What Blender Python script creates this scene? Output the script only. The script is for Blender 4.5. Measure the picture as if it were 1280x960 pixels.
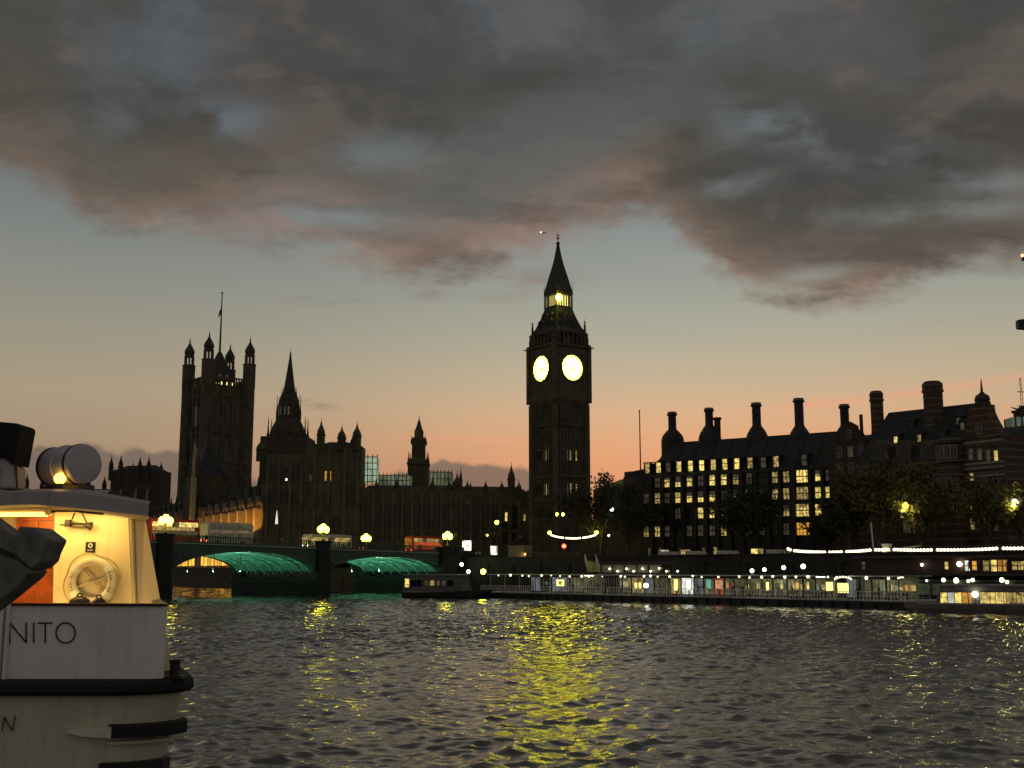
import bpy, bmesh, math, random
import numpy as np
from mathutils import Vector, Matrix
R = math.radians
rnd = random.Random(7)
S = bpy.context.scene
for o in list(bpy.data.objects): bpy.data.objects.remove(o)
COL = S.collection

# ------------------------------------------------------------------ camera
F = 1435.0; CAMZ = 5.0; PITCH = math.atan((712-480)/F)
cam = bpy.data.cameras.new('camera'); camo = bpy.data.objects.new('camera', cam); COL.objects.link(camo)
cam.sensor_fit = 'HORIZONTAL'; cam.sensor_width = 36; cam.lens = 36*F/1280; cam.clip_start = 0.1; cam.clip_end = 20000
camo.location = (0, 0, CAMZ); camo.rotation_euler = (R(90)+PITCH, 0, 0); S.camera = camo
CT, ST = math.cos(PITCH), math.sin(PITCH)

def ray(px, py):
    u = (480-py)/F; r = (px-640)/F
    return Vector((r, CT-u*ST, ST+u*CT))
def P(px, py, Y):                       # point seen at a pixel at distance Y
    d = ray(px, py); k = Y/d.y
    return Vector((d.x*k, Y, CAMZ+d.z*k))
def Z(py, Y): return P(640, py, Y).z
def G(px, py, z=0.0):                   # point of a level plane
    d = ray(px, py); k = (z-CAMZ)/d.z
    return Vector((d.x*k, d.y*k, z))
def hit(px, py, A, B):                  # (u, z) on the vertical plane through A, B
    d = ray(px, py); ex, ey = B[0]-A[0], B[1]-A[1]; L = math.hypot(ex, ey); ex /= L; ey /= L
    # k*d = A + u*e
    det = d.x*(-ey)+d.y*ex
    k = (A[0]*(-ey)+A[1]*ex)/det
    u = (k*d.x-A[0])*ex+(k*d.y-A[1])*ey
    return u, CAMZ+k*d.z

# ------------------------------------------------------------------ view / exposure
S.render.engine = 'CYCLES'
S.view_settings.view_transform = 'Standard'; S.view_settings.look = 'None'
S.view_settings.exposure = 0; S.view_settings.gamma = 1
S.cycles.use_denoising = True
try: S.cycles.denoiser = 'OPENIMAGEDENOISE'
except Exception: pass
S.cycles.max_bounces = 5; S.cycles.diffuse_bounces = 2; S.cycles.glossy_bounces = 4; S.cycles.transmission_bounces = 4
S.cycles.caustics_reflective = False; S.cycles.caustics_refractive = False
S.cycles.sample_clamp_indirect = 4.0

# ------------------------------------------------------------------ world: dusk sky with a sheet of cloud
W = bpy.data.worlds.new('World'); S.world = W; W.use_nodes = True
nt = W.node_tree; nt.nodes.clear()
def N(t, **k):
    n = nt.nodes.new(t)
    for a, b in k.items(): setattr(n, a, b)
    return n
def put(sock, v):
    if hasattr(v, 'node'): nt.links.new(v, sock)
    elif isinstance(v, (tuple, list)) and len(v) == 3 and sock.type == 'RGBA': sock.default_value = (*v, 1)
    else: sock.default_value = v
def M(op, a, b=None, c=None, clamp=False):
    n = N('ShaderNodeMath', operation=op); n.use_clamp = clamp
    put(n.inputs[0], a)
    if b is not None: put(n.inputs[1], b)
    if c is not None: put(n.inputs[2], c)
    return n.outputs[0]
def smooth(v, a, b):
    n = N('ShaderNodeMapRange', interpolation_type='SMOOTHSTEP'); put(n.inputs[0], v); put(n.inputs[1], a); put(n.inputs[2], b)
    return n.outputs[0]
def mixc(f, a, b):
    n = N('ShaderNodeMix', data_type='RGBA'); put(n.inputs[0], f); put(n.inputs[6], a); put(n.inputs[7], b)
    return n.outputs[2]
def ramp(v, stops):
    n = N('ShaderNodeValToRGB'); cr = n.color_ramp
    while len(cr.elements) < len(stops): cr.elements.new(0.5)
    for e, (p, c) in zip(cr.elements, stops): e.position = p; e.color = (*c, 1)
    put(n.inputs[0], v); return n.outputs[0]
def lin(*c): return tuple(((x/255)/12.92 if x/255 <= .04045 else ((x/255+.055)/1.055)**2.4) for x in c)
def azel(px, py):
    d = ray(px, py).normalized(); return math.atan2(d.x, d.y), math.asin(d.z)
tc = N('ShaderNodeTexCoord'); sep = N('ShaderNodeSeparateXYZ'); nt.links.new(tc.outputs['Generated'], sep.inputs[0])
dx, dy, dz = sep.outputs
az = M('ARCTAN2', dx, dy); el = M('ARCSINE', dz)
EL = 0.6
def E(py, px=640): return azel(px, py)[1]/EL
eln = M('DIVIDE', el, EL, clamp=True)
g_mid = ramp(eln, [(0.0, lin(180,112,80)), (E(600), lin(226,156,112)), (E(560), lin(228,166,120)), (E(520), lin(218,176,136)), (E(470), lin(194,176,147)),
                   (E(410), lin(170,168,151)), (E(340), lin(151,154,146)), (E(270), lin(132,139,138)), (E(130), lin(98,106,112)), (1.0, lin(78,84,92))])
g_left = ramp(eln, [(0.0, lin(120,88,72)), (E(600), lin(152,124,104)), (E(560), lin(162,142,117)), (E(500), lin(166,151,126)), (E(430), lin(152,146,129)),
                    (E(350), lin(134,136,129)), (E(260), lin(114,121,121)), (E(130), lin(88,95,101)), (1.0, lin(76,82,90))])
g_back = ramp(eln, [(0.0, lin(132,124,118)), (0.3, lin(128,124,120)), (1.0, lin(112,112,112))])
azc = azel(820, 560)[0]
q = M('POWER', M('DIVIDE', M('SUBTRACT', az, azc), M('ADD', 0.30, M('MULTIPLY', M('GREATER_THAN', az, azc), 0.25))), 2.0)
wmid = M('EXPONENT', M('MULTIPLY', q, -1.0))
wback = smooth(M('ABSOLUTE', az), 0.7, 1.6)
sky = mixc(wback, mixc(wmid, g_left, g_mid), g_back)

# noise on the cloud sheet (a level layer, so it foreshortens towards the skyline)
den = M('ADD', M('MAXIMUM', dz, 0.0), 0.30)
cmb = N('ShaderNodeCombineXYZ'); put(cmb.inputs[0], M('DIVIDE', dx, den)); put(cmb.inputs[1], M('DIVIDE', dy, den)); put(cmb.inputs[2], 3.1)
def noise(scale, detail=7, rough=.55, dist=0.0, seed=0.0, vec=None, sx=1, sy=1):
    mp = N('ShaderNodeMapping'); nt.links.new(vec or cmb.outputs[0], mp.inputs[0]); mp.inputs[1].default_value = (seed, seed*.7, seed*1.3); mp.inputs[3].default_value = (sx, sy, 1)
    n = N('ShaderNodeTexNoise'); nt.links.new(mp.outputs[0], n.inputs['Vector'])
    n.inputs['Scale'].default_value = scale; n.inputs['Detail'].default_value = detail; n.inputs['Roughness'].default_value = rough; n.inputs['Distortion'].default_value = dist
    return n.outputs[0]
n_big = noise(2.2, 8, .52, .30, 2.3); n_mid = noise(6.0, 9, .57, .20, 9.1); n_fine = noise(17, 6, .6, .15, 4.4)
n_wisp = noise(7.5, 8, .58, .2, 1.7, sx=.6, sy=1.4)
def curve(v, pts):                       # pts: (pixel x, pixel y) -> elevation as a function of azimuth
    n = N('ShaderNodeFloatCurve'); c = n.mapping.curves[0]
    pp = []
    for px, py in pts:
        a, e = azel(px, py); pp.append((min(1, max(0, a+.5)), e/EL))
    while len(c.points) < len(pp): c.points.new(.5, .5)
    for cp, (a, b) in zip(c.points, pp): cp.location = (a, b); cp.handle_type = 'AUTO'
    n.mapping.update(); put(n.inputs['Value'], v); return n.outputs[0]
azn = M('ADD', az, 0.5, clamp=True)
def blob(px, py, wx, wy, tilt=0.0):
    a, e = azel(px, py)
    u = M('SUBTRACT', az, a); v = M('SUBTRACT', el, e)
    if tilt: v = M('SUBTRACT', v, M('MULTIPLY', u, tilt))
    qx = M('POWER', M('DIVIDE', u, wx/F), 2.0); qy = M('POWER', M('DIVIDE', v, wy/F), 2.0)
    return M('EXPONENT', M('MULTIPLY', M('ADD', qx, qy), -1.0))
edge = curve(azn, [(-60,215),(0,222),(60,248),(110,285),(200,300),(320,306),(420,318),(500,345),(560,352),(640,340),(700,312),(760,290),(815,282),(850,305),(900,345),(960,378),(1020,390),(1080,392),(1140,372),(1200,352),(1290,338)])
wob = M('ADD', M('MULTIPLY', M('SUBTRACT', n_mid, .5), .085), M('MULTIPLY', M('SUBTRACT', n_fine, .5), .035))
d1 = M('ADD', M('SUBTRACT', el, M('MULTIPLY', edge, EL)), wob)            # radians above the sheet's edge
extra = None
for b in [(405,372,45,10,0.0),(535,368,24,8,0),(470,330,60,12,-.1),(395,506,28,5,-.1),(330,288,110,16,.03),(640,352,60,22,0.0)]:
    e_ = blob(*b); extra = e_ if extra is None else M('ADD', extra, e_)
extra = M('MULTIPLY', extra, smooth(n_wisp, .36, .60))
m1 = M('MAXIMUM', smooth(d1, -.008, .026), M('MULTIPLY', extra, .75))
gap = None
for b, k in [((195,50,75,110,.25),1.0),((290,150,45,22,.2),.95),((560,30,90,50,0),.8),((480,192,62,24,.1),.75),((985,158,62,26,-.15),1.0),((930,115,70,30,.3),.4),((840,60,120,60,0),.35),
             ((1120,200,70,16,-.1),.7),((1235,228,60,14,-.1),.7),((1180,265,120,12,-.05),.6),((400,272,110,14,0),.85),((905,235,55,14,.1),.6),((860,165,60,26,0),.4),((1010,345,70,10,.1),.55),((690,20,60,40,0),.4)]:
    g_ = M('MULTIPLY', blob(*b), k); gap = g_ if gap is None else M('ADD', gap, g_)
thin = M('MULTIPLY', gap, smooth(n_mid, .36, .56))
dens = M('MULTIPLY', m1, M('SUBTRACT', 1.0, M('MULTIPLY', M('MINIMUM', M('ADD', thin, M('MULTIPLY', smooth(n_big, .52, .70), .34)), 1.0), .92)))
thick = M('ADD', M('MULTIPLY', smooth(d1, .0, .12), .75), M('MULTIPLY', smooth(n_big, .62, .36), .35))
c_cloud = ramp(thick, [(0.0, lin(150,120,104)), (.16, lin(120,102,90)), (.42, lin(94,85,75)), (.75, lin(80,75,67)), (1.0, lin(72,70,67))])
hi = smooth(el, azel(640, 240)[1], azel(640, 40)[1])
c_cloud = mixc(M('MULTIPLY', hi, .6), c_cloud, lin(74,74,72))
c_cloud = mixc(M('MULTIPLY', smooth(n_mid, .48, .62), .38), c_cloud, lin(116,103,94))
c_cloud = mixc(M('MULTIPLY', smooth(n_wisp, .50, .38), .36), c_cloud, lin(58,56,52))
dens = M('MULTIPLY', dens, M('SUBTRACT', 1.0, M('MULTIPLY', wback, .75)))
sky2 = mixc(dens, sky, c_cloud)
# low bank of cloud on the skyline and thin lit streaks
low = curve(azn, [(-60,560),(60,556),(140,558),(230,566),(320,600),(440,606),(480,590),(520,578),(580,574),(640,583),(690,590),(740,640),(900,660),(1290,660)])
d2 = M('ADD', M('SUBTRACT', M('MULTIPLY', low, EL), el), M('MULTIPLY', M('SUBTRACT', noise(38, 4, .55, 0, 3.3, vec=tc.outputs['Generated']), .5), .030))
sky3 = mixc(M('MULTIPLY', smooth(d2, -.001, .006), .82), sky2, lin(112,98,90))
st = None
for b in [(1150,490,150,4.5,.10),(600,549,90,4,-.04),(700,575,80,4,.02),(1010,505,60,4,.08)]:
    s_ = blob(*b); st = s_ if st is None else M('ADD', st, s_)
sky3 = mixc(M('MULTIPLY', st, .40), sky3, lin(240,160,125))
down = smooth(el, -0.02, 0.0)
sky3 = mixc(down, (0.012, 0.011, 0.01), sky3)
bgn = N('ShaderNodeBackground'); nt.links.new(sky3, bgn.inputs[0]); bgn.inputs[1].default_value = 1.0
# physical twilight sky, sun already under the skyline ahead, as a faint base
nish = N('ShaderNodeTexSky', sky_type='NISHITA'); nish.sun_disc = False; nish.sun_elevation = R(-4); nish.sun_rotation = azc; nish.altitude = 0
bg2 = N('ShaderNodeBackground'); nt.links.new(nish.outputs[0], bg2.inputs[0]); bg2.inputs[1].default_value = 0.05
add = N('ShaderNodeAddShader'); out = N('ShaderNodeOutputWorld')
nt.links.new(bgn.outputs[0], add.inputs[0]); nt.links.new(bg2.outputs[0], add.inputs[1]); nt.links.new(add.outputs[0], out.inputs[0])
try: W.cycles.sampling_method = 'MANUAL'; W.cycles.sample_map_resolution = 512
except Exception: pass

# ------------------------------------------------------------------ materials
def mat(name, base, rough=.7, metal=0.0, var=.25, scale=1.0, bump=0.0, emit=None, es=0.0, bands=None, spec=None, evar=0.0, escale=1.0, streaks=0.0):
    m = bpy.data.materials.new(name); m.use_nodes = True; t = m.node_tree; b = t.nodes['Principled BSDF']
    b.inputs['Roughness'].default_value = rough; b.inputs['Metallic'].default_value = metal
    if spec is not None: b.inputs['Specular IOR Level'].default_value = spec
    tc = t.nodes.new('ShaderNodeTexCoord'); nz = t.nodes.new('ShaderNodeTexNoise'); nz.inputs['Scale'].default_value = scale; nz.inputs['Detail'].default_value = 6
    t.links.new(tc.outputs['Object'], nz.inputs['Vector'])
    mx = t.nodes.new('ShaderNodeMix'); mx.data_type = 'RGBA'
    mx.inputs[6].default_value = (*[c*(1-var) for c in base], 1); mx.inputs[7].default_value = (*[min(1, c*(1+var)) for c in base], 1)
    mr = t.nodes.new('ShaderNodeMapRange'); mr.inputs[1].default_value = .3; mr.inputs[2].default_value = .7
    t.links.new(nz.outputs[0], mr.inputs[0]); t.links.new(mr.outputs[0], mx.inputs[0])
    colr = mx.outputs[2]
    if bands:                                      # (period, fraction, colour): courses of another stone
        sp = t.nodes.new('ShaderNodeSeparateXYZ'); t.links.new(tc.outputs['Object'], sp.inputs[0])
        md = t.nodes.new('ShaderNodeMath'); md.operation = 'FLOORED_MODULO'; t.links.new(sp.outputs[2], md.inputs[0]); md.inputs[1].default_value = bands[0]
        lt = t.nodes.new('ShaderNodeMath'); lt.operation = 'LESS_THAN'; t.links.new(md.outputs[0], lt.inputs[0]); lt.inputs[1].default_value = bands[0]*bands[1]
        m2 = t.nodes.new('ShaderNodeMix'); m2.data_type = 'RGBA'; t.links.new(lt.outputs[0], m2.inputs[0]); t.links.new(colr, m2.inputs[6]); m2.inputs[7].default_value = (*bands[2], 1)
        colr = m2.outputs[2]
    if streaks:                                    # run-off streaks and scuffs
        mp = t.nodes.new('ShaderNodeMapping'); mp.inputs[3].default_value = (5, 5, .35); n4 = t.nodes.new('ShaderNodeTexNoise'); n4.inputs['Scale'].default_value = 1.6; n4.inputs['Detail'].default_value = 7
        t.links.new(tc.outputs['Object'], mp.inputs[0]); t.links.new(mp.outputs[0], n4.inputs['Vector'])
        m6 = t.nodes.new('ShaderNodeMapRange'); m6.inputs[1].default_value = .54; m6.inputs[2].default_value = .72; m6.inputs[4].default_value = streaks; t.links.new(n4.outputs[0], m6.inputs[0])
        m7 = t.nodes.new('ShaderNodeMix'); m7.data_type = 'RGBA'; t.links.new(m6.outputs[0], m7.inputs[0]); t.links.new(colr, m7.inputs[6]); m7.inputs[7].default_value = (base[0]*.42, base[1]*.36, base[2]*.28, 1); colr = m7.outputs[2]
    t.links.new(colr, b.inputs['Base Color'])
    if bump:
        bp = t.nodes.new('ShaderNodeBump'); bp.inputs['Strength'].default_value = bump; bp.inputs['Distance'].default_value = .1
        n2 = t.nodes.new('ShaderNodeTexNoise'); n2.inputs['Scale'].default_value = scale*6; n2.inputs['Detail'].default_value = 4
        t.links.new(tc.outputs['Object'], n2.inputs['Vector']); t.links.new(n2.outputs[0], bp.inputs['Height']); t.links.new(bp.outputs[0], b.inputs['Normal'])
    if emit:
        b.inputs['Emission Color'].default_value = (*emit, 1); b.inputs['Emission Strength'].default_value = es
        if evar:                                   # an uneven lit interior: things standing in the room behind the pane
            n3 = t.nodes.new('ShaderNodeTexNoise'); n3.inputs['Scale'].default_value = escale; n3.inputs['Detail'].default_value = 3
            oi = t.nodes.new('ShaderNodeObjectInfo'); va = t.nodes.new('ShaderNodeVectorMath'); va.operation = 'ADD'
            ml = t.nodes.new('ShaderNodeMath'); ml.operation = 'MULTIPLY'; ml.inputs[1].default_value = 57; t.links.new(oi.outputs['Random'], ml.inputs[0])
            t.links.new(tc.outputs['Object'], va.inputs[0]); t.links.new(ml.outputs[0], va.inputs[1]); t.links.new(va.outputs[0], n3.inputs['Vector'])
            m3 = t.nodes.new('ShaderNodeMapRange'); m3.inputs[1].default_value = .35; m3.inputs[2].default_value = .62; m3.inputs[3].default_value = es*(1-evar); m3.inputs[4].default_value = es
            t.links.new(n3.outputs[0], m3.inputs[0])
            m4 = t.nodes.new('ShaderNodeMath'); m4.operation = 'MULTIPLY'; m5 = t.nodes.new('ShaderNodeMapRange'); m5.inputs[3].default_value = .65; m5.inputs[4].default_value = 1.25
            t.links.new(oi.outputs['Random'], m5.inputs[0]); t.links.new(m3.outputs[0], m4.inputs[0]); t.links.new(m5.outputs[0], m4.inputs[1]); t.links.new(m4.outputs[0], b.inputs['Emission Strength'])
    return m
def glow(name, c, s): return mat(name, (.6, .6, .55), .4, var=.05, emit=c, es=s)
K = {}
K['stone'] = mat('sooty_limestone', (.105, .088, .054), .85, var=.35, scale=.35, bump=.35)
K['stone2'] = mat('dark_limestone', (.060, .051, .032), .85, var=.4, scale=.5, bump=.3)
K['slate'] = mat('slate_roof', (.022, .023, .024), .7, var=.4, scale=.8, bump=.3)
K['iron'] = mat('cast_iron_roof', (.035, .033, .026), .6, var=.3, scale=.6, bump=.2)
K['bronze'] = mat('dark_bronze_cladding', (.018, .016, .012), .6, var=.3, scale=.7)
K['brick'] = mat('banded_brick', (.088, .046, .030), .85, var=.3, scale=1.2, bump=.2, bands=(1.3, .22, (.16, .125, .088)))
K['brick2'] = mat('plain_brick', (.060, .034, .022), .85, var=.3, scale=1.2, bump=.2)
K['pale'] = mat('pale_stone_trim', (.30, .26, .19), .8, var=.2, scale=1.0)
K['granite'] = mat('embankment_granite', (.030, .029, .024), .8, var=.4, scale=.5, bump=.4)
K['glass'] = mat('dark_window_glass', (.012, .013, .014), .12, var=.1, spec=.5)
K['shadestone'] = mat('shade_dark_pier_stone', (.013, .014, .011), .7, var=.4, scale=.6, bump=.3)  # pier granite painted near black to keep the shade under the green arches
K['marq'] = mat('glowing_marquee_canvas', (.5, .4, .2), .6, emit=(1, .50, .055), es=1.5, evar=.55, escale=.5)
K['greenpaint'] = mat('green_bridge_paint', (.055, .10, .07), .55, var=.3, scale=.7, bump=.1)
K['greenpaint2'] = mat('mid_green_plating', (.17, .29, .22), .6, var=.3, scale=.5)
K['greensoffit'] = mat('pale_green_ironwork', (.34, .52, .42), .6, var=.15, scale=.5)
K['black'] = mat('black_paint', (.012, .012, .012), .45, var=.3, scale=2)
K['steel'] = mat('dark_grey_steel', (.05, .052, .055), .5, metal=.3, var=.2, scale=2)
K['whitepaint'] = mat('white_paint', (.72, .71, .68), .4, var=.06, scale=1.5)
K['greypaint'] = mat('grey_paint', (.30, .30, .29), .5, var=.12, scale=1.0)
K['asphalt'] = mat('asphalt', (.045, .045, .045), .9, var=.2, scale=2, bump=.2)
K['earth'] = mat('pavement_ground', (.05, .048, .044), .95, var=.3, scale=.2)
K['bark'] = mat('plane_bark', (.085, .068, .045), .9, var=.4, scale=3, bump=.4)
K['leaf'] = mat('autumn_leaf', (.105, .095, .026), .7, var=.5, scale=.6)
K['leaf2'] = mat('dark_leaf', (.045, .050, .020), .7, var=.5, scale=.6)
K['red'] = mat('bus_red', (.50, .020, .015), .35, var=.1)
K['busgrey'] = mat('bus_white', (.55, .52, .48), .4, var=.1)
K['rubber'] = mat('tyre_rubber', (.015, .015, .015), .85, var=.2)
K['skin'] = mat('skin', (.40, .25, .18), .6, var=.1)
K['coat1'] = mat('dark_coat', (.025, .025, .030), .85, var=.3, scale=6)
K['coat2'] = mat('tan_coat', (.22, .15, .09), .85, var=.3, scale=6)
K['coat3'] = mat('red_coat', (.25, .03, .03), .85, var=.3, scale=6)
K['coat4'] = mat('pale_coat', (.45, .43, .40), .85, var=.2, scale=6)
K['hair'] = mat('dark_hair', (.02, .014, .01), .6, var=.2)
K['clock'] = glow('opal_clock_glass', (1.0, .90, .040), 26)
K['clockrim'] = mat('gilded_clock_ring', (.10, .08, .03), .5, var=.2)
K['ayr'] = glow('lantern_light', (1, .95, .045), 20.0)
K['belfry'] = glow('belfry_glow', (1, .85, .22), 1.6)
K['globe'] = glow('lamp_globe', (1.0, .90, .042), 16.0)
K['globew'] = glow('white_lamp_globe', (1.0, .95, .74), 7.0)
K['globes'] = glow('bright_lamp_globe', (1.0, .86, .024), 36.0)
K['bulb'] = glow('festoon_bulb', (1.0, .88, .55), 3.2)
K['pierbulb'] = glow('pier_lamp', (1.0, .92, .50), 6.5)
K['winB'] = mat('lit_window', (.3, .3, .25), .3, emit=(1, .73, .18), es=1.25, evar=.75, escale=1.9)
K['winM'] = mat('half_lit_window', (.3, .3, .25), .3, emit=(1, .70, .20), es=.48, evar=.92, escale=2.2)
K['winD'] = mat('dim_window', (.2, .2, .18), .3, emit=(1, .78, .45), es=.045, evar=.9, escale=1.5)
K['winO'] = mat('orange_lit_window', (.3, .25, .2), .3, emit=(1, .46, .06), es=.75, evar=.6, escale=1.3)
K['winW'] = mat('white_lit_window', (.4, .4, .4), .3, emit=(.92, .95, .80), es=.9, evar=.5, escale=.8)
K['scafsheet'] = mat('lit_scaffold_sheeting', (.6, .65, .6), .6, emit=(.62, .84, .58), es=.55, evar=.5, escale=.35)
K['scafdim'] = mat('dim_scaffold_sheeting', (.4, .42, .38), .6, emit=(.45, .55, .36), es=.16, evar=.8, escale=.25)
K['redlight'] = glow('red_signal', (1, .06, .02), 6.0)
K['amber'] = glow('amber_light', (1, .45, .08), 6.0)
K['teal'] = glow('teal_navigation_light', (.2, .9, .7), 3.0)
K['adred'] = mat('lit_red_panel', (.4, .05, .03), .4, emit=(1, .16, .05), es=.55, evar=.7, escale=2.5)
K['cool'] = mat('cool_lit_glass', (.3, .35, .4), .3, emit=(.60, .68, .74), es=.24, evar=.95, escale=2.4)
K['greenglass'] = mat('greenish_lit_glass', (.1, .15, .1), .3, emit=(.50, .52, .26), es=.07, evar=1.0, escale=2.6)
K['strip'] = mat('pale_string_course', (.42, .42, .36), .5, var=.15)

# ------------------------------------------------------------------ mesh builder
class MB:
    def __init__(s): s.v = []; s.f = []; s.X = Matrix.Identity(4)
    def add(s, vs, fs):
        b = len(s.v); s.v += [tuple(s.X @ Vector(p)) for p in vs]; s.f += [tuple(b+i for i in f) for f in fs]; return s
    def box(s, x0, x1, y0, y1, z0, z1):
        return s.add([(x0,y0,z0),(x1,y0,z0),(x1,y1,z0),(x0,y1,z0),(x0,y0,z1),(x1,y0,z1),(x1,y1,z1),(x0,y1,z1)],
                     [(0,3,2,1),(4,5,6,7),(0,1,5,4),(1,2,6,5),(2,3,7,6),(3,0,4,7)])
    def loft(s, rings, cap=True):
        n = len(rings[0]); vs = [p for r in rings for p in r]; fs = []
        for k in range(len(rings)-1):
            for i in range(n):
                j = (i+1) % n; fs.append((k*n+i, k*n+j, (k+1)*n+j, (k+1)*n+i))
        if cap: fs.append(tuple(reversed(range(n)))); fs.append(tuple((len(rings)-1)*n+i for i in range(n)))
        return s.add(vs, fs)
    def lathe(s, prof, n=16, c=(0,0), rot=0.0, cap=True):
        return s.loft([[(c[0]+r*math.cos(rot+2*math.pi*i/n), c[1]+r*math.sin(rot+2*math.pi*i/n), z) for i in range(n)] for r, z in prof], cap)
    def sq(s, prof, c=(0,0)):           # square lathe, half width
        return s.lathe([(r*math.sqrt(2), z) for r, z in prof], 4, c, math.pi/4)
    def prism(s, poly, z0, z1):
        return s.loft([[(x, y, z0) for x, y in poly], [(x, y, z1) for x, y in poly]])
    def xz(s, poly, y0, y1):            # polygon in x,z extruded in y
        return s.loft([[(x, y1, z) for x, z in poly], [(x, y0, z) for x, z in poly]])
    def tube(s, pts, r, n=8):
        rings = []; L = len(pts); pts = [Vector(p) for p in pts]; ref = None
        for i, p in enumerate(pts):
            d = (pts[min(i+1, L-1)]-pts[max(i-1, 0)]).normalized()
            a = ref if ref is not None else (Vector((0,0,1)) if abs(d.z) < .9 else Vector((1,0,0)))
            x = (a-d*a.dot(d)).normalized() if (a-d*a.dot(d)).length > 1e-4 else d.orthogonal().normalized()
            y = d.cross(x); ref = x
            rr = r[i] if isinstance(r, (list, tuple)) else r
            rings.append([tuple(p+x*(rr*math.cos(2*math.pi*k/n))+y*(rr*math.sin(2*math.pi*k/n))) for k in range(n)])
        return s.loft(rings)
    def ball(s, c, r, n=12, m=8, sz=1.0):
        return s.lathe([(max(.02*r, r*math.sin(math.pi*k/m)), c[2]-r*sz*math.cos(math.pi*k/m)) for k in range(m+1)], n, (c[0], c[1]))
    def torus(s, c, Rr, r, n=28, m=10, a0=0, a1=2*math.pi, plane='xz'):
        pts = []
        for i in range(n+1):
            a = a0+(a1-a0)*i/n
            pts.append((c[0]+Rr*math.cos(a), c[1], c[2]+Rr*math.sin(a)) if plane == 'xz' else (c[0]+Rr*math.cos(a), c[1]+Rr*math.sin(a), c[2]))
        return s.tube(pts, r, m)
    def build(s, name, m, parent=None, smooth=False, loc=(0,0,0), rz=0):
        me = bpy.data.meshes.new(name); me.from_pydata(s.v, [], s.f)
        bm = bmesh.new(); bm.from_mesh(me); bmesh.ops.recalc_face_normals(bm, faces=bm.faces); bm.to_mesh(me); bm.free()
        me.materials.append(K[m] if isinstance(m, str) else m)
        if smooth:
            for p in me.polygons: p.use_smooth = True
            try: me.set_sharp_from_angle(angle=R(40))
            except Exception: pass
        o = bpy.data.objects.new(name, me); COL.objects.link(o); o.location = loc; o.rotation_euler = (0, 0, rz)
        if parent: o.parent = parent
        return o
def tag(o, label=None, cat=None, group=None, kind=None):
    if label: o['label'] = label
    if cat: o['category'] = cat
    if group: o['group'] = group
    if kind: o['kind'] = kind
    return o
def thing(name, label, cat, loc=(0,0,0), rz=0, group=None):
    o = bpy.data.objects.new(name, None); COL.objects.link(o); o.location = loc; o.rotation_euler = (0, 0, rz); o.empty_display_size = .5
    return tag(o, label, cat, group)
def dup(o, parent=None, loc=None, rz=None, label=None):
    c = o.copy(); COL.objects.link(c)
    if parent: c.parent = parent
    if loc is not None: c.location = loc
    if rz is not None: c.rotation_euler = (0, 0, rz)
    if label: c['label'] = label
    for ch in [x for x in bpy.data.objects if x.parent == o]: dup(ch, c)
    return c
def ang(A, B): return math.atan2(B[1]-A[1], B[0]-A[0])
def dist(A, B): return math.hypot(B[0]-A[0], B[1]-A[1])
def pointlight(name, loc, color, energy, parent=None, radius=.2, kind='POINT', rot=None, spot=None, size=None):
    l = bpy.data.lights.new(name, kind); l.color = color; l.energy = energy
    if kind in ('POINT', 'SPOT'): l.shadow_soft_size = radius
    if kind == 'SPOT': l.spot_size = spot or R(90); l.spot_blend = .6
    if kind == 'AREA' and size: l.shape = 'RECTANGLE'; l.size, l.size_y = size
    o = bpy.data.objects.new(name, l); COL.objects.link(o); o.location = loc
    if rot is not None: o.rotation_euler = rot
    if parent: o.parent = parent
    return o
def aim(o, target):
    d = Vector(target)-Vector(o.location); o.rotation_euler = d.to_track_quat('-Z', 'Y').to_euler(); return o
def window(parent, u, z, w, h, m, y=0.0, fm='stone2', bars=(1, 1), arch=False, fr=.10):
    """one window: a frame proud of the wall (local y = into the wall) with its panes as a sub-part"""
    f = MB()
    f.box(u-w/2-fr, u-w/2, y-.14, y-.004, z-h/2-fr, z+h/2+fr); f.box(u+w/2, u+w/2+fr, y-.14, y-.004, z-h/2-fr, z+h/2+fr)
    f.box(u-w/2, u+w/2, y-.14, y-.004, z-h/2-fr, z-h/2); f.box(u-w/2, u+w/2, y-.14, y-.004, z+h/2, z+h/2+fr)
    for k in range(bars[0]):
        c = u-w/2+w*(k+1)/(bars[0]+1); f.box(c-.05, c+.05, y-.11, y-.035, z-h/2, z+h/2)
    for k in range(bars[1]):
        c = z-h/2+h*(k+1)/(bars[1]+1)*(1.0 if bars[1] > 1 else .98); tw = .11 if fm == 'bronze' else .05; f.box(u-w/2, u+w/2, y-.10, y-.036, c-tw, c+tw)
    fo = f.build('window', fm, parent)
    if fm == 'bronze' and m in ('winB', 'winM') and rnd.random() < .42:      # a blind pulled part of the way down
        d_ = h*rnd.uniform(.22, .55); MB().box(u-w/2+.003, u+w/2-.003, y-.0355, y-.0345, z+h/2-d_, z+h/2-.004).build('blind', rnd.choice(['winD', 'winM', 'winD']), fo)
    MB().box(u-w/2+.002, u+w/2-.002, y-.034, y-.006, z-h/2+.002, z+h/2-.002).build('pane', m, fo)
    return fo

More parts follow.
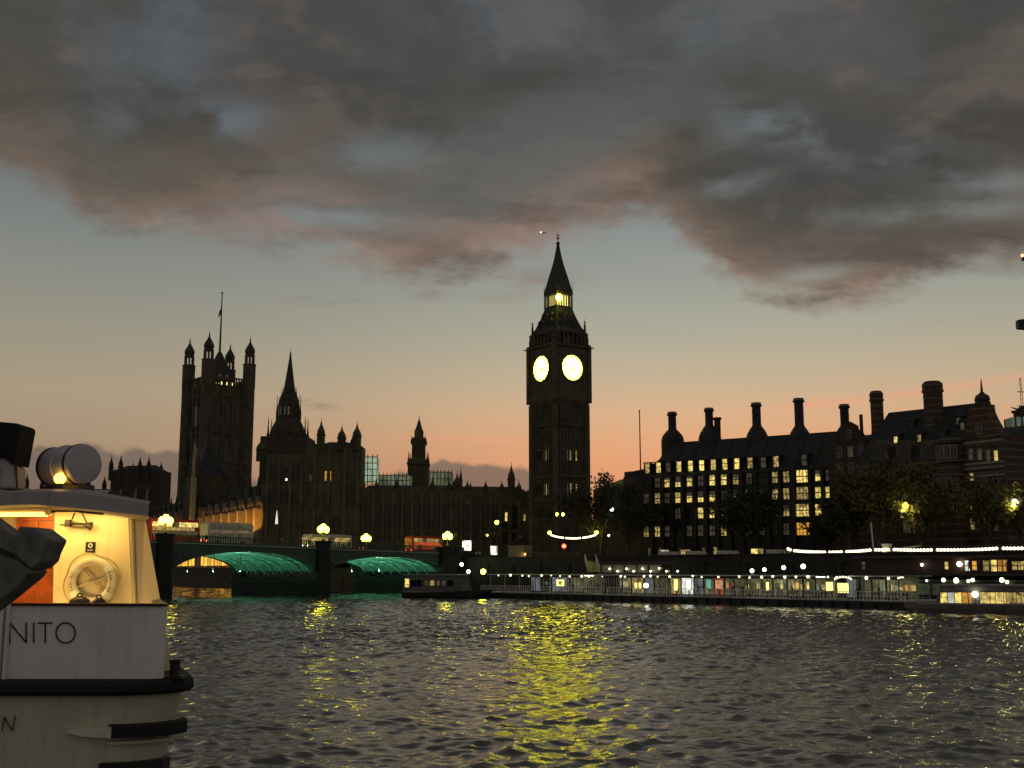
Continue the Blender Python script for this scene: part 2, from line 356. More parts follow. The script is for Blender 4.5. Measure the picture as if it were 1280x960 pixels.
# ================================================================== SETTING
BR0 = Vector((-60.0, 200.0)); BRD = Vector((.647, .763)).normalized(); BRN = Vector((-BRD.y, BRD.x)); BRW = 26.0; BRA = ang((0,0), BRD)
def br(u, v): return BR0+BRD*u+BRN*v
SP = 35.4
def deck(u): return 9.7-.0165*u            # road level of the bridge
PA = G(600, 747); PB = G(1130, 762)         # water line of the pier
PD = Vector((PB.x-PA.x, PB.y-PA.y)); PL = PD.length; PD.normalize(); PN = Vector((-PD.y, PD.x)); PANG = ang(PA, PB)
def pier(u, v): return Vector((PA.x, PA.y))+PD*u+PN*v
GZ = 6.5; TZ = 5.1                           # levels of the embankment roads and of the palace terrace
E0 = br(74, -1); E1 = pier(6, 22); E2 = pier(420, 22)
F0 = br(74, BRW+1)
RA = P(140, 650, 565); RB = P(331, 650, 346)     # river front of the palace
RD = Vector((RB.x-RA.x, RB.y-RA.y)).normalized(); RN = Vector((-RD.y, RD.x))
def riv(u, v): return Vector((RA.x, RA.y))+RD*u+RN*v
T1 = riv((RB-RA).to_2d().length+6, -11); T0 = riv(-30, -11)
# water: a real wave surface, fine where the camera can see it, fading into a level sheet
def water():
    ny, nx = 1150, 460
    t = np.linspace(0, 1, ny); Y = 12*(330/12)**t
    Y = np.cumsum(np.maximum(.085, .0016*Y)); Y = 14+(Y-Y[0])/(Y[-1]-Y[0])*300
    uu = np.linspace(-1, 1, nx)
    yy, ss = np.meshgrid(Y, uu, indexing='ij'); xx = ss*(10+.56*yy)
    zz = np.zeros_like(xx); dxx = np.zeros_like(xx); dyy = np.zeros_like(xx)
    rg = np.random.default_rng(5)
    amp_patch = .86+.34*np.sin(xx*.045+1+.8*np.sin(yy*.031))*np.cos(yy*.052+.4)
    for k in range(84):
        lam = .34*(6.5/.34)**rg.random()
        th = -math.pi/2+.25+rg.normal()*.92
        kk = 2*math.pi/lam; a = .0068*lam*(.55+.9*rg.random())*(1.25 if lam < 1.2 else (.85 if lam < 2 else (.56 if lam < 4 else .42)))
        ph = rg.random()*6.283
        arg = kk*(xx*math.cos(th)+yy*math.sin(th))+ph
        c = np.cos(arg); sn = np.sin(arg)
        zz += a*c; dxx -= .75*a*math.cos(th)*sn; dyy -= .75*a*math.sin(th)*sn
    fade = np.clip((1-np.abs(ss))/.04, 0, 1)*np.clip((yy-14)/2, 0, 1)*np.clip((314-yy)/12, 0, 1)*amp_patch
    V = np.stack([xx+dxx*fade, yy+dyy*fade, zz*fade], -1).reshape(-1, 3)
    i = np.arange((ny-1)*nx).reshape(ny-1, nx)[:, :-1].reshape(-1)
    Fc = np.stack([i, i+1, i+nx+1, i+nx], -1)
    x0, x1 = 10+.56*14, 10+.56*314
    nv = len(V)
    ex = np.array([[-1500,-60,0],[1500,-60,0],[-1500,14,0],[1500,14,0],[-1500,314,0],[1500,314,0],[-3000,3000,0],[1500,3000,0]])
    a, b, c, d = 0, nx-1, (ny-1)*nx, ny*nx-1
    extra = [(nv, nv+1, nv+3, nv+2), (nv+4, nv+5, nv+7, nv+6), (nv+2, a, c, nv+4), (b, nv+3, nv+5, d)]
    me = bpy.data.meshes.new('water'); faces = Fc.tolist()+[list(e) for e in extra]
    me.from_pydata(np.vstack([V, ex]).tolist(), [], faces)
    for p in me.polygons: p.use_smooth = True
    m = bpy.data.materials.new('river_water'); m.use_nodes = True; t = m.node_tree; bs = t.nodes['Principled BSDF']
    bs.inputs['Base Color'].default_value = (.080, .079, .072, 1); bs.inputs['Roughness'].default_value = .07; bs.inputs['IOR'].default_value = 1.333
    tc = t.nodes.new('ShaderNodeTexCoord'); mp = t.nodes.new('ShaderNodeMapping'); mp.inputs[3].default_value = (.7, 1.15, 1)
    t.links.new(tc.outputs['Object'], mp.inputs[0])
    n1 = t.nodes.new('ShaderNodeTexNoise'); n1.inputs['Scale'].default_value = 3.2; n1.inputs['Detail'].default_value = 5; n1.inputs['Roughness'].default_value = .6
    t.links.new(mp.outputs[0], n1.inputs['Vector'])
    bp = t.nodes.new('ShaderNodeBump'); bp.inputs['Strength'].default_value = .5; bp.inputs['Distance'].default_value = .045
    t.links.new(n1.outputs[0], bp.inputs['Height']); t.links.new(bp.outputs[0], bs.inputs['Normal'])
    me.materials.append(m)
    o = bpy.data.objects.new('water', me); COL.objects.link(o); return tag(o, 'dark choppy river water carrying yellow streaks of reflected lamp light', 'water', kind='structure')
water()
# land: one sheet behind the river walls
def sheet(name, pts, z, m, label):
    me = bpy.data.meshes.new(name); me.from_pydata([(x, y, z) for x, y in pts], [], [tuple(range(len(pts)))])
    me.materials.append(K[m]); o = bpy.data.objects.new(name, me); COL.objects.link(o); return tag(o, label, 'ground', kind='structure')
T9 = T0+(-RD)*2500
sheet('ground', [tuple(E2), tuple(E1), tuple(E0), tuple(F0), tuple(riv((RB-RA).to_2d().length+2, .5)), tuple(riv(-30, .5)), tuple(riv(-2530, .5)), (riv(-2530,.5).x, 9000), (9000, 9000), (9000, -200)], GZ, 'earth', 'dark level ground of the far bank behind the river walls')
sheet('terrace', [tuple(F0+Vector((2,3))), tuple(riv((RB-RA).to_2d().length+2, .8)), tuple(riv(-30, .8)), tuple(riv(-2530, .8)), tuple(T9), tuple(T0), tuple(T1)], TZ-.02, 'granite', 'paved river terrace in front of the palace')
sheet('quay', [(-900, -14), (900, -14), (9000, -9000), (-9000, -9000)], 2.2, 'earth', 'level ground of the near bank behind the viewer')
# road strip along the embankment with kerb
rm = MB(); a, b, c, d = E1+PN*3.5, E2+PN*3.5, E2+PN*15, E1+PN*15
rm.add([(a.x,a.y,GZ+.004),(b.x,b.y,GZ+.004),(c.x,c.y,GZ+.004),(d.x,d.y,GZ+.004)], [(0,1,2,3)])
tag(rm.build('road', 'asphalt'), 'asphalt road along the embankment behind the parapet', 'road', kind='structure')

# river walls
def wall_line(name, pts, th, z0, z1, m, label, cat='wall', cope=True):
    w = thing(name, label, cat, (pts[0].x, pts[0].y, 0))
    o = Vector((pts[0].x, pts[0].y)); mb = MB(); cp = MB()
    for p, q in zip(pts[:-1], pts[1:]):
        d = (q-p).normalized(); n = Vector((-d.y, d.x)); L = (q-p).length
        A = p-o
        mb.X = Matrix.Translation((A.x, A.y, 0)) @ Matrix.Rotation(math.atan2(d.y, d.x), 4, 'Z'); cp.X = mb.X
        mb.box(.003, L-.003, 0, th, z0, z1)
        k = 0.0
        while k < min(L, 200): mb.box(k+.3, k+1.2, -.35, -.003, z0, z1-1.25); k += 9.0     # pilaster strips
        mb.box(0, L, -.14, -.004, z1-1.2, z1-.8)
        if cope: cp.box(0, L, -.22, th+.2, z1+.003, z1+.25)
    mb.build('masonry', m, w)
    if cope: cp.build('coping', m, w)
    return w
wall_line('embankment_wall', [E0+(E1-E0).normalized()*.5, E1, E2], .8, -2, GZ+.85, 'granite', 'long dark granite river wall behind the pier')
wall_line('terrace_wall', [T0, T1], .8, -2, TZ+.1, 'stone2', 'stone terrace wall rising from the water below the palace river front')
wall_line('bridge_foot_wall', [T1, F0+BRN*.6], .8, -2, TZ+.1, 'stone2', 'short stone river wall between the palace terrace and the bridge')

# ================================================================== BRIDGE
bridge = thing('road_bridge', 'long green arched road bridge lit green beneath its arches', 'bridge', (BR0.x, BR0.y, 0), BRA)
bl = bridge
def arch_z(s, k):                           # s in -1..1 across the opening of span k
    crown = 8.50-.0165*SP*(k+.5); spring = 4.1-.004*SP*k
    return spring+(crown-spring)*math.sqrt(max(0, 1-s*s))
PW = 1.5
def slab_between(mb, u0, u1, v0, v1, dz0, dz1, n=4):
    for i in range(n):
        a = u0+(u1-u0)*i/n; b = u0+(u1-u0)*(i+1)/n
        mb.add([(a,v0,deck(a)+dz0),(b,v0,deck(b)+dz0),(b,v1,deck(b)+dz0),(a,v1,deck(a)+dz0),(a,v0,deck(a)+dz1),(b,v0,deck(b)+dz1),(b,v1,deck(b)+dz1),(a,v1,deck(a)+dz1)],
               [(0,3,2,1),(4,5,6,7),(0,1,5,4),(1,2,6,5),(2,3,7,6),(3,0,4,7)])
U0, U1 = -5*SP, 2*SP
mb = MB(); slab_between(mb, U0, U1+10, .45, BRW-.45, -.5, 0, 30); mb.build('deck', 'asphalt', bl)
mb = MB(); slab_between(mb, U0, U1, .45, 3.4, .005, .14, 26); slab_between(mb, U0, U1, BRW-3.4, BRW-.45, .005, .14, 26); mb.build('footway', 'granite', bl)
for k in range(-5, 2):
    u0, u1 = k*SP+PW, (k+1)*SP-PW; n = 28
    for v0, v1 in ((0, .4), (BRW-.4, BRW)):
        mb = MB()
        for i in range(n):
            s0, s1 = -1+2*i/n, -1+2*(i+1)/n; a, b = u0+(u1-u0)*i/n, u0+(u1-u0)*(i+1)/n
            z0, z1 = arch_z(s0, k), arch_z(s1, k)
            mb.add([(a,v0,z0),(b,v0,z1),(b,v1,z1),(a,v1,z0),(a,v0,deck(a)-.1),(b,v0,deck(b)-.1),(b,v1,deck(b)-.1),(a,v1,deck(a)-.1)],
                   [(0,3,2,1),(4,5,6,7),(0,1,5,4),(2,3,7,6)])
        if v0 == 0:                          # moulded arch ring and spandrel tracery
            for i in range(n):
                s0, s1 = -1+2*i/n, -1+2*(i+1)/n; a, b = u0+(u1-u0)*i/n, u0+(u1-u0)*(i+1)/n
                z0, z1 = arch_z(s0, k), arch_z(s1, k)
                mb.add([(a,-.18,z0),(b,-.18,z1),(b,-.003,z1),(a,-.003,z0),(a,-.18,z0+.45),(b,-.18,z1+.45),(b,-.003,z1+.45),(a,-.003,z0+.45)],
                       [(0,3,2,1),(4,5,6,7),(0,1,5,4),(2,3,7,6)])
            for uu in (u0+1.7, u1-1.7): mb.torus((uu, -.06, deck(uu)-2.2), .75, .12, 18, 6)
        mb.build('spandrel', 'greenpaint', bl)
    for r in range(9):                       # arched iron ribs with cross bracing, seen from below
        v = 1.6+r*(BRW-3.2)/8; mb = MB()
        for i in range(n):
            s0, s1 = -1+2*i/n, -1+2*(i+1)/n; a, b = u0+(u1-u0)*i/n, u0+(u1-u0)*(i+1)/n
            z0, z1 = arch_z(s0, k), arch_z(s1, k); t0 = min(deck(a)-.55, z0+.55); t1 = min(deck(b)-.55, z1+.55)
            mb.add([(a,v-.13,z0),(b,v-.13,z1),(b,v+.13,z1),(a,v+.13,z0),(a,v-.13,t0),(b,v-.13,t1),(b,v+.13,t1),(a,v+.13,t0)],
                   [(0,3,2,1),(4,5,6,7),(0,1,5,4),(2,3,7,6)])
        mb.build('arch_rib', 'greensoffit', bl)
    mb = MB()
    for i in range(1, 18):
        s = -1+2*i/18; a = u0+(u1-u0)*i/18; z = arch_z(s, k)+.32; mb.box(a-.12, a+.12, 1.2, BRW-1.2, z, z+.22)
    mb.build('cross_brace', 'greensoffit', bl)
    mb = MB()                                # curved plating above the ribs
    for i in range(n):
        s0, s1 = -1+2*i/n, -1+2*(i+1)/n; a, b = u0+(u1-u0)*i/n, u0+(u1-u0)*(i+1)/n
        z0, z1 = min(deck(a)-.56, arch_z(s0, k)+.62), min(deck(b)-.56, arch_z(s1, k)+.62)
        mb.add([(a,.42,z0),(b,.42,z1),(b,BRW-.42,z1),(a,BRW-.42,z0)], [(0,3,2,1)])
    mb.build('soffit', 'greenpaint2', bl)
    # parapet: pierced panels, plinth and rail; a pale string course below
    mb = MB(); slab_between(mb, u0, u1, .05, .25, .02, .3); slab_between(mb, u0, u1, .02, .28, 1.22, 1.36)
    for i in range(int((u1-u0)/.55)):
        a = u0+.25+i*.55; mb.box(a-.10, a+.10, .08, .22, deck(a)+.3, deck(a)+1.22)
    mb.build('parapet', 'greenpaint', bl)
    mb = MB(); slab_between(mb, u0, u1, BRW-.25, BRW-.05, .02, 1.36); mb.build('parapet', 'greenpaint', bl)
    mb = MB(); slab_between(mb, u0, u1, -.22, -.004, -.16, .0); mb.build('string_course', 'strip', bl)
for k in range(-4, 3):
    mb = MB(); u = k*SP; zt = deck(u)+1.45
    w = PW if k < 2 else PW+1.2
    nose = lambda e, z: [(u-w-e,-.5,z),(u,-2.6-e,z),(u+w+e,-.5,z),(u+w+e,BRW+.5,z),(u,BRW+2.6+e,z),(u-w-e,BRW+.5,z)]
    mb.loft([nose(.25,-2), nose(.2,2.6), nose(0,3.1), nose(0,3.5)])
    mb.lathe([(w+.05,3.5),(w+.05,zt-.5),(w+.2,zt-.45),(w+.2,zt)], 8, (u, -.1), math.pi/8)
    mb.lathe([(w+.05,3.5),(w+.05,zt-.5),(w+.2,zt-.45),(w+.2,zt)], 8, (u, BRW+.1), math.pi/8)
    mb.build('bridge_pier', 'shadestone', bl)
    if k == 2:
        mb = MB(); mb.box(U1+1.6, U1+9, -.3, BRW+.3, -2, 6.9); mb.box(U1+1.6, U1+9, -.1, .3, 6.9, deck(U1)+1.4); mb.build('abutment', 'granite', bl)
# green floodlights hung beneath the two visible arches
for k in (0, 1):
    for v in (4.5, 13, 21.5):
        u = (k+.80)*SP; z = 4.0
        fx = MB(); fx.box(u-.3, u+.3, v-.25, v+.25, 3.2, 3.55); fx.build('floodlight', 'black', bl)
        L = pointlight('green_floodlight', (u, v, 3.62), (.22, 1.0, .56), 80 if k == 0 else 110, bl, kind='AREA', size=(.5, .4)); L.rotation_euler = (R(180), R(14), 0)
        u2 = (k+.55)*SP; z2 = 4.6; fx = MB(); fx.box(u2-.2, u2+.2, v-.2, v+.2, z2-.3, z2-.04); fx.tube([(u2, v+.1, z2-.1), (u2, v+.1, arch_z(.1, k)+.3)], .05, 6); fx.build('floodlight', 'black', bl)
        L = pointlight('green_floodlight', (u2, v, z2), (.42, 1.0, .70), 680 if k == 0 else 900, bl, kind='AREA', size=(.4, .4)); L.rotation_euler = (R(180), R(8), 0)

# triple globe lamp standards on the bridge piers
def bridge_lamp(name, label, loc, gm):
    t = thing(name, label, 'street lamp', loc, BRA, 'triple globe lamps on the bridge parapets')
    mb = MB(); mb.lathe([(.34,0),(.34,.35),(.2,.5),(.15,.9),(.10,1.0),(.085,1.6),(.13,1.65),(.08,1.7)], 10); mb.build('post', 'greenpaint', t)
    mb = MB(); mb.tube([(-.78,0,1.8),(-.5,0,1.55),(0,0,1.6),(.5,0,1.55),(.78,0,1.8)], .05, 6); mb.tube([(0,0,1.6),(0,0,2.1)], .06, 6); mb.build('bracket', 'greenpaint', t)
    for x, z in ((-.78, 2.2), (.78, 2.2), (0, 2.65)):
        g = MB(); g.ball((x, 0, z), .58, 12, 8, 1.15); o = g.build('lamp_globe', gm, t, True)
        c = MB(); c.lathe([(.2, z+.62), (.12, z+.72), (.03, z+.88)], 8, (x, 0)); c.build('cap', 'greenpaint', o)
    return t
wn = {-1: 'nearest', 0: 'beside the moored boat stern', 1: 'in the middle of the visible near parapet', 2: 'at the landward end of the near parapet'}
for k in (-1, 0, 1, 2):
    p = br(k*SP, -.1); bridge_lamp('bridge_lamp', {-1: 'triple globe bridge lamp on the near parapet behind the party boat', 0: 'triple globe lamp above the pier left of the first green arch', 1: 'triple globe lamp on the pier between the two green arches', 2: 'triple globe lamp above the abutment, right of the red bus'}[k], (p.x, p.y, deck(k*SP)+1.45), 'globe')
    p = br(k*SP, BRW+.1); bridge_lamp('bridge_lamp', {-1: 'far parapet triple globe lamp hidden furthest along the bridge to the river side', 0: 'bright triple globe lamp on the far parapet beside the white coach', 1: 'bright triple globe lamp on the far parapet between two buses', 2: 'triple globe lamp at the landward end of the far parapet'}[k], (p.x, p.y, deck(k*SP)+1.45), 'globes')

# ================================================================== CLOCK TOWER
TY = 335.0; tb = P(700, 690, TY)
tower = thing('clock_tower', 'tall stone clock tower with two glowing yellow dials and a steep iron spire', 'clock tower', (tb.x, TY, GZ), R(-90)+R(90)-R(0))
ROT = R(35)          # the right-hand face turned 35 degrees away
tower.rotation_euler = (0, 0, ROT)
z = lambda py: Z(py, TY)-GZ
hw = 5.75
mb = MB(); mb.sq([(hw+.5, -1), (hw+.5, 3), (hw+.1, 3.6), (hw+.1, z(508))])
for sx in (-1, 1):
    for sy in (-1, 1):
        mb.lathe([(.95,0),(.95,z(508)+.2)], 8, (sx*hw, sy*hw), math.pi/8)      # octagonal corner buttresses
for a in range(4):
    mb.X = Matrix.Rotation(a*math.pi/2, 4, 'Z')
    for i in range(9):
        x = -hw+1.5+i*(2*hw-3)/8; mb.box(x-.14, x+.14, -hw-.42, -hw-.1, 3.6, z(508))
    for py in (535, 565, 598, 628, 652): mb.box(-hw+1, hw-1, -hw-.55, -hw-.1, z(py), z(py)+.55)
mb.X = Matrix.Identity(4)
mb.build('shaft', 'stone', tower)
for a in (0, -1):                            # slit windows of the two faces in view
    for i in range(8):
        x = -hw+1.5+(i+.5)*(2*hw-3)/8
        for py, hh in ((520, 2.6), (548, 3.2), (571, 3.0), (613, 3.2), (642, 2.4)):
            m_ = MB(); m_.X = Matrix.Rotation(a*math.pi/2, 4, 'Z'); m_.box(x-.24, x+.24, -hw-.16, -hw-.103, z(py)-hh/2, z(py)+hh/2)
            lit = (py in (571, 613)) and ((a == 0 and i in (2, 3, 5)) or (a == -1 and i in (4, 5, 6)))
            m_.build('slit_window', 'winM' if lit and i in (3, 5) else ('winD' if lit else 'glass'), tower)
hc = 6.35
mb = MB(); mb.sq([(hw+.15, z(510)), (hc+.15, z(503)), (hc, z(502)), (hc, z(499)), (hc-.05, z(438)), (hc+.45, z(437)), (hc+.45, z(434.5)), (hc-.1, z(434))])
for sx in (-1, 1):
    for sy in (-1, 1): mb.lathe([(.8, z(505)), (.8, z(434)), (.5, z(433))], 8, (sx*hc, sy*hc), math.pi/8)
mb.build('clock_stage', 'stone', tower)
zc = z(463.5); cr = 3.6
for a in range(4):
    mx = Matrix.Rotation(a*math.pi/2, 4, 'Z')
    f = MB(); f.X = mx @ Matrix.Translation((0, -hc-.02, zc)) @ Matrix.Rotation(math.pi/2, 4, 'X'); f.lathe([(cr, 0), (cr, .12)], 48); dial = f.build('clock_face', 'clock', tower)
    rg = MB(); rg.X = mx; rg.torus((0, -hc-.15, zc), cr+.28, .26, 48, 8)
    for q_ in ((-1,-1),(1,-1),(-1,1),(1,1)): rg.box(q_[0]*4.4-.45, q_[0]*4.4+.45, -hc-.25, -hc-.003, zc+q_[1]*4.2-.5, zc+q_[1]*4.2+.5)
    rg.build('dial_ring', 'clockrim', dial)
    hd = MB(); hd.X = mx
    hd.torus((0, -hc-.16, zc), cr*.76, .05, 48, 4); hd.torus((0, -hc-.16, zc), cr*.96, .05, 48, 4)
    for i in range(12):
        an = i*math.pi/6; c_, s_ = math.sin(an), math.cos(an)
        hd.tube([(c_*cr*.80, -hc-.17, zc+s_*cr*.80), (c_*cr*.94, -hc-.17, zc+s_*cr*.94)], .07, 4)
    hd.build('numerals', 'black', dial)
    hd = MB(); hd.X = mx; hd.lathe([(.3, 0)], 4) if False else None
    for an, L, w_ in ((R(138), 2.0, .16), (R(210), 3.0, .11)):
        hd.tube([(0, -hc-.2, zc), (math.sin(an)*L, -hc-.2, zc+math.cos(an)*L)], [w_*1.5, w_*.5], 6)
    hd.X = mx; hd.torus((0, -hc-.2, zc), .2, .16, 12, 6); hd.build('clock_hands', 'black', dial)
# belfry with arcade
hb = 5.75
mb = MB(); mb.sq([(hb-.9, z(434)), (hb-.9, z(419))])
for a in range(4):
    mb.X = Matrix.Rotation(a*math.pi/2, 4, 'Z')
    for i in range(8):
        x = -hb+i*2*hb/7; mb.box(x-.32, x+.32, -hb-.2, -hb+.9, z(434), z(421))
mb.X = Matrix.Identity(4); mb.sq([(hb+.25, z(421.5)), (hb+.5, z(420)), (hb+.5, z(418.5)), (hb, z(418))])
mb.build('belfry', 'stone', tower)
for a in (0, -1):
    for i in (3, 2): 
        m_ = MB(); m_.X = Matrix.Rotation(a*math.pi/2, 4, 'Z'); x = -hb+(i+.5)*2*hb/7
        m_.box(x-.28, x+.28, -hb+.80, -hb+.897, z(432), z(424)); m_.build('belfry_opening', 'winM' if a == 0 and i == 2 else 'winD', tower)
prof = [(hb+.2, z(418)), (4.95, z(411)), (4.3, z(404)), (3.7, z(397)), (3.2, z(390)), (2.95, z(386))]
mb = MB(); mb.sq(prof)
for a in range(4):                          # rows of little gilded dormers
    mb.X = Matrix.Rotation(a*math.pi/2, 4, 'Z')
    for py, r_, cnt in ((411, 4.85, 4), (402, 4.05, 3)):
        for i in range(cnt):
            x = (i-(cnt-1)/2)*2*r_*.8/cnt; mb.box(x-.35, x+.35, -r_-.35, -r_+.6, z(py), z(py)+1.3); mb.add([(x-.45,-r_-.4,z(py)+1.3),(x+.45,-r_-.4,z(py)+1.3),(x,-r_-.4,z(py)+2.1),(x,-r_+.9,z(py)+2.1),(x-.45,-r_+.9,z(py)+1.3),(x+.45,-r_+.9,z(py)+1.3)], [(0,1,2),(0,2,3,4),(1,5,3,2),(5,4,3)])
mb.X = Matrix.Identity(4); mb.build('lower_roof', 'iron', tower)
hl = 2.75
mb = MB(); mb.sq([(hl+.3, z(386)), (hl+.3, z(384.5))]); mb.sq([(hl+.25, z(370)), (hl+.35, z(367))])
for a in range(4):
    mb.X = Matrix.Rotation(a*math.pi/2, 4, 'Z')
    for i in range(7):
        x = -hl+i*2*hl/6; mb.box(x-.16, x+.16, -hl-.12, -hl+.2, z(384.5), z(370))
mb.X = Matrix.Identity(4); mb.build('lantern', 'iron', tower)
mb = MB(); mb.sq([(hl-.75, z(384.4)), (hl-.75, z(370.2))]); mb.build('lantern_glow', 'belfry', tower)
mb = MB(); mb.ball((0, 0, z(376.5)), 1.15, 12, 8)
mb.X = Matrix.Rotation(-ROT, 4, 'Z') @ Matrix.Translation((0, -4.9, 0)); mb2 = MB(); mb2.X = mb.X; mb2.ball((0, 0, z(376.5)), .95, 12, 8, 1.1); mb2.tube([(0, 1.2, z(379)), (0, 0, z(378))], .1, 6); mb2.build('lantern_light', 'ayr', tower, True)
prof = [(3.2, z(367.5)), (3.1, z(366)), (2.75, z(360)), (2.3, z(351)), (1.8, z(342)), (1.3, z(333)), (.85, z(323)), (.5, z(313)), (.3, z(306)), (.42, z(305)), (.42, z(303.5)), (.14, z(302))]
mb = MB(); mb.sq(prof); mb.build('spire', 'iron', tower)
mb = MB(); mb.tube([(0,0,z(303)), (0,0,z(290))], [.12, .05], 6); mb.ball((0,0,z(298)), .38, 8, 6); mb.box(-.6, .6, -.05, .05, z(294.5), z(293.8)); mb.torus((0,0,z(296)), .5, .06, 12, 4); mb.build('finial', 'iron', tower)
for sx in (-1, 1):
    for sy in (-1, 1):
        for h_, r0, py0, py1, w_ in ((hc-.3, .45, 434, 417, .1), (hb-.2, .40, 418, 400, .1), (hl+.25, .14, 385, 352, .05)):
            mb = MB(); c_ = (sx*h_, sy*h_)
            mb.lathe([(r0, z(py0)), (r0*.8, z(py0)+(z(py1)-z(py0))*.55), (w_, z(py1)-1.0), (w_*.6, z(py1))], 6, c_)
            if h_ > 4: mb.box(c_[0]-.4, c_[0]+.4, c_[1]-.06, c_[1]+.06, z(py1)-1.1, z(py1)-.9); mb.box(c_[0]-.06, c_[0]+.06, c_[1]-.4, c_[1]+.4, z(py1)-1.13, z(py1)-.93)
            mb.build('pinnacle', 'iron', tower)
    for sy in (-1, 1):
        mb = MB(); mb.X = Matrix.Translation((sx*(hc+.5), sy*(hc+.5), z(437))) @ Matrix.Rotation(math.atan2(sy, sx), 4, 'Z'); mb.tube([(-.6,0,-.3),(.9,0,.2)], [.3,.1], 6); mb.build('gargoyle', 'stone2', tower)
# ================================================================== GREAT SQUARE TOWER (far left)
VY = 530.0; vb = P(273.5, 470, VY)
vic = thing('square_tower', 'massive square stone tower with four onion capped turrets and a tall flagpole', 'tower', (vb.x, VY, GZ), R(-20)+R(0))
vic.rotation_euler = (0, 0, R(40))
z = lambda py: Z(py, VY)-GZ
hv = 10.3
mb = MB(); mb.sq([(hv, -1), (hv, z(486))])
for a in range(4):
    mb.X = Matrix.Rotation(a*math.pi/2, 4, 'Z')
    for i in range(4):
        x = -hv+3+i*(2*hv-6)/3; mb.box(x-.45, x+.45, -hv-.6, -hv+.1, 0, z(486))
    for py in (500, 545, 590, 630): mb.box(-hv+1, hv-1, -hv-.45, -hv, z(py), z(py)+1.0)
mb.X = Matrix.Identity(4); mb.build('tower_body', 'stone', vic)
for a in (0, -1):
    for i in range(3):
        x = -hv+3+(i+.5)*(2*hv-6)/3
        for py, hh in ((523, 9), (569, 9), (612, 7)):
            m_ = MB(); m_.X = Matrix.Rotation(a*math.pi/2, 4, 'Z'); m_.box(x-1.2, x+1.2, -hv-.2, -hv-.005, z(py)-hh/2, z(py)+hh/2); m_.build('window', 'glass', vic)
mb = MB()
for a in range(4):
    mb.X = Matrix.Rotation(a*math.pi/2, 4, 'Z'); mb.box(-hv, hv, -hv-.25, -hv+.6, z(486), z(485)); mb.box(-hv, hv, -hv-.25, -hv+.6, z(476.5), z(475))
    for i in range(15):
        x = -hv+1+i*(2*hv-2)/14; mb.box(x-.25, x+.25, -hv-.2, -hv+.5, z(485), z(476.5))
mb.X = Matrix.Identity(4); mb.build('parapet', 'stone', vic)
for sx in (-1, 1):
    for sy in (-1, 1):
        c_ = (sx*hv, sy*hv); t = 7.6 if (sx, sy) == (-1, -1) else 0
        rr = 2.75; mb = MB(); mb.lathe([(rr, 0), (rr, z(487)), (rr+.15, z(486)), (rr+.15, z(458)), (rr+.35, z(457)), (rr+.3, z(456))], 8, c_, math.pi/8)
        tur = mb.build('corner_turret', 'stone', vic)
        mb = MB()
        for i in range(8):
            a_ = math.pi/8+i*math.pi/4; x, y = c_[0]+1.9*math.cos(a_), c_[1]+1.9*math.sin(a_); mb.box(x-.3, x+.3, y-.3, y+.3, z(456), z(445))
        mb.lathe([(2.15, z(446)), (2.3, z(444.5)), (2.15, z(444))], 8, c_, math.pi/8); mb.build('open_stage', 'stone', tur)
        zz0, zz1 = z(444), z(421)
        cap = [(2.0, 0), (2.35, .14), (2.3, .24), (1.75, .38), (1.0, .52), (.5, .64), (.25, .74), (.38, .80), (.14, .85), (.06, 1.0)]
        mb = MB(); mb.lathe([(r_, zz0+(zz1-zz0)*h_) for r_, h_ in cap], 8, c_, math.pi/8); mb.build('onion_cap', 'iron', tur)
mb = MB(); mb.sq([(5.2, z(476)), (5.0, z(470)), (3.4, z(460)), (2.0, z(450)), (.6, z(440))]); mb.build('roof', 'iron', vic)
for i in range(2):
    for a in (0, -1):
        m_ = MB(); m_.X = Matrix.Rotation(a*math.pi/2, 4, 'Z'); m_.box(-2.6+i*3.4, -1.2+i*3.4, -5.4, -5.203, z(475.5), z(470)); m_.build('roof_window', 'winD', vic)
mb = MB(); mb.tube([(0,0,z(446)), (0,0,z(366))], [.55, .22], 8); mb.ball((0,0,z(366)), .5, 8, 6); mb.build('flagpole', 'black', vic)
mb = MB(); mb.add([(0,-.1,z(385)), (-1.2,-.5,z(389)), (-1.8,-.3,z(398)), (-.5,-.2,z(394)), (0,.1,z(393)), (-.1,.2,z(385)), (-1.1,-.2,z(389)), (-1.6,0,z(398))], [(0,1,3,4),(1,2,3),(5,4,3,6),(6,3,7),(0,5,6,1),(1,6,7,2)]); mb.build('flag', 'coat1', vic)
for i, (x, yf) in enumerate(((-3, 1), (0, 1), (3, 1), (-4, 0), (2, 0))):
    l = MB(); xx, yy = (x, -hv+1.2) if yf else (-hv+1.2, x); l.box(xx-.4, xx+.4, yy-.4, yy+.4, z(486), z(481)); l.build('parapet_light', 'belfry', vic)

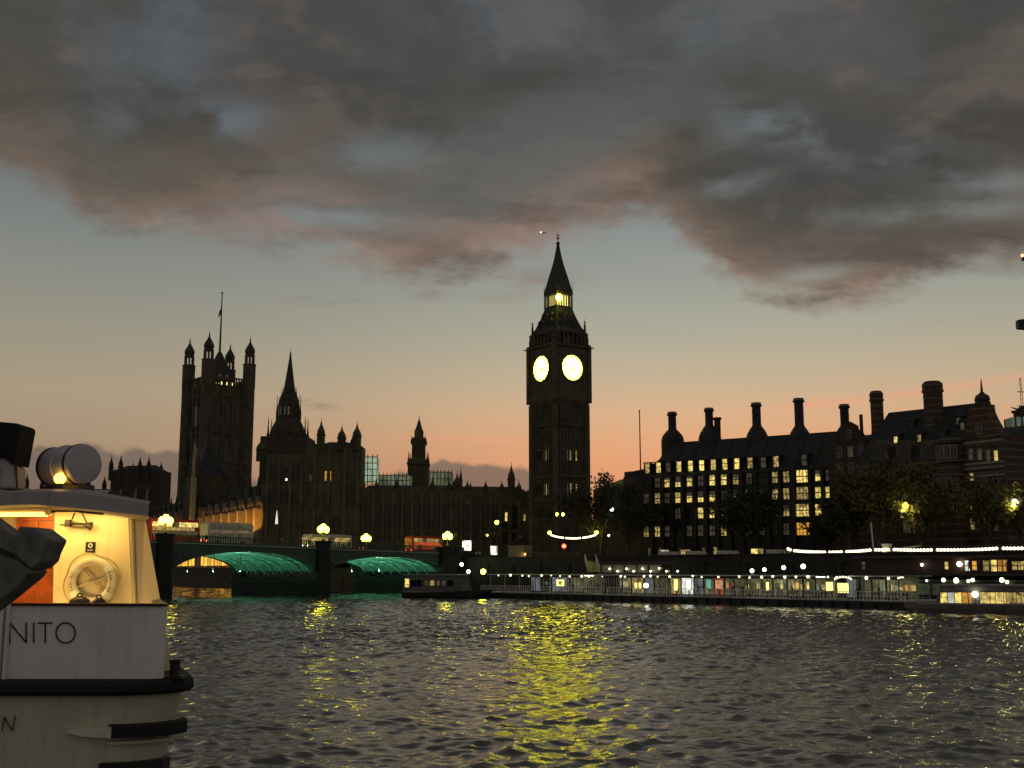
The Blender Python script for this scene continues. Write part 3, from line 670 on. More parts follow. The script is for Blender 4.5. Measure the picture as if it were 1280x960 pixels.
# ================================================================== PALACE RANGES
def turret(parent, u, y, r, z0, z1, n=8, m='stone2', open_=False):
    """octagonal turret with an ogee cap and finial, z1 = finial tip"""
    h = z1-z0; mb = MB()
    mb.lathe([(r, z0), (r, z0+h*.45), (r*1.18, z0+h*.47), (r*1.18, z0+h*.50), (r*.92, z0+h*.51), (r*1.0, z0+h*.56), (r*.82, z0+h*.64), (r*.42, z0+h*.74), (r*.2, z0+h*.82), (r*.28, z0+h*.84), (r*.09, z0+h*.88), (r*.05, z1)], n, (u, y), math.pi/8)
    return mb.build('turret', m, parent)
def pinn(mb, u, y, r, z0, z1):
    h = z1-z0; mb.lathe([(r, z0), (r, z0+h*.35), (r*1.3, z0+h*.37), (r*.8, z0+h*.42), (r*.3, z0+h*.75), (r*.4, z0+h*.78), (.05, z1)], 6, (u, y))
def pitched(mb, u0, u1, y0, y1, z0, z1, hip=.0):
    ym = (y0+y1)/2; mb.add([(u0,y0,z0),(u1,y0,z0),(u1,y1,z0),(u0,y1,z0),(u0+hip,ym,z1),(u1-hip,ym,z1)], [(0,1,5,4),(2,3,4,5),(1,2,5),(3,0,4),(0,3,2,1)])
# -- river front
LR = dist(RA, RB); RANG = ang(RA, RB)
rf = thing('river_front', 'long gothic river range with buttresses floodlit orange at their feet', 'palace wing', (RA.x, RA.y, TZ), RANG)
zr = TZ
zt = Z(613, 350)-TZ-1.2
mb = MB(); mb.box(0, LR-1, 0, 16, -.5, zt-2); mb.box(-.0, LR-1, -.25, 0-.003, zt-2.4, zt-1.2); mb.box(0, LR-1, -.3, -.003, 10.6, 11.4); mb.build('wall', 'stone', rf)
mb = MB()
i = 0
while i < LR-2: mb.box(i, i+.9, -.25, .2, zt-1.99, zt-.9); i += 1.8
mb.build('parapet', 'stone2', rf)
mb = MB(); pitched(mb, 1, LR-2, 1.5, 15, zt-1.9, zt+5, 5); mb.build('roof', 'slate', rf)
us = [hit(px, 640, RA, RB)[0] for px in (325, 315, 304, 293.5, 283.5, 273.5, 264.5)]
step = 9.0
ub = list(us)
x = us[-1]-14
while x > 3: ub.append(x); x -= step
for k, u in enumerate(ub):
    mb = MB(); lit_h = 18.2
    mb.box(u-.85, u+.85, -1.9, -.004, 0, lit_h); mb.box(u-.5, u+.5, -1.3, -.004, lit_h+.002, zt-.5)
    mb.build('buttress', 'pale', rf)
    mb = MB(); pinn(mb, u, -.8, .8, zt-.498, zt+5.5); mb.build('pinnacle', 'stone2', rf)
for k in range(len(ub)-1):
    c = (ub[k]+ub[k+1])/2; w_ = min(3.2, abs(ub[k]-ub[k+1])*.45)
    if k < 14:
        window(rf, c, 6, w_, 6.5, 'glass', 0, 'stone2', (2, 1)); window(rf, c, 16.2, w_, 6, 'glass', 0, 'stone2', (2, 1))
for k in range(len(ub)):                     # terrace floodlights at the foot of the buttresses
    u = ub[k]
    if k < 7: e = (900, 760, 820, 700, 640, 520, 420)[k]
    elif 15 > k: e = 240
    else: continue
    fx = MB(); fx.box(u+4.1, u+4.9, -10.8, -10.5, 6.2, 6.8); fx.box(u+4.44, u+4.56, -10.7, -10.6, .02, 6.2); fx.build('floodlight_case', 'black', rf)
    L = pointlight('terrace_floodlight', (u+4.5, -10.4, 6.9), (1, .43, .05), e*25, rf, .15, 'SPOT', spot=R(30)); aim(L, (u+.2, -1.0, 15.0))
# tall pavilion in the middle of the river front with a lit corner buttress
uc, _ = hit(244, 640, RA, RB)
pv = thing('river_pavilion', 'dark pointed pavilion of the river range in front of the square tower', 'pavilion', (riv(uc, -2.5).x, riv(uc, -2.5).y, TZ), RANG)
Yp = riv(uc, 0).y; zz = lambda py: Z(py, Yp)-(TZ)
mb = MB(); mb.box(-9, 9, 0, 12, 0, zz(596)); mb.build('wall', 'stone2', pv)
mb = MB(); mb.loft([[(-8,1,zz(596)),(8,1,zz(596)),(8,11,zz(596)),(-8,11,zz(596))], [(-2,5,zz(556)),(2,5,zz(556)),(2,7,zz(556)),(-2,7,zz(556))], [(-.1,5.9,zz(535)),(.1,5.9,zz(535)),(.1,6.1,zz(535)),(-.1,6.1,zz(535))]]); mb.build('roof', 'slate', pv)
turret(pv, 9, 0, 1.3, zz(600), zz(560), m='stone2'); turret(pv, -9, 0, 1.3, zz(600), zz(565)); turret(pv, 9, 12, 1.3, zz(600), zz(562))
mb = MB(); mb.box(8.6, 10.4, -1.6, -.004, 0, zz(600)); mb.lathe([(.9, zz(600)), (.8, zz(570)), (.1, zz(556))], 6, (9.5, -.8)); mb.build('buttress', 'pale', pv)
L = pointlight('terrace_floodlight', (12.5, -7.2, 6.4), (1, .56, .16), 7000, pv, .2, 'SPOT', spot=R(60)); aim(L, (9.5, -1, 17)); fx = MB(); fx.box(12.1, 12.9, -7.7, -7.4, 5.6, 6.3); fx.box(12.44, 12.56, -7.6, -7.5, .02, 5.6); fx.build('floodlight_case', 'black', pv)
# south pavilion
A = P(136, 640, 572); B = P(190, 640, 566)
sp = thing('south_pavilion', 'far stone pavilion with clustered pinnacles left of the square tower', 'pavilion', (A.x, A.y, TZ), ang(A, B))
Ls = dist(A, B); zz = lambda py: Z(py, 569)-(TZ)
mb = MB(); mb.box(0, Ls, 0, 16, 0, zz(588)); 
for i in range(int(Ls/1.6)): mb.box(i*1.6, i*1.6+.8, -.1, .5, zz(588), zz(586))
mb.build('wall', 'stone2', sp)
mb = MB(); pitched(mb, 1, Ls-1, 1, 15, zz(588), zz(580), 3); mb.build('roof', 'slate', sp)
for px, py, y in ((138,566,0),(150,565,0),(166,578,4),(174,568,0),(185,568,0),(144,572,15),(180,572,15)): turret(sp, hit(px, 600, A, B)[0], y, 1.15, zz(600), zz(py))
for px in (141, 153, 172, 186):
    u = hit(px, 600, A, B)[0]; mb = MB(); mb.box(u-.5, u+.5, -1.2, -.004, 0, zz(612)); mb.build('buttress', 'pale', sp)
# low wing beyond to the left
A2 = P(-30, 640, 600); B2 = P(133, 640, 585)
lw = thing('distant_wing', 'distant pinnacled stone wing glimpsed beside the white canister', 'palace wing', (A2.x, A2.y, TZ), ang(A2, B2))
L2 = dist(A2, B2); zz = lambda py: Z(py, 590)-(TZ)
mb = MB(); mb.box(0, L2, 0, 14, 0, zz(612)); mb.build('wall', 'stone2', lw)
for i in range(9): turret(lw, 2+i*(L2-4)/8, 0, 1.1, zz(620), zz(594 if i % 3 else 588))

# -- north end block with its turrets
A = P(331, 640, 343); B = P(450.5, 640, 343)
nb = thing('north_pavilion', 'dark pinnacled stone block with one glowing orange window behind the bridge', 'palace wing', (A.x, A.y, TZ), ang(A, B))
Ln = dist(A, B); YN = 340; zz = lambda py: Z(py, YN)-(TZ); uu = lambda px: hit(px, 555, A, B)[0]
mb = MB(); mb.box(0, uu(388), .6, 9, 0, zz(566)); mb.box(uu(388), Ln, 0, 9, 0, zz(556))
mb.box(0, uu(388), .3, .597, zz(602), zz(600)); mb.box(uu(388), Ln, -.25, -.004, zz(602), zz(600)); mb.box(uu(388), Ln, -.2, -.004, zz(640), zz(638))
for px in (395, 412, 432, 448): mb.box(uu(px)-.5, uu(px)+.5, -.7, -.26, 0, zz(558))
for px in (336, 350, 364, 378): mb.box(uu(px)-.45, uu(px)+.45, -.2, .296, 0, zz(570))
mb.build('wall', 'stone', nb)
mb = MB()
for i in range(int((Ln-uu(388))/1.4)): x = uu(388)+i*1.4; mb.box(x, x+.75, -.15, .4, zz(556)+.002, zz(553.5))
for i in range(int(uu(388)/1.4)): mb.box(i*1.4, i*1.4+.75, .5, 1.0, zz(566)+.002, zz(563))
mb.build('parapet', 'stone2', nb)
mb = MB(); pitched(mb, uu(392), Ln-1, 1, 8.7, zz(556), zz(549), 4); mb.build('roof', 'slate', nb)
for px, py, y, r in ((401,521,0,1.25),(427,529,0,1.3),(437,535,8,1.0),(446,525,0,1.35),(326,544,1,1.5),(338,548,4,.9),(391,545,3,.8),(415,548,1,.5)): turret(nb, uu(px), y, r, zz(562 if py < 540 else 575), zz(py))
for px, py, m_, w_, h_ in ((411,594,'winO',1.9,2.9),(389.5,596,'winD',1.0,1.8),(432,596,'glass',1.9,2.9),(411,622,'glass',1.9,4.2),(432,622,'glass',1.9,4.2),(402,655,'glass',1.9,4),(422,655,'glass',1.9,4),(441,622,'glass',1.5,4)):
    window(nb, uu(px), zz(py), w_, h_, m_, 0, 'stone2', (2, 1))
for px, py in ((343,590),(357,590),(371,590),(343,620),(357,620),(371,620)): window(nb, uu(px), zz(py), 1.8, 4.0, 'glass', .6, 'stone2', (1, 1))
m_ = MB(); m_.box(uu(359)-.14, uu(359)+.14, .40, .56, zz(599)-.1, zz(597)); m_.build('wall_light', 'globew', nb)
for k, px in enumerate((319, 323, 327)):
    pass
# white lit marquee spike in front
p = P(344.5, 690, 330)
mq = thing('lit_spike', 'tiny white lit spike on a thin pole in front of the dark block', 'lamp', (p.x, p.y, GZ))
zz2 = lambda py: Z(py, 330)-GZ
mb = MB(); mb.lathe([(.12, 0), (.10, zz2(655)-.01)], 6); mb.build('pole', 'black', mq); mb = MB(); mb.lathe([(.42, zz2(655)), (.36, zz2(650)), (.05, zz2(638))], 6); mb.build('spike', mat('lit_white_spike', (.6,.58,.52), .7, emit=(1,.9,.7), es=.75, var=.05), mq)
# -- central spire
CY = 455.0; cb = P(362, 480, CY)
ct = thing('spired_tower', 'octagonal tower carrying a slender stone spire above the pinnacled block', 'spire', (cb.x, CY, GZ))
zz = lambda py: Z(py, CY)-GZ
mb = MB(); mb.lathe([(8.4, 0), (8.4, zz(560)), (7.4, zz(556)), (7.2, zz(540)), (5.2, zz(527)), (4.6, zz(524)), (4.4, zz(507)), (3.5, zz(496)), (3.2, zz(494))], 8, (0, 0), math.pi/8)
mb.box(-9.2, 9.2, -8, 8, 0, zz(548)); mb.build('tower_body', 'stone2', ct)
for i in (4, 5, 6):
    for k in (-1, 1):
        m_ = MB(); m_.X = Matrix.Rotation((i+.0)*math.pi/4+math.pi/2+math.pi/4*0, 4, 'Z'); m_.box(k*.75-.35, k*.75+.35, -4.30, -4.16, zz(520), zz(510)); m_.build('lancet_window', 'winD', ct)
mb = MB(); mb.lathe([(2.7, zz(494)), (2.35, zz(488)), (1.25, zz(465)), (.3, zz(443)), (.4, zz(441.5)), (.08, zz(440)), (.05, zz(435))], 8, (0, 0), math.pi/8); mb.build('spire', 'stone2', ct)
for i in range(8):
    a_ = math.pi/8+i*math.pi/4
    for r_, py0, py1, w_ in ((4.7, 530, 494, .38), (2.9, 497, 484, .25), (7.9, 558, 522, .55)):
        mb = MB(); pinn(mb, r_*math.cos(a_), r_*math.sin(a_), w_, zz(py0), zz(py1)); mb.build('pinnacle', 'stone2', ct)
# -- north wing towards the clock tower
A = P(449, 640, 344); B = P(664, 640, 352)
nw = thing('long_wing', 'long dark stone wing with tall windows joining the block to the clock tower', 'palace wing', (A.x, A.y, TZ), ang(A, B))
Lw = dist(A, B); zz = lambda py: Z(py, 346)-(TZ); uu = lambda px: hit(px, 640, A, B)[0]
mb = MB(); mb.box(.3, Lw, 0, 14, 0, zz(613)); mb.box(.3, Lw, -.3, -.004, zz(630), zz(628)); mb.box(.3, Lw, -.2, -.004, zz(616), zz(614)); mb.build('wall', 'stone', nw)
mb = MB(); pitched(mb, 1, Lw-1, .8, 13, zz(613), zz(605), 2); mb.build('roof', 'slate', nw)
mb = MB()
for i in range(int(Lw/1.4)): mb.box(i*1.4+.4, i*1.4+1.1, -.15, .4, zz(613)+.002, zz(611)); 
mb.build('parapet', 'stone2', nw)
cols = [454+12.2*i for i in range(17)]
for i, px in enumerate(cols):
    mb = MB(); mb.box(uu(px)-.4, uu(px)+.4, -.75, -.31, 0, zz(614)); mb.build('buttress', 'stone', nw)
    if i < 16:
        lit = 'glass'
        window(nw, uu(px+6.1), zz(646), 1.3, 6.5, lit, 0, 'stone2', (1, 2)); window(nw, uu(px+6.1), zz(672), 1.3, 3.2, 'glass', 0, 'stone2', (1, 1))
for px, py, w_, h_, m_ in ((632.5, 645, .7, 2.6, 'winB'), (655.5, 646, .6, 1.9, 'winM')): window(nw, uu(px), zz(py), w_, h_, m_, -.31, 'stone2', (0, 1))
for px, py, r, y in ((496,592,.7,3),(541,592,.8,2),(563,594,.7,4),(572,586,1.0,2),(576.5,580,.55,2),(570,596,1.9,6),(586,596,.8,4),(590,598,.6,4),(608,597,.85,2),(629,597,.85,3),(641,574,1.15,3),(650,597,.9,2),(470,596,.6,3)): turret(nw, uu(px), y, r, zz(622 if py > 585 else 618), zz(py))
m_ = MB(); m_.ball((uu(584.5), -.5, zz(628.5)), .3, 8, 6); m_.build('wall_light', 'winD', nw)
# -- far ventilation tower above the roofs
A = P(523, 600, 420)
vt = thing('vent_tower', 'square stone tower with an arcaded top rising behind the long wing roofs', 'tower', (A.x, 420, GZ))
zz = lambda py: Z(py, 420)-GZ; s_ = 420/F
mb = MB(); mb.sq([(12.5*s_, 0), (12.5*s_, zz(583)), (12.5*s_+.4, zz(581)), (12.5*s_+.4, zz(580)), (8.2*s_, zz(573)), (7.8*s_, zz(550)), (7.0*s_, zz(548)), (4.8*s_, zz(546.5))])
for x, py in ((-11.5, 565), (11.5, 565), (-8.2, 545), (8.2, 545)):
    for y in (-1, 1): pinn(mb, x*s_, y*abs(x)*s_, .45, zz(584 if abs(x) > 10 else 556), zz(py))
mb.build('tower_body', 'stone2', vt)
mb = MB(); mb.sq([(3.5*s_, zz(546.5)), (3.5*s_, zz(539))]); mb.build('arcade_core', 'winD', vt)
mb = MB()
for i in range(4):
    for k in (-1, 1): x = (-4.3+i*2.87)*s_; mb.box(x-.28, x+.28, k*4.3*s_-.3, k*4.3*s_+.3, zz(546.5), zz(539)); mb.box(k*4.3*s_-.3, k*4.3*s_+.3, x-.28, x+.28, zz(546.5), zz(539))
mb.sq([(5.0*s_, zz(539)), (5.0*s_, zz(538))]); mb.build('arcade', 'stone2', vt)
mb = MB(); mb.sq([(4.6*s_, zz(538)), (3.0*s_, zz(533)), (1.8*s_, zz(528)), (.5*s_, zz(524)), (.1, zz(520))]); mb.build('cap', 'stone2', vt)
# -- lit scaffolding
def scaffold(name, label, px0, px1, py0, py1, Y, depth, m, base=GZ, levels=3, bays=4):
    a, b = P(px0, (py0+py1)/2, Y), P(px1, (py0+py1)/2, Y); L = b.x-a.x; z0, z1 = Z(py1, Y), Z(py0, Y)
    t = thing(name, label, 'scaffolding', (a.x, Y, base))
    mb = MB(); mb.box(.15, L-.15, .3, depth, z0-base, z1-base); mb.build('sheeting', m, t)
    mb = MB()
    for i in range(bays+1): x = i*L/bays; mb.box(x-.12, x+.12, -.1, .12, 0, z1-base+.8)
    for i in range(levels+1): zz_ = z0-base+(z1-z0)*i/levels; mb.box(0, L, .13, .25, zz_-.12, zz_+.12)
    mb.box(0, .3, depth-.2, depth+.1, 0, z1-base); mb.box(L-.3, L, depth-.2, depth+.1, 0, z1-base)
    mb.build('scaffold_poles', 'steel', t); return t
scaffold('scaffold_tower', 'tall sheeted scaffold block glowing pale green beside the pinnacled block', 453.5, 471.5, 571, 602, 372, 5, 'scafsheet', levels=4, bays=3)
scaffold('scaffold_roof', 'long low scaffold roof with patchy white light above the long wing', 474, 513, 594, 607, 385, 7, 'scafdim', levels=2, bays=8)
scaffold('scaffold_roof', 'dim scaffold roof right of the arcaded tower above the long wing', 537, 565, 590, 607, 388, 7, 'scafdim', levels=2, bays=6)
for px, py, n_ in ((475, 601, 'roof'), (487, 602, ''), (508, 605, ''), (525, 602, '')): pass
# terrace marquee seen through the arch
uA, _ = hit(217, 703, T0, T1); uB, _ = hit(312, 703, T0, T1)
tm = thing('terrace_marquee', 'long terrace marquee glowing orange seen through the first bridge arch', 'marquee', (riv(0,0).x, riv(0,0).y, GZ-.6), RANG)
ua, ub2 = hit(218, 703, riv(0,-9), riv(200,-9))[0], hit(311, 703, riv(0,-9), riv(200,-9))[0]
zz = lambda px, py: hit(px, py, riv(0,-9), riv(200,-9))[1]-(GZ-.6)
mb = MB(); n = int((ub2-ua)/4)
for i in range(n+1): x = ua+i*(ub2-ua)/n; mb.box(x-.12, x+.12, -9.1, -8.9, 0, 4.8)
mb.build('frame', 'whitepaint', tm)
for i in range(n):
    x0, x1 = ua+i*(ub2-ua)/n+.15, ua+(i+1)*(ub2-ua)/n-.15
    if i in (7, 8): continue
    mb = MB(); mb.box(x0, x1, -8.95, -8.85, .3, 4.7); mb.build('canvas_panel', 'marq', tm)
mb = MB(); pitched(mb, ua-.5, ub2+.5, -9.4, -4, 4.8, 5.7, .5); mb.build('canvas_roof', mat('marquee_canvas', (.5,.42,.3), .8), tm)

# ================================================================== OFFICE BLOCK WITH CHIMNEYS
A = P(798, 600, 268); B = P(1058, 600, 240)
OA, OB = A, B
of = thing('office_block', 'dark office block with rows of lit yellow windows and tall roof chimneys', 'office block', (A.x, A.y, GZ), ang(A, B))
LO = dist(A, B)
def ho(px, py): u, z_ = hit(px, py, A, B); return u, z_-GZ
uo = lambda px, py=620: ho(px, py)[0]
ze = ho(930, 590)[1]; zrow = lambda py, px=930: ho(px, py)[1]
mb = MB(); mb.box(0, LO, 0, 20, 0, ze)
for px in (815, 829, 841, 854.5, 869, 883, 897.5, 912.5, 928, 945, 961, 976, 993, 1013.5, 1029.5, 1042):
    u = uo(px); mb.box(u-.32, u+.32, -.75, -.004, 0, ze-.2)
mb.build('wall', 'bronze', of)
mb = MB(); mb.box(-.3, LO+.3, -.45, -.005, ze-.25, ze+.15); mb.build('cornice', 'bronze', of)
# steep roof: a lower slope carrying dormers, a ridge
zr1 = ho(930, 543)[1]+.25
mb = MB(); rz_ = zr1
mb.add([(0,0,ze),(LO,0,ze),(LO,20,ze),(0,20,ze),(uo(829,550),8,rz_),(LO-3,8,rz_),(LO-3,12,rz_),(uo(829,550),12,rz_)], [(0,1,5,4),(1,2,6,5),(2,3,7,6),(3,0,4,7),(4,5,6,7)])
mb.build('roof', 'slate', of)
def roofz(v): return ze+(rz_-ze)*v/8
for i in range(11):
    mb = MB(); u = LO*(i+.6)/11.5+1.2; v=1.2
    mb.tube([(u, .2, ze+.35), (u+.0, 7.6, roofz(7.6)+.15)], .12, 4); mb.build('roof_rib', 'bronze', of)
for px, pt, w in ((840,515,10),(886,510,10),(896.5,522,8),(945,503.5,11),(998,498,11.5),(1055,505.5,11)):
    # a flue: flared base on the ridge and a tall round shaft with a pale capped top
    u0, _ = hit(px, pt, (A.x-RN.x*0, A.y), (B.x, B.y)); d_ = (B-A).to_2d().normalized(); n_ = Vector((-d_.y, d_.x))
    A3, B3 = (A.x+n_.x*9, A.y+n_.y*9), (B.x+n_.x*9, B.y+n_.y*9)
    u, zt_ = hit(px, pt, A3, B3); zt_ -= GZ; sc = 9*0+ (A3[1]+(B3[1]-A3[1])*u/LO)/F; rw = w/2*sc
    zb = hit(px, 551, A3, B3)[1]-GZ
    zsh = hit(px, 532 if pt < 515 else 537, A3, B3)[1]-GZ
    mb = MB(); mb.lathe([(14*sc, zb-6), (14.3*sc, zb+.1), (13.6*sc, zb+(zsh-zb)*.25), (11.8*sc, zb+(zsh-zb)*.50), (9.0*sc, zb+(zsh-zb)*.75), (6.4*sc, zb+(zsh-zb)*.94), (rw*1.05, zsh), (rw, zsh+.4), (rw, zt_-.9), (rw*1.3, zt_-.85), (rw*1.3, zt_-.5), (rw*1.12, zt_-.45), (rw*1.12, zt_)] if pt != 522 else [(rw*1.3, zb-1), (rw, zb+1), (rw, zt_-.6), (rw*1.3, zt_-.55), (rw*1.3, zt_)], 14, (u, 9)); c_ = mb.build('chimney', 'bronze', of)
    mb = MB(); mb.lathe([(rw*1.14, zt_-.42), (rw*1.14, zt_-.16)], 14, (u, 9)); mb.build('chimney_band', 'pale', c_)
lit = {
 602: {822:'D',834:'B',847.5:'B',862:'B',876:'D',890.5:'B',905:'B',920:'M',936.5:'D',953:'G',969:'M',983:'M',1023:'B',1036:'D'},
 622: {808:'D',822:'M',834:'D',847.5:'B',862:'B',876:'B',890.5:'B',905:'D',920:'M',936.5:'M',953:'D',969:'M',983:'M',1023:'B',1036:'B',1048:'M'},
 642: {808:'G',822:'G',834:'G',847.5:'D',862:'G',876:'B',890.5:'B',905:'B',920:'G',936.5:'G',953:'G',969:'D',983:'M',1023:'B',1036:'D',1048:'D'},
 664: {808:'M',822:'M',834:'D',847.5:'G',862:'D',876:'D',890.5:'D',905:'M',920:'G',936.5:'D',953:'D',969:'G',983:'D',1023:'M',1036:'G'},
}
def rowy(px, py): return py-(px-850)*.040*(712-py)/100      # rows rise slightly towards the near end
for py, cols in lit.items():
    for px, s in cols.items():
        u, z_ = ho(px, rowy(px, py)); window(of, u, z_, 1.3, 2.3, 'glass' if s == 'G' else 'win'+s, 0, 'bronze', (1, 1) if s != 'B' else (0, 1), fr=.08)
for py, s in ((602,'B'),(622,'M'),(642,'B'),(664,'O')):   # the broad bay
    u, z_ = ho(1004, rowy(1004, py)); window(of, u, z_, 2.9, 2.6, 'win'+s, 0, 'bronze', (3, 1), fr=.1)
for px, s in ((808,'M'),(822,'B'),(834,'D'),(847.5,'B'),(862,'B'),(876,'B'),(890.5,'B'),(905,'B'),(920,'B'),(936.5,'M'),(953,'D'),(969,'M'),(1004,'D')):   # dormers in the roof slope
    u, z_ = ho(px, rowy(px, 582)); u += .0; v = .9
    mb = MB(); mb.box(u-.85, u-.62, .3, 2.6, z_-1.35, z_+1.0); mb.box(u+.62, u+.85, .3, 2.6, z_-1.35, z_+1.0); mb.add([(u-1.0,.2,z_+1.0),(u+1.0,.2,z_+1.0),(u+1.0,3.2,z_+1.25),(u-1.0,3.2,z_+1.25),(u-1.0,.2,z_+1.2),(u+1.0,.2,z_+1.2),(u+1.0,3.2,z_+1.45),(u-1.0,3.2,z_+1.45)], [(0,3,2,1),(4,5,6,7),(0,1,5,4),(1,2,6,5),(2,3,7,6),(3,0,4,7)]); mb.box(u-.62, u+.62, .4, .6, z_-.08, z_+.04); d_ = mb.build('dormer', 'bronze', of)
    mb = MB(); mb.box(u-.618, u+.618, .62, .7, z_-1.3, z_+.99); mb.build('pane', 'win'+s, d_)
for i, px in enumerate((812, 826, 838, 851, 865, 880, 894)):       # ground floor colonnade with lit lobby behind
    u, z_ = ho(px+2, 682); 
    m_ = MB(); m_.box(u-.75, u+.75, -.06, -.006, 0.2, 3.4); m_.build('lobby_window', ('winD','winM','winD','winD','winM','winD','winM')[i], of)
# two-storey neighbour to the left and its trees
A = P(735, 640, 296); B = P(806, 640, 281)
nbh = thing('dark_building', 'unlit hipped roof building in the shade between the clock tower and the office block', 'building', (A.x, A.y, GZ), ang(A, B))
Ld = dist(A, B); zz = lambda py: Z(py, 290)-GZ; u_ = lambda px: hit(px, 640, OA*0+A, B)[0]
mb = MB(); mb.box(u_(742), Ld, 0, 14, 0, zz(612)); mb.box(u_(722), u_(742)-.003, .5, 10, 0, zz(648)); mb.box(u_(782), Ld, -.6, -.004, 0, zz(598)); mb.box(u_(782), Ld, 0, 14, zz(612)+.004, zz(598)); mb.build('wall', 'stone2', nbh)
mb = MB(); pitched(mb, u_(740), u_(784), -.5, 14.5, zz(612)+.006, zz(596.5), 4); mb.box(u_(784), u_(800), -.8, 14, zz(598)+.004, zz(592)); pitched(mb, u_(790), Ld, 0, 13, zz(592)+.004, zz(584), 2); mb.build('roof', 'slate', nbh)
for k, px in enumerate((748, 758, 768, 778)):
    for py in (630, 655): window(nbh, u_(px), zz(py), 1.2, 2.4, 'winD' if (k, py) == (1, 655) else 'glass', 0, 'stone2', (1, 1))
for px in (788, 797):
    for py in (615, 640, 665): window(nbh, u_(px), zz(py), 1.2, 2.4, 'glass', -.6, 'stone2', (1, 1))
p = P(802.5, 690, 262); fp = thing('flagpole', 'bare thin flagpole against the orange sky left of the office chimneys', 'flagpole', (p.x, p.y, GZ))
mb = MB(); h_ = Z(514.5, 262)-GZ; mb.tube([(0,0,0), (0,0,h_)], [.22, .12], 8); mb.lathe([(.5,0),(.5,.4),(.25,.6)], 8); mb.build('pole', 'black', fp); mb = MB(); mb.ball((0,0,h_+.15), .22, 8, 6); mb.build('finial', 'black', fp)
# small brick gable house
A = P(1036, 600, 236); B = P(1084, 600, 229)
gh = thing('gabled_house', 'small dark brick building with a shaped gable between the office block and banded mansion', 'building', (A.x, A.y, GZ), ang(A, B))
Lg = dist(A, B); zz = lambda py: Z(py, 232)-GZ; u_ = lambda px: hit(px, 580, A, B)[0]
mb = MB(); mb.box(0, Lg, 0, 14, 0, zz(553)); c_ = u_(1064); hw_ = 1.6
mb.xz([(u_(1046), zz(553)), (u_(1082), zz(553)), (u_(1080), zz(543)), (u_(1074), zz(538)), (u_(1073), zz(533)), (c_, zz(527)), (u_(1055), zz(533)), (u_(1054), zz(538)), (u_(1048), zz(543))], -.1, .6)
mb.build('wall', 'brick2', gh)
mb = MB(); pitched(mb, .2, Lg-.2, .7, 13.8, zz(553)+.003, zz(540), 2.5); mb.build('roof', 'slate', gh)
mb = MB(); x = u_(1071); mb.box(x-.25, x+.25, 2, 2.5, zz(545), zz(518)); mb.build('chimney', 'brick2', gh)
for px in (1050, 1064, 1077):
    for py in (565, 585, 608): window(gh, u_(px), zz(py), 1.1, 2.0, 'winD' if (px, py) == (1064, 565) else 'glass', 0, 'pale', (1, 1))
window(gh, c_, zz(543), 1.0, 1.5, 'glass', -.1, 'pale', (1, 0))
# ================================================================== BANDED BRICK MANSION
A = P(1070, 600, 226); B = P(1212, 600, 210)
ns = thing('brick_mansion', 'banded red brick mansion block with big round chimneys and a domed corner gable', 'building', (A.x, A.y, GZ), ang(A, B))
Lm = dist(A, B); NA, NB = A, B
hm = lambda px, py: (hit(px, py, A, B)[0], hit(px, py, A, B)[1]-GZ)
um = lambda px: hm(px, 600)[0]
zeave = hm(1130, 577)[1]; zrid = hm(1150, 511.5)[1]+1.5
mb = MB(); mb.box(0, Lm, 0, 22, 0, zeave); mb.box(-.2, um(1172), -.35, -.005, zeave-.9, zeave); mb.build('wall', 'brick', ns)
mb = MB(); uA, uB = 0, Lm
mb.add([(uA-.2,-.2,zeave+.004),(uB,-.2,zeave+.004),(uB,22,zeave+.004),(uA-.2,22,zeave+.004),(um(1088),9,zrid-.25),(uB-1,9,zrid-.1),(uB-1,13,zrid-.1),(um(1088),13,zrid-.25)], [(0,1,5,4),(1,2,6,5),(2,3,7,6),(3,0,4,7),(4,5,6,7)]); mb.build('roof', 'slate', ns)
slope = lambda v: zeave+(zrid-zeave)*v/9
d_ = (B-A).to_2d().normalized(); n_ = Vector((-d_.y, d_.x))
for px, pt, w, v, n in ((1095,489,16,8,12),(1165,477,23,7.0,14)):
    A3, B3 = (A.x+n_.x*v, A.y+n_.y*v), (B.x+n_.x*v, B.y+n_.y*v)
    u, zt_ = hit(px, pt, A3, B3); zt_ -= GZ; r_ = w/2*226/F
    zb = slope(v)-5; mb = MB()
    mb.lathe([(r_*1.15, zb), (r_*1.0, zb+3), (r_*1.0, zt_-2.2), (r_*1.14, zt_-2.1), (r_*1.14, zt_-1.7), (r_*1.05, zt_-1.6), (r_*1.08, zt_-.5), (r_*.9, zt_-.2), (r_*.8, zt_)], n, (u, v)); mb.build('chimney', 'brick', ns)
for px in (1100, 1129, 1160):                # arched dormers above the eaves
    u, z_ = hm(px, 562); mb = MB(); mb.box(u-1.5, u+1.5, -.1, 4.5, z_-2.5, z_+.6); mb.xz([(u+1.5*math.cos(a*math.pi/10), z_+.602+1.3*math.sin(a*math.pi/10)) for a in range(11)], -.1, 3.5); dm = mb.build('dormer', 'stone', ns)
    mb = MB(); mb.box(u-.8, u+.8, -.16, -.104, z_-1.9, z_+.8); mb.build('pane', 'glass', dm)
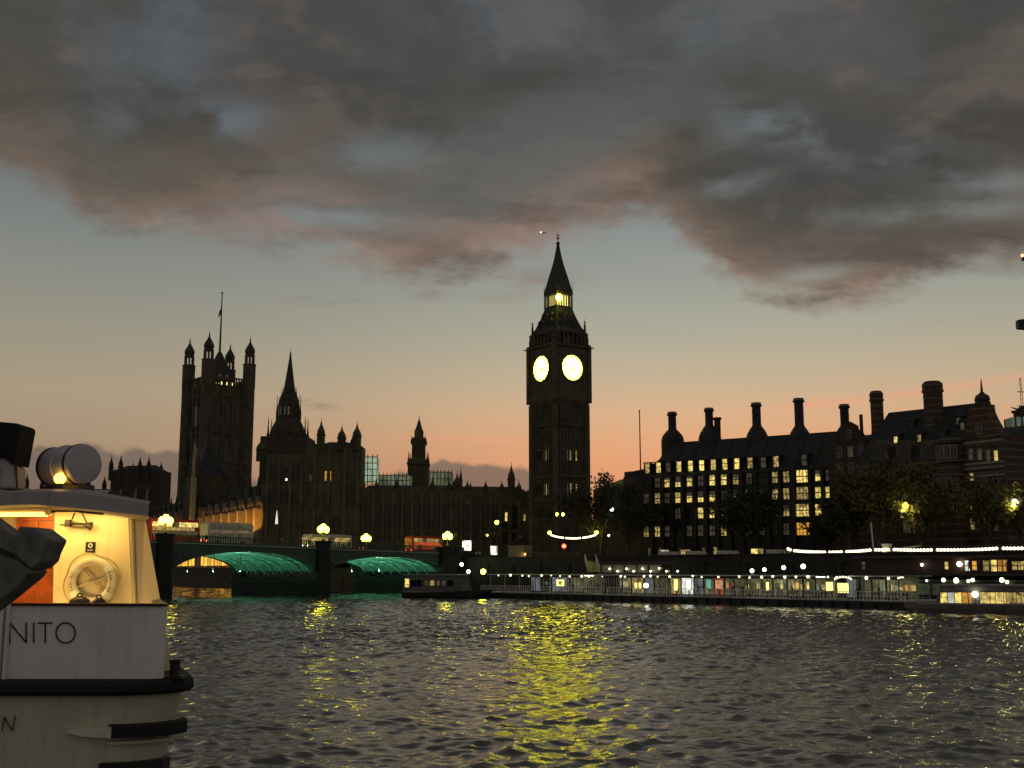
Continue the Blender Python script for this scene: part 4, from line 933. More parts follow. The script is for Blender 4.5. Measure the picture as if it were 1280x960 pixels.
for px, py, s in ((1110,548,'B'),(1139.5,546,'M'),(1122,528,'G'),(1150,526,'G'),(1169,543,'G'),(1182,523,'D'),(1190,530,'D')):   # roof windows
    u, z_ = hm(px, py); v = max(.3, (z_-zeave)*9/(zrid-zeave)); k_ = (A.y+v)/A.y; z2 = z_
    mb = MB(); mb.box(u-.75, u+.75, v-.6, v+1.8, z2-1.0, z2+.9); pitched(mb, u-.9, u+.9, v-.7, v+1.9, z2+.904, z2+1.5); dm = mb.build('roof_dormer', 'slate', ns)
    mb = MB(); mb.box(u-.35, u+.35, v-.66, v-.604, z2-.7, z2+.6); mb.build('pane', 'glass' if s == 'G' else 'win'+s, dm)
for px in (1080, 1098, 1116, 1134, 1152, 1168):
    for py in (592, 612, 634, 658):
        s = {(1168,634):'winM', (1152,634):'winD', (1116,612):'winD', (1134,658):'winD', (1152,658):'winD'}.get((px, py), 'glass'); u, z_ = hm(px, py); window(ns, u, z_, 1.3, 2.2, s, 0, 'pale', (1, 1))
# round bay
u, _ = hm(1190, 600); rb = 17*212/F; mb = MB(); zb = lambda py: hm(1190, py)[1]
mb.lathe([(rb, 0), (rb, zb(598)), (rb+.25, zb(597)), (rb+.25, zb(594)), (rb, zb(593)), (rb, zb(580)), (rb+.3, zb(579)), (rb+.3, zb(574)), (rb+.05, zb(573)), (rb+.05, zb(556)), (rb+.3, zb(555)), (rb+.35, zb(551)), (rb-.2, zb(549)), (rb*.5, zb(547))], 20, (u, .4)); bay = mb.build('round_bay', 'brick', ns)
for i, a_ in enumerate((-150, -128, -104, -82, -58)):
    for py, hh in ((565.5, 2.2), (606, 2.3), (630, 2.3)):
        mb = MB(); mb.X = Matrix.Translation((u, .4, zb(py))) @ Matrix.Rotation(R(a_+90), 4, 'Z'); rr = rb+.05
        mb.box(-.62, -.45, -rr-.14, -rr+.12, -hh/2-.15, hh/2+.15); mb.box(.45, .62, -rr-.14, -rr+.12, -hh/2-.15, hh/2+.15); mb.box(-.45, .45, -rr-.14, -rr+.12, hh/2, hh/2+.15); mb.box(-.45, .45, -rr-.14, -rr+.12, -hh/2-.15, -hh/2); mb.box(-.04, .04, -rr-.1, -rr+.1, -hh/2, hh/2); w_ = mb.build('bay_window', 'pale', bay)
        mb = MB(); mb.X = Matrix.Translation((u, .4, zb(py))) @ Matrix.Rotation(R(a_+90), 4, 'Z'); mb.box(-.44, .44, -rr-.06, -rr+.05, -hh/2, hh/2); mb.build('pane', 'winD' if (i, py) == (3, 630) else 'glass', w_)
# corner gable front
A = P(1207, 600, 210.5); B = P(1256, 600, 203)
def hg(px, py): a_, b_ = hit(px, py, A, B); return a_, b_-GZ
gf = thing('gable_front', 'tall brick gable topped by a small domed lantern with a spike at the mansion corner', 'building', (A.x, A.y, GZ), ang(A, B))
Lf = dist(A, B); mb = MB(); mb.box(0, Lf, 0, 18, 0, hg(1230, 547)[1])
gpts = [hg(1207,547), hg(1252,547), hg(1251,541), hg(1246,537), hg(1242,530), hg(1238,523), hg(1234,514), hg(1233,505), hg(1213,505), hg(1212,512), hg(1209,522), hg(1207,533)]
mb.xz([(a_, b_+.003) for a_, b_ in gpts], 0, 2.2); mb.build('wall', 'brick', gf)
mb = MB(); pitched(mb, Lf*.05, Lf*.92, 2.25, 18, hg(1230,547)[1]+.004, hg(1230,528)[1], .5); mb.build('roof', 'slate', gf)
mb = MB()
for py in (585, 579, 595, 552, 617):
    z_ = hg(1230, py)[1]; mb.box(-.1, Lf+.1, -.22, -.004, z_-.18, z_+.22)
mb.build('string_course', 'pale', gf)
u, z_ = hg(1223, 505); s_ = 208/F
mb = MB(); zf = lambda py: hg(1223, py)[1]
mb.lathe([(10*s_, zf(506)), (10*s_, zf(503)), (8.6*s_, zf(502)), (9.6*s_, zf(499)), (8.2*s_, zf(494.5)), (4.0*s_, zf(491.5)), (1.7*s_, zf(489)), (1.1*s_, zf(480)), (.3*s_, zf(472))], 12, (u, 1.1)); mb.build('domed_lantern', 'iron', gf)
window(gf, hg(1224,536)[0], hg(1224,536)[1], 1.1, 2.0, 'glass', 0, 'pale', (1, 1))
for px, py, s in ((1214,568,'D'),(1225,568,'D'),(1235.5,569,'D'),(1245.5,570,'B'),(1215,598,'M'),(1231,598,'G'),(1245,598,'G'),(1216,632,'B'),(1230,634,'D'),(1244,634,'D'),(1216,655,'M'),(1231,655,'D'),(1245,656,'D')):
    a_, b_ = hg(px, py); window(gf, a_, b_, .85, 1.9, 'glass' if s == 'G' else 'win'+s, 0, 'pale', (0, 1))
# building at the right edge with flared chimney pots
A = P(1249, 560, 232); B = P(1330, 560, 220)
rbld = thing('slate_house', 'dark slate roofed house with a flared chimney at the right edge', 'building', (A.x, A.y, GZ), ang(A, B))
hr = lambda px, py: (hit(px, py, A, B)[0], hit(px, py, A, B)[1]-GZ); Lr = dist(A, B)
mb = MB(); mb.box(0, Lr, 0, 14, 0, hr(1260,590)[1]); mb.build('wall', 'brick2', rbld)
mb = MB(); z0_, z1_ = hr(1260,590)[1]+.003, hr(1262,541)[1]; mb.add([(0,0,z0_),(Lr,0,z0_),(Lr,14,z0_),(0,14,z0_),(1.0,3,z1_),(Lr,3,z1_),(Lr,11,z1_),(1.0,11,z1_)], [(0,1,5,4),(1,2,6,5),(2,3,7,6),(3,0,4,7),(4,5,6,7)]); mb.build('roof', 'slate', rbld)
a_, b_ = hr(1265, 515); mb = MB(); mb.box(a_-1.0, a_+1.2, 1.8, 4, z1_-4, b_); mb.box(a_-1.3, a_+1.5, 1.6, 4.2, b_+.003, b_+.5); mb.build('chimney', 'brick2', rbld)
mb = MB(); mb.add([(a_-2.0,2.4,b_+1.45),(a_-.4,2.4,b_+.9),(a_+.2,2.4,b_+1.3),(a_+1.9,2.4,b_+1.5),(a_+.4,2.4,b_+.503),(a_-.5,2.4,b_+.503),(a_-2.0,3.0,b_+1.45),(a_-.4,3.0,b_+.9),(a_+.2,3.0,b_+1.3),(a_+1.9,3.0,b_+1.5),(a_+.4,3.0,b_+.503),(a_-.5,3.0,b_+.503)], [(0,1,5),(1,2,4,5),(2,3,4),(11,7,6),(11,10,8,7),(10,9,8),(0,6,7,1),(1,7,8,2),(2,8,9,3),(3,9,10,4),(5,11,6,0)]); mb.build('chimney_pot', 'black', rbld)
for px, py, s in ((1266,552,'D'),(1264,567,'M'),(1266,578,'D')):
    a_, b_ = hr(px, py); mb = MB(); mb.box(a_-.6, a_+.6, .2, 3, b_-.9, b_+.9); dm = mb.build('roof_dormer', 'pale', rbld); mb = MB(); mb.box(a_-.35, a_+.35, .14, .196, b_-.7, b_+.7); mb.build('pane', 'win'+s, dm)
scaffold('scaffold_tower', 'sheeted scaffold with bright white work lights at the far right edge', 1272, 1312, 520, 602, 212, 5, 'scafdim', levels=5, bays=5)
p = P(1276.5, 590, 211.4); wl = thing('work_light', 'bright white work light glaring from the scaffold at the right edge', 'work light', (p.x, p.y, p.z)); mb = MB(); mb.box(-.75, .6, .05, .25, -.9, .9); mb.build('casing', 'steel', wl); mb = MB(); mb.box(-.65, .5, 0, .046, -.8, .8); mb.build('lamp_glass', 'globew', wl)
# antenna mast and crane at the edge
p = P(1278.5, 520, 213.8); an = thing('antenna', 'thin lattice antenna on the scaffold at the right edge', 'antenna', (p.x, p.y, Z(520,213.8)))
mb = MB(); h_ = Z(472,213)-Z(520,213)
for x in (-.25, .25): mb.tube([(x,0,0), (x*.4,0,h_)], .05, 4)
for i in range(8): z_ = h_*i/8; mb.tube([(-.25,0,z_), (.22,0,z_+h_/8)], .03, 4)
mb.box(-.9, .9, -.05, .05, h_*.25, h_*.27); mb.box(-.7, .7, -.05, .05, h_*.62, h_*.64); mb.build('lattice', 'steel', an)
YC = 300; p1 = P(1276, 319, YC); p2 = P(1271.5, 406, YC); zb2 = p2.z
cr_ = thing('tower_crane', 'tower crane at the right edge showing a dark counterweight and a red light', 'crane', (p2.x+13, YC, GZ))
o_ = Vector((p2.x+13, YC, GZ)); zc_ = zb2-GZ
mb = MB()
for sx in (-.8, .8):
    for sy in (-.8, .8): mb.box(sx-.1, sx+.1, sy-.1, sy+.1, 0, zc_)
k = 0
while k < zc_-2: mb.tube([(-.8,-.8,k), (.8,-.8,k+2)], .07, 4); mb.tube([(.8,.8,k), (-.8,.8,k+2)], .07, 4); mb.tube([(-.8,.8,k), (-.8,-.8,k+2)], .07, 4); mb.tube([(.8,-.8,k), (.8,.8,k+2)], .07, 4); k += 2
mb.build('mast', 'steel', cr_)
mb = MB(); mb.box(-12.4, 40, -.6, -.45, zc_+.2, zc_+.4); mb.box(-12.4, 40, .45, .6, zc_+.2, zc_+.4); mb.tube([(2,0,zc_+1.8), (40,0,zc_+1.5)], .1, 4)
for i in range(20): mb.tube([(2+i*1.9, -.5, zc_+.3), (2.9+i*1.9, 0, zc_+1.75)], .06, 4); mb.tube([(2.9+i*1.9, 0, zc_+1.75), (3.9+i*1.9, -.5, zc_+.3)], .06, 4)
ax = p1.x-o_.x+.5; az_ = p1.z-GZ-.6
mb.tube([(0,0,zc_), (0,0,az_)], .25, 6); mb.tube([(0,0,az_), (ax, 0, az_)], .15, 6); mb.tube([(0,0,az_-1), (38,0,zc_+1.6)], .05, 4); mb.tube([(0,0,az_-1), (-11,0,zc_+.5)], .05, 4); mb.build('jib', 'steel', cr_)
mb = MB(); mb.loft([[(-13,-.9,zc_-1.1),(-9.5,-1,zc_-1.4),(-9.5,1,zc_-1.4),(-13,.9,zc_-1.1)], [(-13,-.9,zc_+1.2),(-9.5,-1,zc_+1.7),(-9.5,1,zc_+1.7),(-13,.9,zc_+1.2)]]); mb.build('counterweight', 'black', cr_)
mb = MB(); mb.ball((ax-.1, 0, az_+.55), .42, 8, 6); mb.build('warning_light', mat('red_beacon', (.5,.1,.05), .4, emit=(1,.22,.10), es=5), cr_)
mb = MB(); mb.box(ax-.3, ax+1.6, -.3, .3, az_-.9, az_-.2); mb.build('beacon_bracket', 'black', cr_)
# aeroplane light in the sky
YP = 3200; p = P(679, 291, YP)
pl = thing('aeroplane', 'tiny aeroplane with a bright landing light near the tower tip', 'aeroplane', tuple(p), R(35))
mb = MB(); mb.X = Matrix.Rotation(math.pi/2, 4, 'Y'); mb.lathe([(.1,-9),(1.0,-7),(1.2,0),(1.1,5),(.2,9)], 10); mb.build('fuselage', 'greypaint', pl, True)
mb = MB(); mb.add([(-2.5,0,-.4),(2,0,-.4),(3,-9,.2),(1.5,-9,.2),(3,9,.2),(1.5,9,.2),(-2.5,0,-.1),(2,0,-.1),(3,-9,.3),(1.5,-9,.3),(3,9,.3),(1.5,9,.3)], [(0,3,2,1),(6,7,8,9),(0,6,9,3),(1,2,8,7),(2,3,9,8),(0,1,4,5),(6,11,10,7),(0,5,11,6),(1,7,10,4),(4,10,11,5)]); mb.build('wing', 'greypaint', pl)
mb = MB(); mb.xz([(7,.5),(9,.5),(9.6,3.6),(8.4,3.6)], -.12, .12); mb.build('tail_fin', 'greypaint', pl)
mb = MB(); mb.lathe([(.2,-2.6),(2.6,-1.2),(3.2,0),(2.6,1.2),(.2,2.6)], 10, (-8, 0)); mb.build('landing_light', mat('landing_light', (.6,.6,.6), .4, emit=(1,.86,.72), es=1.6), pl)

# ================================================================== TREES
def tree(label, px, Y, pyt, wpx, seed, leafm='leaf2', n=1500, base=GZ, clear=.25, leaf=.36, bare=False):
    p = P(px, 690, Y); g = random.Random(seed); H = Z(pyt-6, Y)-base; Rr = wpx*.66*Y/F; n = int(n*1.5)
    t = thing('plane_tree', label, 'tree', (p.x, Y, base), 0, 'plane trees along the embankment')
    mb = MB(); tips = []
    def limb(a, d, L, r, dep):
        pts = [a]; v = d.normalized()
        for i in range(4):
            v = (v+Vector((g.uniform(-.28,.28), g.uniform(-.28,.28), g.uniform(-.04,.22)))).normalized(); pts.append(pts[-1]+v*L/4)
        mb.tube([tuple(q_) for q_ in pts], [r*(1-.16*i) for i in range(5)], 6 if dep < 2 else 4)
        if dep >= 3: tips.extend(pts[1:]); return
        for k in range(4 if dep == 0 else 3):
            a_ = g.uniform(0, 6.283); up = g.uniform(.15, .9)
            out = Vector((math.cos(a_)*Rr, math.sin(a_)*Rr*.9, up*H*.5)).normalized()
            limb(pts[g.choice((2, 3, 4))], (v*.35+out), L*g.uniform(.55, .75), r*.5, dep+1)
        if dep >= 1: tips.extend(pts[2:])
    h0 = H*clear; mb.tube([(0,0,0), (g.uniform(-.15,.15),0,h0*.5), (g.uniform(-.3,.3),g.uniform(-.3,.3),h0)], [.55,.42,.38], 8)
    for k in range(5):
        a_ = k*1.2566+g.uniform(-.4,.4); limb(Vector((0,0,h0*g.uniform(.85,1.0))), Vector((math.cos(a_)*.75, math.sin(a_)*.75, g.uniform(.8,1.5))), H*.38, .26, 1)
    limb(Vector((0,0,h0)), Vector((0,0,1)), H*.45, .32, 1)
    mb.build('trunk', 'bark', t)
    lf = MB(); rgn = np.random.default_rng(seed)
    for i in range(n):
        c = Vector(tips[g.randrange(len(tips))])+Vector((rgn.normal()*Rr*.11, rgn.normal()*Rr*.11, rgn.normal()*Rr*.11))
        if c.z > H: c.z = H-g.random()*1.5
        s = leaf*g.uniform(.5, 1.25); e1 = Vector((rgn.normal(), rgn.normal(), rgn.normal())).normalized(); e2 = e1.orthogonal().normalized(); e2 = (Matrix.Rotation(g.uniform(0, 6.28), 3, e1) @ e2)
        e3 = e1.cross(e2)
        lf.v += [tuple(c+e2*s), tuple(c+e3*s*.6), tuple(c-e2*s), tuple(c-e3*s*.6)]; b = len(lf.v)-4; lf.f.append((b, b+1, b+2, b+3))
    me = bpy.data.meshes.new('crown'); me.from_pydata(lf.v, [], lf.f); me.materials.append(K[leafm])
    o = bpy.data.objects.new('crown', me); COL.objects.link(o); o.parent = t
    return t
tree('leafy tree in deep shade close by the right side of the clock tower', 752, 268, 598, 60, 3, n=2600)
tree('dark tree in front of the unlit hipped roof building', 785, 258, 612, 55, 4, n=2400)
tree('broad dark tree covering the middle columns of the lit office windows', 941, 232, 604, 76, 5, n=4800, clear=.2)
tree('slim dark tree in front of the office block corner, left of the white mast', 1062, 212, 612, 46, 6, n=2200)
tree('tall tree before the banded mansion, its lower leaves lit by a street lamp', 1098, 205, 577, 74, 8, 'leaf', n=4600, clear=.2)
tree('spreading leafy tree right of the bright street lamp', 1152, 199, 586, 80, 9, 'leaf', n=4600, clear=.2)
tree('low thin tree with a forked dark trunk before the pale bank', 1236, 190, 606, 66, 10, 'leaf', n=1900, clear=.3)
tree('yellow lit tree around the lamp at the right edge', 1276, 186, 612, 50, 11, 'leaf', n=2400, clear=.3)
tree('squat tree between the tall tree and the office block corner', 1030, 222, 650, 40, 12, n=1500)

# ================================================================== STREET LAMPS
def lamp_post(name, label, px, py, Y, gm='globew', base=GZ, r=.32, double=False, group='street lamps on the embankment'):
    p = P(px, py, Y); h_ = p.z-base
    t = thing(name, label, 'street lamp', (p.x, Y, base), 0, group)
    mb = MB(); mb.lathe([(.28,0),(.28,.5),(.15,.7),(.09,1.2),(.06,h_-.5),(.12,h_-.45),(.05,h_-.4)], 8); mb.build('post', 'black', t)
    xs = (-.75, .75) if double else (0,)
    if double: m2 = MB(); m2.tube([(-.75,0,h_-.35),(-.3,0,h_-.55),(.3,0,h_-.55),(.75,0,h_-.35)], .05, 6); m2.build('bracket', 'black', t)
    for x in xs:
        m3 = MB(); m3.ball((x, 0, h_), r, 10, 8); g_ = m3.build('lamp_globe', gm, t, True)
        m4 = MB(); m4.lathe([(r*.55, h_+r*.93), (r*.3, h_+r*1.2), (.02, h_+r*1.5)], 8, (x, 0)); m4.build('cap', 'black', g_)
    return t
lamp_post('street_lamp', 'twin headed street lamp glowing before the clock tower base', 700, 643, 288, 'globe', r=.38, double=True)
lamp_post('street_lamp', 'yellow street lamp in front of the long wing right end', 621, 653, 296, 'globe', r=.5)
lamp_post('street_lamp', 'small pinkish street lamp low before the long wing', 609, 669, 300, 'amber', r=.28)
lamp_post('street_lamp', 'white street lamp beside the trees right of the clock tower', 765, 637, 256, 'globew', r=.42)
lamp_post('street_lamp', 'short lamp post below the trees, right of the festoon end', 761, 669.5, 250, 'globew', r=.22)
lamp_post('street_lamp', 'yellow street lamp shining between the two mansion trees', 1132, 632, 196, 'globe', r=.48)
lamp_post('street_lamp', 'white street lamp with lit yellow leaves at the right edge', 1268.5, 628, 184, 'globew', r=.55)
for (px, py, Y, e, c_) in ((1132, 636, 194.5, 520, (1,.80,.26)), (1266, 632, 183, 620, (1,.88,.22))):
    p = P(px, py, Y); pointlight('street_lamp_light', tuple(p), c_, e, None, .3)
# ---- garlands of bulbs
def garland(name, label, pts, r, step, lampends=False, group=None):
    """pts: world points of the hanging points; bulbs close together on a cable"""
    t = thing(name, label, 'string lights', (pts[0].x, pts[0].y, GZ)); o = Vector((pts[0].x, pts[0].y, GZ))
    cb = MB(); spots = []
    for a, b in zip(pts[:-1], pts[1:]):
        L = (b-a).length; n = max(3, int(L/step)); sag = L*(.035 if len(pts) < 6 else .012); prev = []
        for i in range(n+1):
            s = i/n; q_ = a.lerp(b, s)-o; q_.z -= sag*4*s*(1-s); prev.append(tuple(q_))
            if .03 < s < .97: spots.append((q_.x, q_.y, q_.z-.14))
        cb.tube(prev, .03, 4)
    cb.build('cable', 'black', t); first = None
    for s_ in spots[:99]:
        if first is None: m_ = MB(); m_.ball((0,0,0), r, 8, 6, .9); first = m_.build('bulb', 'bulb', t); first.location = s_
        else: dup(first, t, s_)
    if len(spots) > 99:
        m_ = MB()
        for s_ in spots[99:]: m_.ball(s_, r, 8, 6, .9)
        tag(m_.build('bulbs', 'bulb', t), kind='stuff')
    for p in pts: ps = MB(); q_ = p-o; ps.lathe([(.18, 0), (.10, .5), (.06, q_.z+.1)], 6, (q_.x, q_.y)); ps.build('post', 'black', t)
    return t
garland('festoon_lights', 'sagging garland of white bulbs in front of the clock tower foot', [P(687, 667.5, 272), P(706, 671.5, 270), P(727, 671.5, 268), P(745.5, 667.5, 266)], .24, .42)
for px in (687, 745.5):
    lamp_post('street_lamp', 'globe lamp at the %s end of the garland before the clock tower' % ('left' if px < 700 else 'right'), px, 666, 271.5 if px < 700 else 265.5, 'globe', r=.42, group='lamps at the ends of the garland')
def on_wall(px, py, v=23):
    u, z_ = hit(px, py, pier(0, v), pier(100, v)); q_ = pier(u, v); return Vector((q_.x, q_.y, z_))
fp_ = [on_wall(*q_) for q_ in ((983, 684), (990, 687), (1034, 689), (1055, 688.5), (1091, 686), (1114, 685.5), (1168, 686), (1250, 684), (1300, 683))]
garland('festoon_lights', 'long line of white festoon bulbs along the embankment in front of the mansion trees', list(reversed(fp_)), .25, .50)
p = P(1091, 660, 190); mp_ = thing('white_mast', 'slim pale mast rising above the festoon bulbs before the tall tree', 'mast', (p.x, p.y, GZ)); mb = MB(); mb.tube([(0,0,0), (-.25,0,Z(653,190)-GZ)], [.16,.10], 8); mb.build('pole', 'whitepaint', mp_); mb = MB(); mb.lathe([(.3,0),(.3,.3),(.18,.5)], 8); mb.build('base', 'steel', mp_)

# ================================================================== STATUE AT THE BRIDGE FOOT
p = P(650, 690, 262); st_ = thing('chariot_statue', 'dark bronze chariot group with rearing horses on a stone plinth at the bridge foot', 'statue', (p.x, p.y, GZ), R(-40))
sz = (Z(682, 262)-GZ)
mb = MB(); mb.box(-2.6, 2.6, -1.7, 1.7, 0, .5); mb.box(-2.3, 2.3, -1.4, 1.4, .503, sz-.3); mb.box(-2.5, 2.5, -1.6, 1.6, sz-.297, sz); mb.build('plinth', 'pale', st_)
def skin(name, joints, edges, m, parent, root=0, sub=2, extra=None):
    me = bpy.data.meshes.new(name); me.from_pydata([j[0] for j in joints], edges, []); o = bpy.data.objects.new(name, me); COL.objects.link(o)
    md = o.modifiers.new('s', 'SKIN'); o.modifiers.new('d', 'SUBSURF').levels = sub
    for i, j in enumerate(joints):
        r = j[1]; me.skin_vertices[0].data[i].radius = (r, r) if not isinstance(r, tuple) else r
        me.skin_vertices[0].data[i].use_root = (i == root)
    dg = bpy.context.evaluated_depsgraph_get(); ev = o.evaluated_get(dg); nm = bpy.data.meshes.new_from_object(ev); o.modifiers.clear(); o.data = nm; nm.name = name; bpy.data.meshes.remove(me)
    nm.materials.clear(); nm.materials.append(K[m] if isinstance(m, str) else m)
    for p_ in nm.polygons: p_.use_smooth = True
    if parent: o.parent = parent
    return o
for y in (-.6, .6):
    J = [((0,y,1.5),.42), ((.9,y,1.75),.38), ((1.4,y,2.4),.22), ((1.85,y,2.75),.18), ((2.3,y,2.5),.10), ((-.3,y,.8),.2), ((-.1,y,.4),.11), ((-.35,y,0.03),.08), ((1.2,y,1.3),.15), ((1.7,y,1.35),.10), ((1.75,y,.95),.07), ((-.6,y,1.4),.1), ((-1.0,y,.8),.05)]
    o = skin('horse', J, [(0,1),(1,2),(2,3),(3,4),(0,5),(5,6),(6,7),(1,8),(8,9),(9,10),(0,11),(11,12)], 'black', st_); o.location = (.3, 0, sz)
mb = MB(); mb.box(-2.1, -.6, -.8, .8, sz+.5, sz+.65); mb.box(-.75, -.6, -.8, .8, sz+.65, sz+1.4); mb.torus((-1.4, .95, sz+.56), .55, .07, 20, 6); mb.torus((-1.4, -.95, sz+.56), .55, .07, 20, 6); mb.build('chariot', 'black', st_)
J = [((0,0,1.0),.19), ((0,0,1.55),.20), ((0,0,1.75),.08), ((0,0,2.0),.14), ((.35,.45,2.0),.06), ((.45,.5,2.5),.05), ((.3,-.4,1.5),.06), ((.6,-.5,1.7),.05), ((0,.05,.5),.17), ((0,.1,0),.22)]
o = skin('charioteer', J, [(0,1),(1,2),(2,3),(1,4),(4,5),(1,6),(6,7),(0,8),(8,9)], 'black', st_); o.location = (-1.3, 0, sz+.65)
mb = MB(); mb.tube([(-.85,.5,sz+1.2), (-.82,.5,sz+4.0)], .035, 6); mb.build('spear', 'black', st_)
p = P(653, 700, 256); fl_ = thing('stone_kiosk', 'small stone kiosk lit orange on one side beside the chariot statue', 'kiosk', (p.x, p.y, 5.0), R(-30))
mb = MB(); mb.box(-1.6, 1.6, -1.2, 1.2, 0, 3.6); mb.box(-1.8, 1.8, -1.4, 1.4, 3.603, 3.95); mb.box(-.5, .5, -1.25, -1.204, 0, 2.3); mb.build('masonry', 'pale', fl_)
mb = MB(); mb.box(-.45, .45, -1.29, -1.254, 0.05, 2.25); mb.build('door', 'black', fl_); mb = MB(); mb.box(1.3, 1.55, -1.5, -1.25, 3.2, 3.45); mb.build('wall_lamp', 'amber', fl_)
pointlight('wall_lamp_light', (1.1, -2.2, 2.9), (1, .5, .1), 26, fl_, .1)

# ================================================================== BUSES AND TRAFFIC
def bus(label, px, v, body, wl, wu, ad=None, cat='bus', name='double_decker_bus', deckers=2, L=10.5, flip=False):
    # the u on the bridge where the bus middle shows at px on the line v
    a, b = br(-60, v), br(90, v); u = hit(px, 668, a, b)[0]-60; p = br(u, v)
    t = thing(name, label, cat, (p.x, p.y, deck(u)+.01), BRA+(math.pi if flip else 0), 'buses crossing the bridge')
    H = 4.35 if deckers == 2 else 3.2; w = 1.25; x0, x1 = -L/2, L/2
    mb = MB(); q_ = [(x0+.15, .35), (x1-.1, .35), (x1, .7), (x1-.05, 2.0), (x1-.25, H-.3), (x1-.6, H), (x0+.3, H), (x0, H-.4), (x0, .7)]
    mb.xz(q_, -w, w); mb.build('body', body, t)
    rows = ((1.35, 2.25, wl), (3.0, 3.85, wu)) if deckers == 2 else ((1.35, 2.55, wl),)
    for k, (z0, z1, m) in enumerate(rows):
        for s in (-1, 1):
            n = 7
            for i in range(n):
                xa = x0+.45+i*(L-.9)/n; mb = MB(); mb.box(xa+.05, xa+(L-.9)/n-.05, *sorted((s*(w+.004), s*(w+.03))), z0, z1); mb.build('window', m if (i*5+k*3+int(px)) % 4 else 'winD', t)
        mb = MB(); mb.box(x1-.10, x1+.02, -w+.15, w-.15, z0-.1, z1); mb.build('windscreen', 'winM', t)
    if ad:
        mb = MB(); mb.box(x0+.6, x1-1.2, -w-.045, -w-.005, 2.35, 2.92); mb.build('side_panel', ad, t)
        mb = MB(); mb.box(x0+.6, x1-1.2, w+.005, w+.045, 2.35, 2.92); mb.build('side_panel', ad, t)
    for x in (x0+2.2, x1-2.4):
        for s in (-1, 1):
            mb = MB(); mb.X = Matrix.Translation((x, s*(w-.1), .48)) @ Matrix.Rotation(math.pi/2, 4, 'X'); mb.lathe([(.1,-.17),(.48,-.16),(.48,.16),(.1,.17)], 16); wh = mb.build('wheel', 'rubber', t)
            mb = MB(); mb.X = Matrix.Translation((x, s*(w+.075), .48)) @ Matrix.Rotation(math.pi/2, 4, 'X'); mb.lathe([(.24,-.02),(.24,.02)], 12); mb.build('rim', 'greypaint', wh)
    for s in (-.9, .9):
        mb = MB(); mb.ball((x1+.02, s, .85), .16, 8, 6); mb.build('headlight', 'globew', t)
        mb = MB(); mb.box(x0-.03, x0+.003, s-.15, s+.15, .8, 1.2); mb.build('tail_light', 'redlight', t)
    return t
bus('red double decker bus with glowing red flanks near the landward end of the bridge', 531, 17, 'red', 'adred', 'winM', 'adred')
bus('pale double decker bus crossing above the first green arch', 284, 8, 'busgrey', 'winD', 'winD', mat('bus_side_advert', (.55,.42,.34), .5, emit=(1,.62,.4), es=.10, evar=.8, escale=1.4))
bus('single decker bus with warm lit windows above the pier between the arches', 409, 10, 'busgrey', 'winM', 'winM', deckers=1, name='single_decker_bus', L=11.5, flip=True)
bus('dark red bus with a bright upper strip just right of the party boat', 214, 7.5, 'red', 'winD', 'winB', 'winM')
def car(label, px, v, m, flip=False):
    a, b = br(-60, v), br(90, v); u = hit(px, 672, a, b)[0]-60; p = br(u, v)
    t = thing('car', label, 'car', (p.x, p.y, deck(u)+.01), BRA+(math.pi if flip else 0), 'cars on the bridge')
    mb = MB(); mb.xz([(-2.1,.3),(2.1,.3),(2.15,.75),(1.2,.95),(.55,1.45),(-1.0,1.48),(-1.8,1.0),(-2.15,.9)], -.85, .85); mb.build('body', m, t)
    mb = MB(); mb.xz([(.95,.98),(.52,1.36),(-.95,1.39),(-1.55,1.02)], -.865, .865); mb.build('window', 'glass', t)
    for x in (-1.3, 1.3):
        for s in (-1, 1): mb = MB(); mb.X = Matrix.Translation((x, s*.78, .31)) @ Matrix.Rotation(math.pi/2, 4, 'X'); mb.lathe([(.06,-.1),(.31,-.09),(.31,.09),(.06,.1)], 14); mb.build('wheel', 'rubber', t)
    for s in (-.6, .6):
        mb = MB(); mb.ball((2.14, s, .68), .11, 8, 6); mb.build('headlight', 'globew', t); mb = MB(); mb.box(-2.18, -2.12, s-.15, s+.15, .75, .9); mb.build('tail_light', 'redlight', t)
    return t
car('small dark car between the two buses above the second arch', 462, 9, 'coat1'); car('pale van like car at the landward end of the bridge', 590, 10, 'busgrey', True)
p = P(705, 684, 266); sig = thing('traffic_light', 'traffic light glowing red in front of the clock tower foot', 'traffic light', (p.x, p.y, GZ))
mb = MB(); mb.tube([(0,0,0), (0,0,p.z-GZ)], .07, 6); mb.build('pole', 'black', sig)
mb = MB(); mb.box(-.28, .28, .02, .35, p.z-GZ-.7, p.z-GZ+.6); mb.build('casing', 'black', sig); mb = MB(); mb.ball((0,-.02,p.z-GZ+.25), .5, 10, 8); mb.build('red_lamp', 'redlight', sig)
pointlight('red_light', (0,-.8,p.z-GZ+.2), (1,.08,.03), 160, sig, .1)
